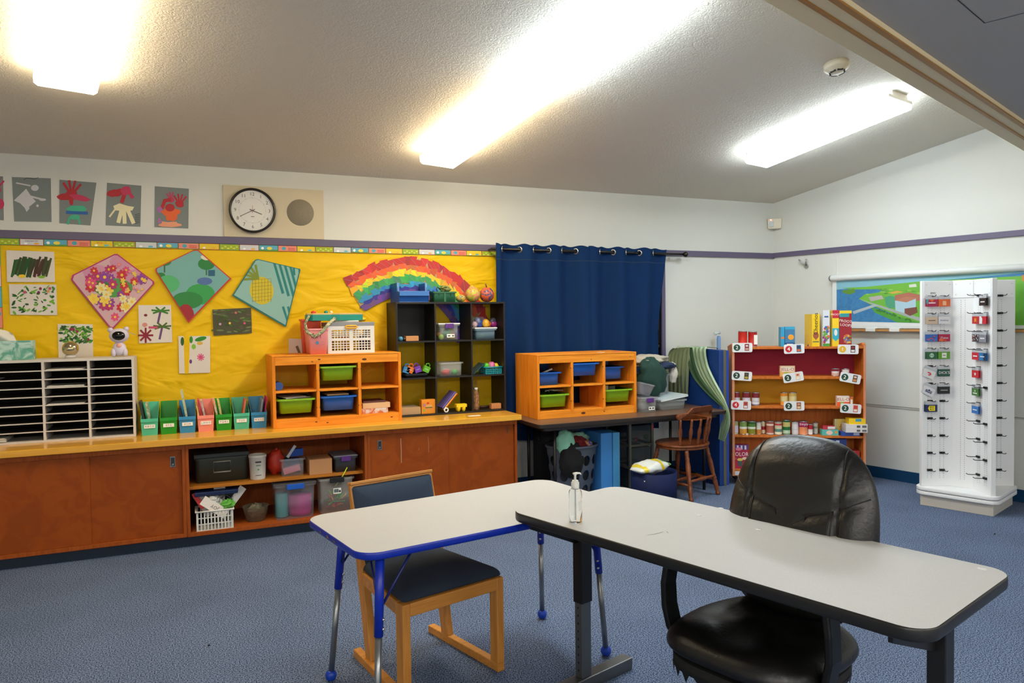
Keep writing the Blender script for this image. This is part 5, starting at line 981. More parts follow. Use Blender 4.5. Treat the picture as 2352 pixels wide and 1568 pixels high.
# ------------------------------------------------------------------ pantry shelf
PO = Vector((-1.16, -.724, 0)); PRZ = rad(-32); ux, un = Vector((cos(PRZ), sin(PRZ), 0)), Vector((-sin(PRZ), cos(PRZ), 0))
def PP(px, py, yl=0.): p = hit(px, py, un, un.dot(PO)+yl)-PO; return p.dot(ux), p.z
def PW(x, y, z): return PO+ux*x+un*y+Vector((0, 0, z))
PW_ = 1.125; PD = .27; BIR = mt('CC7430', .5, kind='woodv', scale=50, h2='B86022', spec=.2); BIE = mt('CC8660', .45)
o = thing('pantry_shelf', 'rolling wooden shelf of groceries in the corner, red and yellow backing', 'shelf', PO, PRZ)
ZA = PP(1830, 796)[1]; ZB = PP(1830, 865)[1]; ZC = PP(1830, 933)[1]; ZD = PP(1830, 1000)[1]; ZE = PP(1700, 1077)[1]
prof = [(0, .075), (PD, .075), (PD, ZA+.0), (.05, ZA+.03), (0.005, ZA+.015)]
for x in (0, PW_-.022): mb = MB(FR((x, 0, 0), (0, 1, 0), (0, 0, 1))); mb.prism(prof, 0, .022, BIR); mb.box(-.002, .0, .076, ZA+.015, 0, .022, BIE) if 0 else None; mb.build('side_panel', o, .004)
for x in (.0, PW_-.022): mb = MB(); mb.box(x+.001, x+.021, -.0015, .0, .08, ZA+.01, BIE); mb.build('edge_strip', o)
for z in (ZA, ZB, ZC, ZD, ZE): MB().box(.022, PW_-.022, .004, PD-.01, z-.02, z, BIR).build('shelf', o, .001)
MB().box(.022, PW_-.022, PD-.01, PD, .09, ZA, BIR).build('back_panel', o)
MB().box(.022, PW_-.022, PD-.012, PD-.0105, ZB, ZA-.021, mt('A01E3A', .75)).build('red_backing', o); MB().box(.022, PW_-.022, PD-.012, PD-.0105, ZC, ZB-.021, mt('D8A010', .7, bump=.3, scale=8)).build('yellow_backing', o)
mb = MB(); mb.box(.022, PW_-.022, .002, .02, ZE-.055, ZE-.02, mt('D0D2D8', .4)); mb.build('white_strip', o); mb = MB(); mb.box(.022, PW_-.022, .002, PD, .078, ZE-.055, BIR); mb.build('bottom_rail', o)
for x in (.06, PW_-.06):
    for y in (.05, PD-.05): mb = MB(); mb.ball((x, y, .032), .03, mt('5A5A5C', .25, .7), 16, 12); mb.cyl((x, y, .05), (x, y, .085), .008, DM, 8); mb.build('caster', o)
for px, py in ((1716, 997), (1826, 1002)): x, z = PP(px, py); mb = MB(FRONT(x, .0035, z)); mb.oval(0, 0, .011, .011, mt('D8D0C0', .4), .0006, 14); mb.build('sticker', o)
SHZ = {'A': ZA, 'B': ZB, 'C': ZC, 'D': ZD, 'E': ZE}
def pcard(px, py, n, hx, tilt, thx, lab):
    x, z = PP(px, py, -.012); mb = MB(FRONT(0, 0, 0) @ RZ(tilt)); W2, H2 = .086, .041
    P = []
    for cx, cy, a0 in ((W2-.012, -H2+.012, 270), (W2-.012, H2-.012, 0), (-W2+.012, H2-.012, 90), (-W2+.012, -H2+.012, 180)): P += [(cx+.012*cos(rad(a0+q)), cy+.012*sin(rad(a0+q))) for q in (0, 45, 90)]
    mb.prism(P, -.001, .001, mt('E4E6E8', .3)); mb.oval(-.046, 0, .029, .029, mt(hx, .5), .0014, 20); mb.text(n, -.046, -.001, .045, WHT, .0018, bold=.001); mb.rect(.02, -.028, .058, .032, mt(thx[0], .5), .0014); mb.rect(.025, -.022, .053, -.004, mt(thx[1], .5), .0018); mb.oval(.039, .015, .012, .007, mt(thx[2], .5), .0018)
    p = PW(x, -.012, z); solo(mb, 'price_card', lab, 'price card', p, PRZ, 'white number cards along the shelf edges')
G2, R4, Y1 = '10402C', 'C8202C', 'E0B020'
for a in ((1705, 798, '2', G2, 0, ('8A1A28', 'C8A090', 'E0E0E0'), 'number 2 card at the top left of the grocery shelf'), (1824, 801, '4', R4, 2, ('2A5080', 'E0702A', '3A2A2A'), 'number 4 card in the middle of the top shelf'), (1948, 802, '1', Y1, -1, ('4A1A1A', 'E8E0E0', 'A03030'), 'number 1 card at the top right of the grocery shelf'),
          (1704, 863, '2', G2, -4, ('3A3A2A', 'B8A030', '6A4A4A'), 'number 2 card at the left end of the second shelf'), (1822, 866, '2', G2, 9, ('E0C8A0', 'F0E8E0', 'C02A4A'), 'tilted number 2 card in the middle of the second shelf'), (1953, 868, '2', G2, -11, ('6A4A3A', 'D08A4A', 'E8D0C0'), 'tilted number 2 card at the right end of the second shelf'),
          (1702, 930, '4', R4, -2, ('B8503A', 'E0E0E8', '8A2A2A'), 'number 4 card at the left end of the third shelf'), (1824, 932, '2', G2, 1, ('9A5A3A', 'E0C090', 'C8A080'), 'number 2 card in the middle of the third shelf'), (1954, 938, '2', G2, -4, ('D0502A', 'F0E0D8', 'C02A4A'), 'number 2 card at the right end of the third shelf')): pcard(*a)
def can(px0, px1, py0, sh, lab, base, bands, txt=None, grp=None, yl=.05, tin='B8B8B8'):
    x0, _ = PP(px0, 900, yl-.03); x1, _ = PP(px1, 900, yl-.03); r = (x1-x0)/2; z = SHZ[sh]+.0005; h = PP((px0+px1)/2, py0, yl-.02)[1]-z
    mb = MB(); T_ = mt(tin, .25, .85); mb.lathe([(.001, 0), (r, 0), (r+.001, .004), (r-.001, .007)], T_, 22, cap=False); mb.lathe([(r-.001, .007), (r-.001, h-.007)], mt(base, .4), 22, cap=False); mb.lathe([(r-.001, h-.007), (r+.001, h-.003), (r, h), (r-.004, h-.002), (.001, h-.003)], T_, 22, cap=False)
    for (z0, z1, hx) in bands: mb.lathe([(r-.0004, .007+(h-.014)*z0), (r-.0004, .007+(h-.014)*z1)], mt(hx, .4), 22, cap=False)
    if txt: mb.M = FRONT(0, -r-.0006, h*txt[2]) @ Matrix.Scale(1, 4); mb.text(txt[0], 0, 0, txt[3], mt(txt[1], .5), .0012)
    return solo(mb, 'food_can', lab, 'can', PW((x0+x1)/2, yl, z), PRZ+rad(-5), grp)
def pbox(px0, px1, py0, sh, lab, base, fn=None, d=.05, yl=.02, zb_=None, name='food_box', grp=None, rz=0., py1=None, tilt=0):
    x0, _ = PP(px0, 850, yl); x1, _ = PP(px1, 850, yl); z = SHZ[sh]+.0005 if zb_ is None else zb_; h = PP((px0+px1)/2, py0, yl)[1]-z; w_ = x1-x0
    mb = MB(); mb.box(-w_/2, w_/2, 0, d, 0, h, mt(base, .45))
    if fn: mb.M = FRONT(0, -.0002, h/2); fn(mb, w_, h)
    return solo(mb, name, lab, 'box', PW((x0+x1)/2, yl, z), PRZ+rz, grp), z+h
gA = 'groceries on the top shelf'; gD = 'cans in the fourth row'
can(1697, 1718, 760, 'A', 'tall red soup can, left of the pair on the top shelf', 'C82A1A', [(.0, .12, 'D85A2A')], None, gA, .08); can(1720, 1741, 761, 'A', 'tall red soup can with white panel, right of the pair', 'B8201A', [], None, gA, .08)
x, z = PP(1735, 778, .035); solo(MB(FRONT(0, 0, 0)).rect(-.012, -.04, .018, .045, WHT, 0), 'can_label', 'white panel on the right tall red soup can', 'label', PW(x, .0365, z-.01), PRZ)
MC = lambda mb, w, h: (mb.rect(-w/2, -h/2, w/2, -h*.3, mt('1A4A88', .4), .0005), mb.oval(w*.1, -.005, w*.3, h*.14, mt('F0A020', .4), .0008), mb.rect(-w/2, h*.36, w/2, h*.5, mt('2AA0C8', .4), .0005), mb.rect(-w*.3, -h*.42, w*.3, -h*.36, WHT, .0008))
pbox(1794, 1802, 751, 'A', 'thin blue macaroni box, left of the pair', '2A9AC8', lambda mb, w, h: mb.rect(-w/2, -h*.1, w/2, -.0, mt('D87A3A', .4), .0005), .1, .03, grp=gA); pbox(1803, 1826, 750, 'A', 'blue and orange macaroni box, right of the pair', '3A7AA8', MC, .035, .03, grp=gA)
mb = MB(FRONT(0, 0, 0)); mb.prism([(-.03, 0), (.045, 0), (.03, .15), (-.02, .09), (.01, .07)], -.004, 0, mt('1C3A80', .4)); x, z = PP(1862, 795, .1); solo(mb, 'blue_folder', 'dark blue folded card behind the yellow cereal box', 'folder', PW(x, .1, ZA+.0005), PRZ)
def ch(mb, w, h): 
    mb.text('Cheerios', 0, h*.20, .052, mt('20180E', .5), .001, 90); mb.oval(0, -h*.16, w*.38, h*.11, mt('A85A3A', .5), .0008, 14); mb.poly([(-w*.38, -h*.16), (w*.38, -h*.16), (0, -h*.31)][::-1], mt('A85A3A', .5), .0008); mb.rect(-w*.4, -h*.37, w*.4, -h*.34, mt('5A6A50', .5), .0008)
pbox(1865, 1883, 721, 'A', 'yellow oat cereal box with its name written sideways', 'F0C810', ch, .2, .01, grp=gA, rz=rad(4))
def wh(mb, w, h):
    mb.rect(-w*.3, h*.3, w*.3, h*.34, mt('3A5A90', .5), .001); 
    for i in range(26): mb.oval(random.uniform(-w*.4, w*.4), random.uniform(-h*.4, h*.05), .012, .012, mt(random.choice(['C83A2A', '3A6AC0', '6AA83A', 'D8702A', '8A3A9A']), .5), .0006+i*.00003, 8)
    mb.rect(-w/2, -h/2, w/2, -h*.42, mt('4A9A3A', .5), .0005)
pbox(1890, 1906, 712, 'A', 'white cereal box printed with coloured shapes', 'D8DCE4', wh, .19, .015, grp=gA, rz=rad(6))
def fl(mb, w, h): mb.rect(-w/2, h*.28, w/2, h*.5, mt('C01A38', .5), .0006); mb.text('FROOT', 0, h*.38, .024, WHT, .001); mb.poly([(-w/2, 0), (w/2, 0), (w/2, -h*.28), (0, -h*.36), (-w/2, -h*.28)][::-1], mt('2AA8C0', .5), .0006); mb.oval(0, -h*.12, w*.25, h*.09, mt('E8E0D8', .5), .001)
pbox(1912, 1927, 712, 'A', 'narrow red and yellow side of a cereal box', 'F0C820', fl, .19, .012, grp=gA)
def fr(mb, w, h):
    mb.rect(-w/2, h*.42, w/2, h*.5, mt('E8C820', .5), .0006); mb.rect(-w/2, h*.32, w*.3, h*.42, mt('2A9098', .5), .0006); mb.text('FROOT', 0, h*.2, .032, WHT, .001, -8); mb.text('LOOPS', .004, h*.09, .032, WHT, .001, -8)
    for i in range(30): a = random.uniform(0, 6.28); q = random.uniform(.2, 1); mb.oval(w*.12+cos(a)*w*.3*q, -h*.3+sin(a)*h*.16*q, .01, .01, mt(random.choice(['6A8A3A', 'D8A84A', 'C86A3A', 'A83A3A', '5A6AA0']), .5), .0008+i*.00003, 8)
pbox(1928, 1956, 713, 'A', 'large crimson fruit cereal box at the right of the top shelf', '9A1626', fr, .06, .012, grp=gA)
JL = lambda hx: (lambda mb, w, h: (mb.rect(-w/2, -h/2, w/2, -h*.1, mt(hx, .5), .0005), mb.rect(-w*.42, -h*.05, w*.42, h*.42, mt('F0E8D8', .5), .0006), mb.text('JELL-O', 0, h*.16, h*.42, mt('A01838', .5), .0012), mb.oval(-w*.1, -h*.25, w*.14, h*.16, mt('8AC040', .5), .0012)))
pbox(1792, 1826, 840, 'B', 'pale orange gelatin box in the middle of the second shelf', 'E8C8A0', JL('E0B060'), .04, .05); pbox(1922, 1951, 909, 'C', 'white and orange gelatin box at the right of the third shelf', 'E8D8D0', JL('E8602A'), .04, .04, grp='gelatin boxes on the third shelf'); pbox(1952, 1959, 911, 'C', 'second gelatin box seen end on behind the white and orange one', 'E07A4A', lambda mb, w, h: mb.rect(-w*.3, -h*.3, w*.4, h*.2, WHT, .0006), .07, .05, grp='gelatin boxes on the third shelf')
can(1912, 1930, 846, 'B', 'small maroon and cream can, left of two on the second shelf', '8A2030', [(0, .4, 'D0A898'), (.4, .7, 'D8D0D0')], None, 'small cans on the second shelf', .05); can(1936, 1953, 846, 'B', 'small red and white can, right of two on the second shelf', 'A02030', [(.45, .95, 'E0DCDC')], None, 'small cans on the second shelf', .07)
for i, (a, b, l) in enumerate(((1684, 1701, 'left'), (1706, 1725, 'middle'), (1728, 1746, 'right'))): can(a, b, 900+i*.5, 'C', 'maroon and white can, %s of the three on the third shelf' % l, ['C8C4D0', 'CFC8D4', 'D0CCD0'][i], [(.62, 1, '7A2028'), (0, .06, '5A4A6A'), (.3, .34, 'A8A0C0')], None, 'maroon and white cans on the third shelf', .05)
for i, (a, b, l) in enumerate(((1794, 1811, 'left'), (1813, 1832, 'right'))): can(a, b, 901, 'C', 'orange fruit can, %s of the two on the third shelf' % l, ['E8902A', 'D8B860'][i], [(.3, .75, 'D8C890')], None, 'orange fruit cans on the third shelf', .05)
rowD = [(1680, 1697, 967, 'olive and white can, leftmost', 'A8A870', [(.1, .7, 'C8C0D0')]), (1699, 1717, 967, 'green vegetable can with orange food picture', '8AA858', [(0, .42, 'D89A3A'), (.42, .6, 'E8E4D8')]), (1718, 1737, 967, 'green bean can with dark stripes', '5A8A3A', [(0, .42, '8A8A2A'), (.42, .6, 'E0E4D8'), (.85, 1, '2A5A2A')]), (1738, 1750, 969, 'narrow white and orange can', 'D8D4C8', [(0, .4, 'C8803A')]), (1748, 1760, 967, 'cream and red can behind the narrow', 'E0D0A8', [(.3, .6, 'B02028')]), (1761, 1779, 967, 'reddish brown bean can', 'A85A48', [(.7, .85, 'E0C8B8'), (0, .1, 'E0D0C8')]), (1780, 1798, 968, 'cream can with teal picture', 'D8CCB0', [(.2, .45, '5A8A80'), (.75, .9, 'B83038')]), (1799, 1817, 964, 'dark green can with yellow label', '1A6A34', [(.55, .9, 'C8B870'), (.05, .3, 'B8D0B0')]), (1820, 1836, 968, 'white nutrition label can', 'D0CCD0', [(.1, .85, 'DCD8DC'), (.4, .42, '555555')]), (1836, 1857, 967, 'pink and orange soup can', 'E08A5A', [(.6, 1, 'A81850')]), (1857, 1869, 974, 'short red and white can', 'E0D8D4', [(.55, 1, 'B81830')]), (1869, 1881, 970, 'silver white can, rightmost', 'C0C0B8', [(.5, .7, '8A9A80')])]
for i, (a, b, y, l, base, bd_) in enumerate(rowD): can(a, b, y, 'D', l+' in the row of cans on the fourth shelf', base, bd_, ('Simply', 'F4E8F0', .8, .028) if i == 9 else None, gD, .10 if i in (4, 11) else .05)
TE = lambda mb, w, h: (mb.oval(-w*.05, 0, w*.2, h*.4, mt('E8C8B8', .5), .0006), mb.oval(w*.35, h*.1, w*.08, h*.25, mt('E8902A', .5), .0006))
_, zt_ = pbox(1888, 1926, 987, 'D', 'teal box with an orange dot on the fourth shelf', '5AB8B0', TE, .08, .02); pbox(1890, 1918, 978, 'D', 'low red and white box on the teal box', 'C03040', lambda mb, w, h: mb.rect(-w*.1, -h*.35, w*.5, h*.35, mt('E0D8D8', .5), .0006), .06, .04, zt_+.0005)
pbox(1917, 1942, 962, 'D', 'tall pale yellow box with sideways red lettering', 'D8C060', lambda mb, w, h: (mb.text('Nilla', w*.1, -h*.1, .04, mt('B02030', .5), .001, 90), mb.rect(-w/2, -h/2, -w*.3, h*.5, mt('C8BC98', .5), .0006)), .05, .11)
_, z1_ = pbox(1932, 1976, 992, 'D', 'flat blue box under the stack of white boxes', '2448A0', lambda mb, w, h: mb.rect(w*.15, -h*.3, w*.45, h*.3, mt('B8C0D8', .5), .0006), .1, .0, grp='boxes stacked at the right of the fourth shelf')
bc = lambda mb, w, h: (mb.rect(w*.0, -h*.25, w*.16, h*.25, mt('555555', .5), .0006), mb.rect(w*.25, -h*.25, w*.45, h*.25, mt('666666', .5), .0006))
_, z2_ = pbox(1943, 1993, 984.5, 'D', 'lower of two flat white boxes on the blue box', 'D8D4D4', bc, .12, -.03, z1_+.0005, grp='boxes stacked at the right of the fourth shelf'); _, z3_ = pbox(1943, 1993, 974.5, 'D', 'upper of two flat white boxes on the blue box', 'DCD8D8', bc, .12, -.03, z2_+.0005, grp='boxes stacked at the right of the fourth shelf'); pbox(1950, 1988, 961.5, 'D', 'bright yellow box topmost on the white boxes', 'F0C810', lambda mb, w, h: mb.rect(-w*.1, 0, w*.25, h*.5, mt('3A9AC0', .5), .0006), .1, -.02, z3_+.0005, grp='boxes stacked at the right of the fourth shelf')
def col(mb, w, h):
    mb.rect(-w/2, h*.3, w/2, h*.5, mt('5A3A78', .5), .0005)
    for i in range(4): mb.rect(-w*.4+i*w*.22, h*.3, -w*.4+i*w*.22+w*.1, h*.47, mt('D8D0E0', .5), .0007)
    mb.oval(-w*.08, h*.32, w*.18, h*.07, mt('D87A98', .5), .0009); mb.text('COLOR', 0, h*.1, .05, mt('F0E0E0', .5), .001, sx=.85); mb.poly([(-w*.14, -h*.14), (w*.14, -h*.14), (w*.08, -h*.4), (-w*.08, -h*.4)][::-1], mt('3A5A50', .5), .0009); mb.oval(0, -h*.12, w*.17, h*.06, mt('D8C050', .5), .0011); mb.oval(w*.27, -h*.07, w*.15, h*.06, mt('E8C8B0', .5), .0011); mb.oval(w*.32, -h*.36, w*.09, h*.05, mt('E8D8D8', .5), .0011); mb.oval(-w*.3, -h*.08, w*.1, h*.04, mt('C84A60', .5), .0009)
pbox(1679, 1719, 1021, 'E', 'crimson COLOR cupcake liner box on the bottom shelf', 'A8183C', col, .05, .02, name='kit_box'); pbox(1722, 1734, 1052, 'E', 'small teal and orange box beside the crimson one', '3A9A98', lambda mb, w, h: mb.rect(-w/2, -h/2, w/2, 0, mt('D08A3A', .5), .0006), .1, .04)
_, zq = pbox(1895, 1945, 1022, 'E', 'tall dark box at the right of the bottom shelf behind the office chair', '2A2420', None, .12, .05); pbox(1889, 1945, 1008, 'E', 'dark blue box with pink panel just above the office chair', '1E3478', lambda mb, w, h: (mb.rect(-w*.45, -h*.1, -w*.1, h*.35, mt('C890C8', .5), .0006), mb.rect(w*.05, -h*.2, w*.2, h*.3, mt('B8C8E0', .5), .0006)), .12, .02, zq+.0005); pbox(1946, 1975, 1035, 'E', 'red box at the lower right of the bottom shelf', 'A82A28', None, .1, .05)
# ------------------------------------------------------------------ wall map on the right wall
s0 = .672; o = thing('wall_map', 'pull-down wall map of a painted coastal town under a white roller', 'wall map', (0, 0, 0), RZ_R)
WR = mt('D8DCDC', .35); zr = 1.85
mb = MB(); mb.lathe([(.001, 0), (.028, 0), (.03, .01), (.03, 2.25), (.001, 2.26)], WR, 24, (s0+.012, -.055, zr), (1, 0, 0)); mb.box(s0+.012, 2.9, -.035, 0, zr+.005, zr+.03, WR); mb.build('roller_case', o); MB().lathe([(.001, 0), (.024, .0), (.03, .012), (.001, .013)], mt('4A4A4A', .4), 20, (s0, -.055, zr), (1, 0, 0)).build('end_cap', o)
mb = MB(); mb.box(.690, 2.9, -.043, -.040, 1.40, 1.84, mt('DCE0E0', .5)); mb.build('sheet', o)
inv = (Matrix.Rotation(RZ_R, 4, 'Z')).inverted(); A_ = AFF(2015, 690, .044, True); MBm = MB(inv @ A_)
cx, cy = 2015, 690; Q = [(1917, 641), (2352, 618), (2352, 742), (2108, 739), (1917, 740)]
MBm.poly([(x-cx, cy-y, 0) for x, y in Q][::-1], mt('3A7FB4', .5, kind='blotch', scale=14, h2='3474A8'))
def mp(pts, hx, z): MBm.poly([(x-cx, cy-y, 0) for x, y in pts][::-1], mt(hx, .5), z) if 0 else MBm.add([(x-cx, cy-y, z) for x, y in pts][::-1], [tuple(range(len(pts)))], mt(hx, .5))
mp([(1917, 641), (2352, 618), (2352, 632), (2108, 650), (1917, 664)], '7FB6C8', .0004); mp([(1930, 660), (1990, 658), (2110, 648), (2200, 645), (2352, 640), (2352, 742), (2095, 739), (2030, 712), (2000, 700), (1972, 686), (1985, 676), (2040, 668), (2020, 664), (1960, 664)], '6CB03C', .0005)
mp([(1930, 666), (1960, 662), (1964, 670), (1950, 676), (1934, 672)], '5A8A30', .0006); mp([(2000, 704), (2050, 722), (2110, 739), (2060, 739), (2010, 718)], '4C9A38', .0007); mp([(1956, 716), (2010, 698), (2016, 702), (1960, 722)], 'A8B4BC', .0009); mp([(1972, 686), (2012, 698), (2110, 728), (2110, 736), (2010, 702)], 'A0A8A8', .0008)
mp([(2032, 682), (2045, 679), (2055, 682), (2055, 706), (2042, 708), (2034, 700)], '4A9A7A', .001); mp([(2055, 678), (2085, 672), (2110, 678), (2110, 690), (2055, 696)], 'B06A58', .001); mp([(2055, 690), (2100, 684), (2100, 712), (2075, 718), (2056, 712)], 'A8C8D8', .0012); mp([(2056, 690), (2078, 681), (2104, 684), (2080, 694)], 'B87A60', .0014)
mp([(2076, 708), (2102, 704), (2104, 716), (2088, 724), (2076, 718)], '7A4A40', .0016); mp([(1995, 682), (2025, 678), (2030, 686), (2000, 692)], 'B0A8A8', .0012); mp([(2085, 655), (2100, 653), (2102, 660), (2086, 661)], 'C8D0C8', .0012); mp([(2040, 672), (2060, 668), (2075, 671), (2050, 675)], 'D0A84A', .0011)
mp([(2300, 640), (2352, 632), (2352, 648), (2300, 652)], 'C8803A', .0012); mp([(2330, 700), (2352, 705), (2352, 720), (2330, 712)], '2A6AA0', .0012); mp([(2325, 660), (2345, 664), (2325, 672)], '3A90B0', .0012)
for i in range(26):
    x, y = random.uniform(2010, 2090), 0; y = 708+(x-2010)*.32+random.uniform(-2, 4); MBm.oval(x-cx, cy-y, 2.5, 2, mt('3A7A2A', .5), .0016+i*.00002, 7)
for i in range(14): MBm.oval(random.uniform(1990, 2110)-cx, cy-random.uniform(664, 676), 5, 1.6, mt(random.choice(['4F8A30', '8AC050', '5A9A3A']), .5), .0008+i*.00002, 8)
MBm.build('picture', o)
mb = MB(); mb.box(.84, 2.9, -.046, -.040, 1.372, 1.40, WR); mb.build('bottom_margin', o)
o = thing('marker_tray', 'thin wooden rail with white clips below the wall map', 'rail', (0, 0, 0), RZ_R); mb = MB(); mb.box(.78, 2.9, -.06, 0, 1.345, 1.366, mt('C08A50', .45, kind='wood', h2='A8743C')); mb.build('rail', o, .002)
for a in (1.03, 1.25): MB().box(a, a+.09, -.062, -.0, 1.344, 1.372, mt('E0E0DC', .4)).build('white_clip', o, .001)
# ------------------------------------------------------------------ card rack
RC = Vector((-.016, -2.092, 0)); RR = rad(-26.5); RM = Matrix.Translation(RC) @ Matrix.Rotation(RR, 4, 'Z'); RI = RM.inverted()
o = thing('card_rack', 'tall white cross-shaped display rack with black hooks and gift cards', 'display rack', RC, RR); RW = mt('EAECEE', .4); RW2 = mt('E8EAEC', .42)
def sq(h, r, n=6):
    P = []
    for a0, (cx, cy) in zip((270, 0, 90, 180), ((h-r, -h+r), (h-r, h-r), (-h+r, h-r), (-h+r, -h+r))): P += [(cx+r*cos(rad(a0+90*i/n)), cy+r*sin(rad(a0+90*i/n))) for i in range(n+1)]
    c_, s_ = cos(pi/4), sin(pi/4); return [(x*c_-y*s_, x*s_+y*c_) for x, y in P]
MB().prism(sq(.25, .004), 0, .09, mt('C4C0B8', .5)).build('plinth', o)
mb = MB(); mb.prism(sq(.285, .07), .09, .117, RW, True); mb.prism(sq(.28, .07), .117, .122, mt('2A2A2A', .5)); mb.prism(sq(.285, .07), .122, .150, RW, True); mb.build('base', o, .003)
zb0, zt0 = .150, 1.755; t = .0175; L_ = .352
wing = [(-L_, -t), (-.12, -t), (-t, -.12), (-t, -L_), (t, -L_), (t, -.12), (.12, -t), (L_, -t), (L_, t), (.12, t), (t, .12), (t, L_), (-t, L_), (-t, .12), (-.12, t), (-L_, t)]
mb = MB(); mb.prism(wing, zb0, zt0, RW2); mb.build('panels', o, .002)
zh = zt0-.135
for a, b in (((-L_+.012, -t), (-.125, -t)), ((-.118, -t-.003), (-t-.003, -.118)), ((-t, -.125), (-t, -L_+.012)), ((.125, -t), (L_-.01, -t))):
    A3, B3 = Vector((*a, zh)), Vector((*b, zh)); d = B3-A3; mb = MB(FR(A3, d, (0, 0, 1))); mb.box(0, d.length, 0, .13, 0, .003, RW); [mb.oval(q, w_, .0025, .0025, mt('555555', .5), .0036, 8) for q in (.02, d.length-.02) for w_ in (.025, .105)]; mb.build('header_plate', o)
mb = MB(FRONT(-.27, -t-.0035, zh+.038)); mb.text('8941', 0, 0, .022, TX, .0005); mb.build('number', o)
Hz0 = (RI @ hit(2132, 681, (.452, .892, 0), (Vector((.452, .892, 0)).dot(RC)-t))).z; PI_ = .1355
def dots(M):
    mb = MB(M); mb.zs = 0; K = mt('3A3A3C', .6)
    for off in (-.014, .014):
        for i in range(92): z = 1.60-i*.0152; mb.poly([(off-.0018, z-.002), (off+.0018, z-.002), (off+.0018, z+.002), (off-.0018, z+.002)], K, .0005)
    mb.build('hole_strip', o)
FL = lambda x: FR((x, -t-.0002, 0), (1, 0, 0), (0, 0, 1)); FF = lambda y: FR((-t-.0002, y, 0), (0, -1, 0), (0, 0, 1))
colL = [-.292, -.198]; colF = [-.195, -.285]; colR = [.135, .235]
for x in colL: dots(FL(x))
for y in colF: dots(FF(y))
for x in colR: dots(FL(x))
dots(FR((-.069, -.069, 0), (1, -1, 0), (0, 0, 1)))
hk = None
def hook(M, z):
    global hk
    if hk is None:
        mb = MB(); K = mt('0F0F10', .35); mb.box(-.019, .019, -.008, .008, 0, .012, K); mb.tube([(0, 0, .01), (0, 0, .05), (0, .002, .08), (0, .01, .092)], .0028, K, 6); hk = mb.build('hook', o); h = hk
    else: h = hk.copy(); SC.collection.objects.link(h); h.parent = o
    h.matrix_local = M @ Matrix.Translation((0, z, 0))
rows = [Hz0-PI_*i for i in range(11)]
for i, z in enumerate(rows):
    for x in colL: hook(FL(x), z)
    for x in colR: hook(FL(x), z)
    hook(FF(colF[0]), z)
    if i not in (4, 6): hook(FF(colF[1]), z-(.0 if i < 4 else .01))
def gcard(M, z, lab, base, fn=None, w=.088, h=.056, tilt=0., d=.03, n=4):
    mb = MB(RZ(tilt)); 
    for k in range(n): mb.box(-w/2, w/2, -h-.022, -.022, d-.004*k-.001, d-.004*k, mt(base, .35)); mb.box(-w/2, w/2, -.022, .004, d-.004*k-.001, d-.004*k, mt('D8DCE0', .3, alpha=.5))
    mb.M = RZ(tilt) @ TR(0, -.022-h/2, d+.0002)
    if fn: fn(mb, w, h)
    ob = solo(mb, 'gift_card', lab, 'gift card', group='gift cards on the white rack'); ob.matrix_world = RM @ M @ TR(0, z, 0)
def tx(s, c='F0F0F0', q=.4, y=0., extra=None): return lambda mb, w, h: (extra(mb, w, h) if extra else None, mb.text(s, 0, y, h*q, mt(c, .5), .0008) if s else mb.rect(-w*.3, y-h*q*.25, w*.3, y+h*q*.25, mt(c, .5), .0008))
a_, b_ = FL(colL[0]), FL(colL[1])
gcard(a_, rows[0], 'crimson gift card with teal flash, top left of the rack', 'B01848', tx('', q=.28, extra=lambda mb, w, h: (mb.poly([(-w/2, h/2), (-w*.3, h/2), (-w*.38, -h*.3), (-w/2, 0)], mt('2AA0A8', .4), .0004), mb.poly([(-w*.2, h/2), (w*.2, h/2), (0, 0)], mt('D8602A', .4), .0004))))
gcard(b_, rows[0], 'orange gift card in the top row of the rack', 'D8602A', lambda mb, w, h: mb.rect(-w*.15, -h*.35, w*.15, h*.25, mt('E8B08A', .4), .0004))
gcard(a_, rows[1], 'beige gift card in the second row of the rack', 'C8B49C', tx('', '6A5040', .22)); gcard(b_, rows[1], 'white gift card with blue lettering in the second row', 'D8DADC', tx('Academy', '2A3A78', .3))
gcard(a_, rows[2], 'mottled blue gift card in the third row of the rack', '2A62B0', lambda mb, w, h: [mb.oval(random.uniform(-w*.4, w*.4), random.uniform(-h*.4, h*.4), .008, .005, mt(random.choice(['3A78C8', '1E4E98', 'C05060']), .4), .0004+i*.00003, 8) for i in range(14)]); gcard(b_, rows[2], 'crimson and orange iTunes gift card in the third row', 'A81844', tx('iTunes', extra=lambda mb, w, h: (mb.oval(-w*.25, -h*.3, w*.2, h*.2, mt('D8602A', .4), .0004), mb.oval(w*.05, -h*.35, w*.15, h*.15, mt('C83A2A', .4), .0004))))
gcard(a_, rows[3], 'dark green gift card with a pale round emblem', '1E5A34', lambda mb, w, h: (mb.oval(0, 0, h*.3, h*.3, mt('A8D0B8', .4), .0004, 18), mb.oval(0, 0, h*.18, h*.2, mt('2A7A4A', .4), .0007, 12), mb.rect(-h*.05, -h*.28, h*.05, h*.28, mt('D8E8E0', .4), .0009))); gcard(b_, rows[3], 'light green gift card with a white square in the fourth row', '5A9A2A', lambda mb, w, h: (mb.rect(-w*.2, -h*.35, w*.2, h*.35, mt('E0E4D8', .4), .0004), mb.rect(-w*.12, -h*.05, w*.12, h*.05, mt('5A7A4A', .5), .0008)))
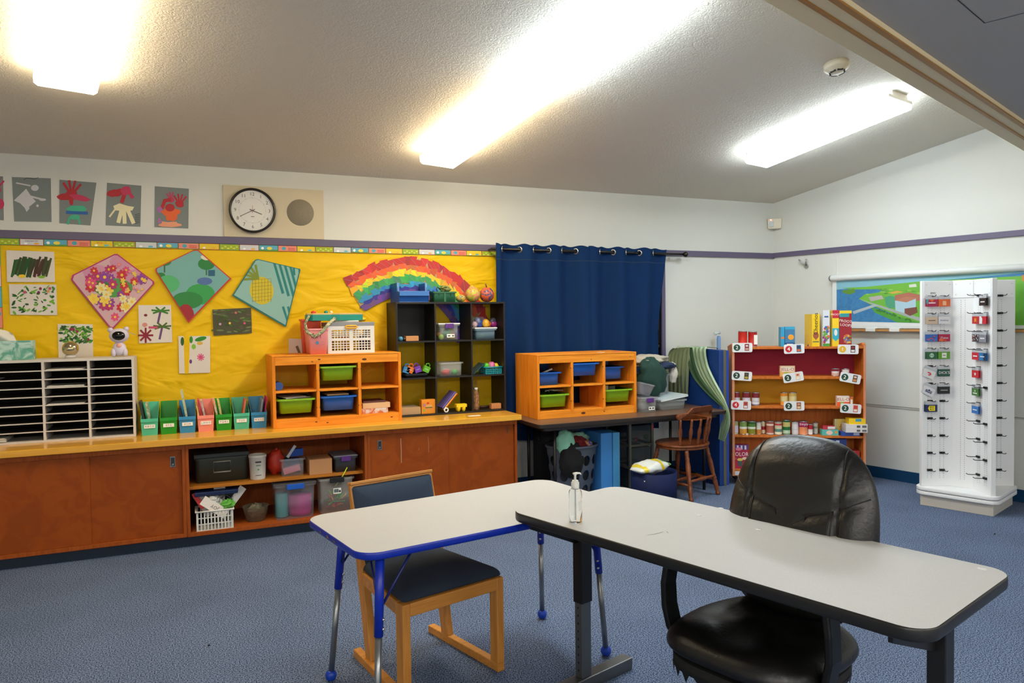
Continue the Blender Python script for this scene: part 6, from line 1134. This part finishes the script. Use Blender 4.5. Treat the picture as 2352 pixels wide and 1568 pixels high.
gcard(a_, rows[4]-.01, 'tilted white gift card with a red swoosh in the fifth row', 'D8D8D8', lambda mb, w, h: (mb.stroke([(-w*.14, h*.14), (w*.06, h*.14), (w*.14, 0), (w*.05, -h*.12), (-w*.02, -h*.12)], h*.14, mt('C82030', .4), .0005)), .09, .06, -22); gcard(b_, rows[4], "dark green DICK'S gift card in the fifth row", '14503C', tx("DICK'S", q=.5))
gcard(a_, rows[5]-.01, "tilted white Lowe's gift card in the sixth row", 'D4D6D8', lambda mb, w, h: (mb.poly([(-w*.3, -h*.2), (w*.3, -h*.2), (w*.3, h*.12), (w*.1, h*.12), (0, h*.28), (-w*.1, h*.12), (-w*.3, h*.12)], mt('1A2A60', .4), .0004), mb.text("LOWE'S", 0, -h*.04, h*.25, WHT, .0008)), .09, .06, -25); gcard(b_, rows[5], 'black gift card in the sixth row of the rack', '1A1C1E', tx('', 'B0B0B0', .2))
gcard(a_, rows[6]-.005, 'navy BEST BUY gift card, lowest on the left of the rack', '1C2A58', lambda mb, w, h: (mb.poly([(-w*.3, 0), (-w*.2, h*.35), (w*.3, h*.35), (w*.3, -h*.35), (-w*.2, -h*.35)], mt('F0E010', .4), .0004), mb.text('BEST', .002, h*.15, h*.3, BLK, .0008, bold=.0005), mb.text('BUY', .002, -h*.15, h*.3, BLK, .0008, bold=.0005)), n=8)
a_, b_ = FF(colF[0]), FF(colF[1])
gcard(b_, rows[0], 'black gift card at the top of the front wing', '1A1616', tx('', q=.25)); gcard(a_, rows[1], 'red gift card with golden arches on the front wing', 'B81C24', lambda mb, w, h: (mb.stroke([(-w*.15, -h*.25), (-w*.08, h*.25), (0, -h*.2), (w*.08, h*.25), (w*.15, -h*.25)], h*.08, mt('F0B020', .4), .0005))); gcard(b_, rows[1], 'red and white gift card on the front wing, second row', 'C01A30', lambda mb, w, h: mb.poly([(-w*.45, -h/2), (-w*.05, -h/2), (0, h*.2), (-w*.2, h*.5), (-w*.45, h*.5)], mt('E0E0E0', .4), .0004))
gcard(a_, rows[2], 'black and white patterned gift card on the front wing', '4A4646', lambda mb, w, h: [mb.oval(random.uniform(-w*.4, w*.4), random.uniform(-h*.4, h*.4), .005, .005, mt(random.choice(['E0E0E0', '1A1A1A', 'B03A3A']), .4), .0004+i*.00003, 6) for i in range(24)]); gcard(b_, rows[2], 'silver grey gift card on the front wing, third row', '8A8C96', tx('', q=.3))
gcard(a_, rows[3], 'red gift card on the front wing, fourth row', 'C81E38', tx('', q=.3)); gcard(b_, rows[3], 'blue gift card on the front wing, fourth row', '1E78B8', tx('', q=.25, extra=lambda mb, w, h: mb.rect(w*.15, -h/2, w/2, h/2, mt('142A50', .4), .0003)))
def star(mb, w, h): mb.poly([((h*.3 if i % 2 == 0 else h*.12)*cos(rad(90+36*i)), (h*.3 if i % 2 == 0 else h*.12)*sin(rad(90+36*i))) for i in range(10)], WHT, .0005)
gcard(a_, rows[4], 'red gift card with a white star on the front wing', 'C81E2C', star); gcard(a_, rows[5], 'olive green gift card on the front wing, sixth row', '4A7A38', tx('', q=.25, y=-.01, extra=lambda mb, w, h: mb.rect(-w*.1, 0, w*.1, h*.3, mt('A8C8A0', .4), .0004))); gcard(a_, rows[6], 'bright blue gift card, lowest on the front wing', '2A70C0', tx('', q=.22))
# ------------------------------------------------------------------ foreground tables
def crect(w, d, r, n=8):
    P = []
    for cx, cy, a0 in ((w/2-r, -d/2+r, 270), (w/2-r, d/2-r, 0), (-w/2+r, d/2-r, 90), (-w/2+r, -d/2+r, 180)):
        for i in range(n+1): a = rad(a0+90*i/n); P.append((cx+r*cos(a), cy+r*sin(a)))
    return P
LAM = mt('BAB9B6', .5, kind='speck', scale=700, h2='B0AFAC', spec=.35)
def tabletop(o, w, d, r, z, th, em, nm='edge_band'):
    P = crect(w-.006, d-.006, r-.003); mb = MB(); mb.prism(P, z-.004, z, LAM); mb.build('tabletop', o)
    R = []
    for q, zz in ((.997, -.003), (1.0, -.008), (1.0, -th+.01), (.994, -th+.002), (.985, -th)): 
        k = (w*q if 0 else w)-(1-q)*w; R.append([(x, y, z+zz) for x, y in crect(w-(1-q)*.6, d-(1-q)*.6, r)])
    R.insert(0, [(x, y, z-.0005) for x, y in crect(w-.0055, d-.0055, r-.003)])
    mb = MB(); mb.ring(R, em, True, True, True); mb.build(nm, o)
BE = mt('0B2CA8', .35); CRM_ = mt('8E9296', .3, .85)
bt = thing('activity_table', 'white topped table with bright blue edge and adjustable blue legs', 'table', (-4.51, -3.0325, 0), rad(9.8))
tabletop(bt, 1.215, .615, .085, .705, .028, BE)
for (tx, ty), (fx, fy) in (((.54, .25), (.585, .306)), ((.475, -.235), (.576, -.19)), ((-.46, .25), (-.51, .30)), ((-.515, -.25), (-.555, -.285))):
    a, b = Vector((tx, ty, .677)), Vector((fx, fy, .02)); m_ = a.lerp(b, .43); lg_ = MB(); lg_.cyl(a, m_, .0165, BE, 20); l_ = lg_.build('leg', bt)
    MB().cyl(a.lerp(b, .42), b, .0125, CRM_, 18).build('lower_tube', l_); MB().ball((fx, fy, .024), .024, mt('0A3CB0', .4), 18, 12).build('foot_ball', l_)
    for q in (.34, .39): MB().ball(a.lerp(b, q)+Vector((-.012*(1 if tx > 0 else -1), -.012, 0)), .006, mt('C8C8C8', .2, .9), 10, 8).build('bolt', l_)
    mb = MB(); s = -1 if tx > 0 else 1; mb.tube([a+Vector((s*.13, 0, .002)), a.lerp(b, .3)], .005, mt('0A1C60', .4), 8); mb.tube([a+Vector((0, -.1 if ty > 0 else .1, .002)), a.lerp(b, .3)], .004, mt('0A1C60', .4), 8); mb.build('brace', l_)
    mb = MB(); mb.prism([(tx-.05, ty-.03), (tx+.05, ty-.03), (tx+.05, ty+.03), (tx-.05, ty+.03)], .672, .677, mt('0A1C60', .4)); mb.build('mounting_plate', l_)
mb = MB(TR(0, 0, 0)); 
for x, y, r in ((-.6085, .1, .008), (-.6085, .02, .01), (-.6085, -.05, .009)): mb.M = FR((x, y, .692), (0, -1, 0), (0, 0, 1)); mb.oval(0, 0, r*1.3, r*.6, mt('8A7040', .7, kind='speck', scale=900, h2='1A2A70'), .0012, 10, jit=.4)
mb.build('edge_scuff', bt)
kt = thing('work_table', 'long white topped table with thick black edge and steel T legs', 'table', (-3.95, -3.958, 0), rad(16.5)); BLE = mt('1C1B19', .35); STL = mt('77797A', .38, .85)
tabletop(kt, .62, 1.51, .07, .765, .036, BLE)
for s in (1, -1):
    px_ = .0 if s > 0 else .03; y = .66*s
    l_ = MB().box(px_-.031, px_+.031, y-.024, y+.024, .355, .729, mt('0E0D0C', .4)).build('leg', kt, .003)
    MB().box(px_-.027, px_+.027, y-.020, y+.020, .05, .36, STL).build('steel_tube', l_, .003)
    mb = MB(FR((px_-.0275, y, 0), (0, -1, 0), (0, 0, 1))); [mb.oval(0, .08+i*.032, .0035, .0055, BLK, .0004, 10) for i in range(9)]; mb.build('adjusting_hole', l_)
    MB().box(-.29, .27, y-.028, y+.028, .0, .05, STL).build('foot', l_, .003)
    mb = MB(FR((0, y+.012, 0), (1, 0, 0), (0, 0, 1))); mb.prism([(-.27, .728), (.27, .728), (.27, .70), (px_+.04, .60), (px_-.04, .60), (-.27, .70)], 0, .012, mt('0E0D0C', .4)); mb.build('bracket', l_)
MB().box(-.05, .05, -.64, .64, .70, .7285, mt('0E0D0C', .4)).build('under_beam', kt)
for nm, pp, r in (('scratch_mark', [(1487, 1228), (1505, 1226), (1523, 1221)], .0022), ('scratch_mark', [(1531, 1220), (1535, 1224)], .002)):
    mb = MB(); P = [PZ(a, b, .7654)-Vector((-3.95, -3.958, 0)) for a, b in pp]; P = [Matrix.Rotation(-rad(16.5), 3, 'Z') @ p for p in P]; mb.stroke([(p.x, p.y) for p in P], r, mt('55504C', .6), .7655); mb.build(nm, kt)
for a, b, l_ in ((1655, 1167, 'small round white sticker near the far edge of the long table'), (1742, 1215, 'small round white sticker in front of the office chair'), (2256, 1306, 'round white sticker peeling at the far right corner of table'), (1605, 1183, 'faint small white sticker nearest the hand sanitizer')):
    p = PZ(a, b, .7652); solo(MB().lathe([(.001, 0), (.011 if a < 2200 else .013, 0), (.011 if a < 2200 else .013, .0003), (.001, .0004)], mt('CFCDC9', .5), 18), 'sticker', l_, 'sticker', p, group='round stickers on the long table')
# hand sanitizer
p = PZ(1322, 1199, .7652); hs = thing('hand_sanitizer', 'clear pump bottle of hand sanitizer standing on the long table', 'pump bottle', (p.x, p.y, .7652), rad(10))
GL = bpy.data.materials.new('clear_plastic'); GL.use_nodes = True; gb = GL.node_tree.nodes['Principled BSDF']; gb.inputs['Transmission Weight'].default_value = 1; gb.inputs['Roughness'].default_value = .02; gb.inputs['IOR'].default_value = 1.34; gb.inputs['Base Color'].default_value = (.95, .97, .97, 1)
MB().lathe([(.001, .0005), (.021, .0005), (.0235, .004), (.0235, .06), (.0225, .085), (.0235, .108), (.022, .116), (.014, .124), (.012, .127), (.001, .127)], GL, 36).build('bottle', hs)
WP = mt('E4E4DE', .4, alpha=.97)
mb = MB(); mb.lathe([(.014, .122), (.0145, .13), (.0145, .146), (.011, .149), (.011, .153), (.001, .153)], WP, 24); mb.lathe([(.0045, .152), (.004, .170), (.007, .176), (.001, .1765)], WP, 16); mb.build('pump', hs)
mb = MB(); mb.tube([(-.008, 0, .178), (.006, -.003, .1785), (.018, -.006, .1775), (.022, -.007, .173)], [.006, .0065, .0045, .0035], WP, 10, False, .6); mb.build('nozzle', hs)
MB().cyl((0, 0, .012), (0, 0, .125), .0022, mt('DDE4E4', .3, alpha=.6), 8).build('dip_tube', hs)
mb = MB(); mb.grid(lambda u, v: (.0240*sin(-.2+u*1.3), -.0240*cos(-.2+u*1.3), .045+.035*v), 10, 1, mt('DADCD8', .4, alpha=.9)); mb.build('label', hs)
mb = MB(); Kp = mt('A04080', .5)
for i in range(8): mb.box(-.0015+.0035*(i % 2), .002+.002*(i % 3), -.0005, 0, i*.0042, i*.0042+.0026, Kp)
ob = mb.build('lettering', hs); ob.location = (.0185, -.0165, .012); ob.rotation_euler = (0, 0, rad(45))
mb = MB()
for i in range(6): mb.box(-.004, .004, -.0005, 0, i*.003, i*.003+.0012, mt('888C8C', .5))
ob = mb.build('small_print', hs); ob.location = (.0185, -.0165, .09); ob.rotation_euler = (0, 0, rad(45))
# ------------------------------------------------------------------ oak chair with navy seat
OAK = mt('C8883C', .45, kind='wood', scale=60, h2='B8782C'); OAV = mt('C8883C', .45, kind='woodv', scale=60, h2='B8782C'); FAB_SHADE = mt('1F2A38', .9, bump=.3, scale=500, h2='19232F'); FAB2 = mt('2E3D50', .85, bump=.3, scale=500)  # seat navy darker than the back: its shade is put into the colour
oc = thing('sled_chair', 'oak sled-base chair with navy fabric seat and back at the blue table', 'chair', (-4.952, -2.691, 0), rad(15.2))
for s, xf, xb_ in ((0, -.028, .03), (1, .468, .46)):
    sg = 1 if s else -1; xo = lambda x, k=0: x-(.036 if s else 0)+k
    mb = MB(); a, b = Vector((xo(xf), -.50, 0)), Vector((xo(xb_), .04, 0))
    mb.add([(a.x, a.y, 0), (a.x+.036, a.y, 0), (b.x+.036, b.y, 0), (b.x, b.y, 0), (a.x, a.y, .036), (a.x+.036, a.y, .036), (b.x+.036, b.y, .036), (b.x, b.y, .036)], [(0, 3, 2, 1), (4, 5, 6, 7), (0, 1, 5, 4), (1, 2, 6, 5), (2, 3, 7, 6), (3, 0, 4, 7)], OAK); mb.build('runner', oc, .004)
    MB().box(xo(xf), xo(xf)+.036, -.50, -.445, .036, .405, OAV).build('leg', oc, .004)
    mb = MB(); x = xo(xb_); V8 = []
    for z, y, w_ in ((.036, -.10, .05), (.40, -.035, .05), (.772, .052, .022)): n_ = .036 if z < .7 else .018; xx = x if not s else x+.036-n_; V8.append([(xx, y-w_/2, z), (xx+n_, y-w_/2, z), (xx+n_, y+w_/2, z), (xx, y+w_/2, z)])
    mb.ring(V8, OAV, False); mb.build('rear_upright', oc, .003)
    mb = MB(); a, b = Vector((xo(xf)+.004, -.445, 0)), Vector((xo(xb_)+.004, -.05, 0))
    mb.add([(q.x+dx, q.y, z) for z in (.352, .405) for q, dx in ((a, 0), (a, .028), (b, .028), (b, 0))], [(0, 3, 2, 1), (4, 5, 6, 7), (0, 1, 5, 4), (1, 2, 6, 5), (2, 3, 7, 6), (3, 0, 4, 7)], OAK); mb.build('side_rail', oc, .003)
MB().box(.008, .432, -.498, -.462, .352, .405, OAK).build('front_rail', oc, .004); MB().box(.066, .424, -.06, -.03, .352, .405, OAK).build('back_rail', oc, .003)
out = []
for cx, cy, a0 in ((.445, -.475, 270), (.42, -.05, 0), (.06, -.05, 90), (.0, -.475, 180)):
    for i in range(7): a = rad(a0+90*i/6); out.append((cx+.02*cos(a), cy+.02*sin(a)))
def dens(P, k=3): return [(P[i][0]+(P[(i+1) % len(P)][0]-P[i][0])*j/k, P[i][1]+(P[(i+1) % len(P)][1]-P[i][1])*j/k) for i in range(len(P)) for j in range(k)]
MB(TR(0, 0, .4145)).cushion(dens(out), .009, .048, FAB_SHADE, 8).build('seat_cushion', oc)
BM = FR((.245, -.038, .40), (1, 0, 0), (0, .234, 1))          # back plane frame: local x, up along the lean, z toward the sitter
PB = crect(.41, .37, .012, 3); mb = MB(BM @ TR(0, .185+.01, .0)); mb.prism(PB, -.012, .006, OAV); mb.build('back_board', oc)
MB(BM @ TR(0, .19, .006)).cushion(dens(crect(.418, .365, .012, 3), 4), .004, .026, FAB2, 6).build('back_cushion', oc)
MB(BM).box(-.216, .216, .380, .394, -.014, .018, OAK).build('top_rail', oc, .003)
# ------------------------------------------------------------------ black office chair
LEA = mt('0E0D0C', .4, kind='none', bump=.15, scale=70, spec=.55); LEB = mt('0F0F10', .4, spec=.5); SEAM = mt('050505', .6)
ch = thing('office_chair', 'worn black leather office chair tucked under the long table', 'chair', (-3.835, -4.015, 0), rad(-73.7))
def crect2(w, d, r, n=6): return dens(crect(w, d, r, n), 2)
def seatf(x, y):
    return .010*cos(x*22)*cos((y)*18)-.014*math.exp(-((x+.09)**2+(y-.03)**2)/.0016)-.014*math.exp(-((x-.09)**2+(y-.03)**2)/.0016)-.006*math.exp(-((abs(x)-.09)**2)/.0002)*(1 if y > -.05 else 0)
so = []
for i in range(64):
    a = 2*pi*i/64; c_, s_ = cos(a), sin(a); so.append((.27*abs(c_)**.55*(1 if c_ > 0 else -1), .265*abs(s_)**.6*(1 if s_ > 0 else -1)))
MB(TR(0, -.01, .41)).cushion(so, .05, .07, LEA, 12, seatf).build('seat', ch)
MB(TR(0, -.01, .352)).prism([(x*.93, y*.93) for x, y in so], -.02, .02, mt('0C0C0C', .8)).build('seat_pan', ch)
mb = MB()                                                      # torn lining hanging under the seat
for i in range(40, 60, 2):
    a0, a1 = 2*pi*i/64, 2*pi*(i+1)/64; h = random.uniform(.0, .03); p0, p1 = so[i], so[(i+2) % 64]; mb.poly([(p0[0]*.94, p0[1]*.94-.01, .345), (p1[0]*.94, p1[1]*.94-.01, .345), ((p0[0]+p1[0])*.47, (p0[1]+p1[1])*.46-.012, .325-h)], LEB)
for i in range(60, 68, 2):
    p0, p1 = so[i % 64], so[(i+2) % 64]; mb.poly([(p0[0]*.94, p0[1]*.94-.01, .345), (p1[0]*.94, p1[1]*.94-.01, .345), ((p0[0]+p1[0])*.47, (p0[1]+p1[1])*.47-.01, .32-random.uniform(0, .02))], LEB)
mb.build('torn_lining', ch)
bo = []
for i in range(160):
    a = 2*pi*i/160; c_, s_ = cos(a), sin(a); x = .278*abs(c_)**.74*(1 if c_ > 0 else -1); y = .33*abs(s_)**.68*(1 if s_ > 0 else -1); bo.append((x*(1-.10*max(0, -y/.33)-.07*max(0, y/.33)), y))
lean = FR((0, .245, .745), (1, 0, 0), (0, .23, 1))
def backf(x, y):
    w_ = .012*math.exp(-((y-.02+.5*(x*x)*-1+.02)**2)/.05); sx = -.014*math.exp(-((abs(x)-.165)**2)/.00006)
    sy = -.008*math.exp(-((y-.05-1.5*x*x)**2)/.0006); roll = .02*math.exp(-((y-.235)**2)/.006)*(1-(x/.3)**2)
    low = (-.006*math.exp(-((abs(x)-.055)**2)/.0003)) if y < .05+1.5*x*x else 0
    wr = .008*noise.noise(Vector((x*9, y*16, 0)))*(1 if abs(x) > .16 else .35)
    return w_+sx+sy+roll+low+wr
MB(lean).cushion(bo, .035, .075, LEA, 30, backf).build('backrest', ch)
def onb(x, y):
    r_ = ((abs(x)/.27)**2.7+(abs(y)/.33)**2.94)**(1/2.8); sa = max(0, 1-r_**4.44)**.5; return lean @ Vector((x, y, (.075+backf(x, y))*sa+.0012))
for pts in [[(s_*(.165-.02*max(0, (i/15-.6))), .09+.205*i/15) for i in range(16)] for s_ in (-1, 1)]+[[(x, .05+1.5*x*x) for x in [-.25+.5*i/23 for i in range(24)]]]+[[(x, .05+1.5*x*x-.2*i/7) for i in range(8)] for x in (-.15, -.055, .055, .15)]:
    MB().tube([onb(*q) for q in pts], .0022, SEAM, 6).build('seam', ch)
MB(lean @ TR(0, 0, -.04)).cushion([(x*.93, y*.95) for x, y in bo], .02, .02, mt('0B0B0B', .5), 4).build('back_shell', ch)
MB().tube([(0, .12, .34), (0, .26, .36), (0, .30, .48), (0, .31, .6)], .02, mt('0C0C0C', .4), 10, False, .4).build('back_bracket', ch)
for s in (-1, 1):
    mb = MB(); P = [(s*.2, -.09, .345), (s*.25, -.10, .36), (s*.285, -.105, .41), (s*.30, -.11, .48), (s*.30, -.115, .56), (s*.29, -.11, .63), (s*.275, -.10, .672)]
    R = []
    for i, p in enumerate(P):
        w_ = (.03, .033, .034, .034, .033, .033, .034)[i]; d = Vector(P[min(i+1, 6)])-Vector(P[max(i-1, 0)]); n = Vector((-d.z, 0, d.x)).normalized()*.012
        R.append([Vector(p)+Vector((0, w_, 0))+n, Vector(p)+Vector((0, w_, 0))-n, Vector(p)-Vector((0, w_, 0))-n, Vector(p)-Vector((0, w_, 0))+n])
    mb.ring(R, mt('0B0B0B', .45), False); mb.build('armrest', ch, .006)
    MB(TR(s*.275, .0, .685)).cushion(dens(crect(.06, .28, .028, 4), 2), .014, .014, LEB, 5).build('arm_pad', ch)
MB().lathe([(.05, .06), (.05, .10), (.03, .11), (.028, .25), (.02, .25), (.02, .335), (.06, .336)], mt('0C0C0C', .35), 24, cap=False).build('gas_lift', ch)
for k in range(5):
    a = rad(72*k+200); c_, s_ = cos(a), sin(a); mb = MB(); mb.ring([[(c_*r-s_*w_, s_*r+c_*w_, z+h) for w_, h in ((-w, 0), (w, 0), (w, t_), (-w, t_))] for r, w, z, t_ in ((.03, .03, .065, .05), (.15, .024, .06, .04), (.29, .018, .055, .028), (.31, .012, .056, .02))], mt('101012', .4), False)
    l_ = mb.build('base_leg', ch, .004); mb = MB()
    for q in (-.016, .016): mb.lathe([(.001, -.009), (.024, -.009), (.026, 0), (.024, .009), (.001, .009)], mt('1A1A1C', .4), 18, (c_*.285-s_*q, s_*.285+c_*q, .027), (-s_, c_, 0))
    mb.cyl((c_*.285, s_*.285, .03), (c_*.285, s_*.285, .06), .008, mt('0C0C0C', .4), 8); mb.build('caster', l_)
# crumbs on the carpet
for a, b in ((480, 1483), (2285, 1227), (1600, 1540)): solo(MB().ball((0, 0, .004), (.006, .005, .004), mt('2A2622', .9), 8, 6, .3), 'crumb', 'tiny dark crumb on the %s carpet' % {480: 'left', 2285: 'far right', 1600: 'front'}[a], 'crumb', PZ(a, b, .0002))
# unseen fill lights added behind the camera, shaped like the classroom fixtures
for i, x in enumerate((-8.2, -6.4, -4.6, -2.8, -1.0)):
    o = thing('ceiling_light', 'added fill light %s on the flat hall ceiling behind the camera' % ['at the far left end', 'second from the left end', 'in the middle', 'second from the right end', 'at the right end'][i], 'ceiling light', (x, -7.3, 2.459), 0, 'added hall fill lights')
    MB().box(-.1, .1, -.61, .61, -.045, 0, WHM).build('housing', o, .002); mb = MB()
    mb.ring([[(a, y, b) for a, b in ((-.15, -.045), (-.148, -.085), (-.13, -.1), (.13, -.1), (.148, -.085), (.15, -.045))] for y in (-.61, .61)], glow((1, .95, .87), 22, 'lit_diffuser'), False); mb.build('diffuser', o)
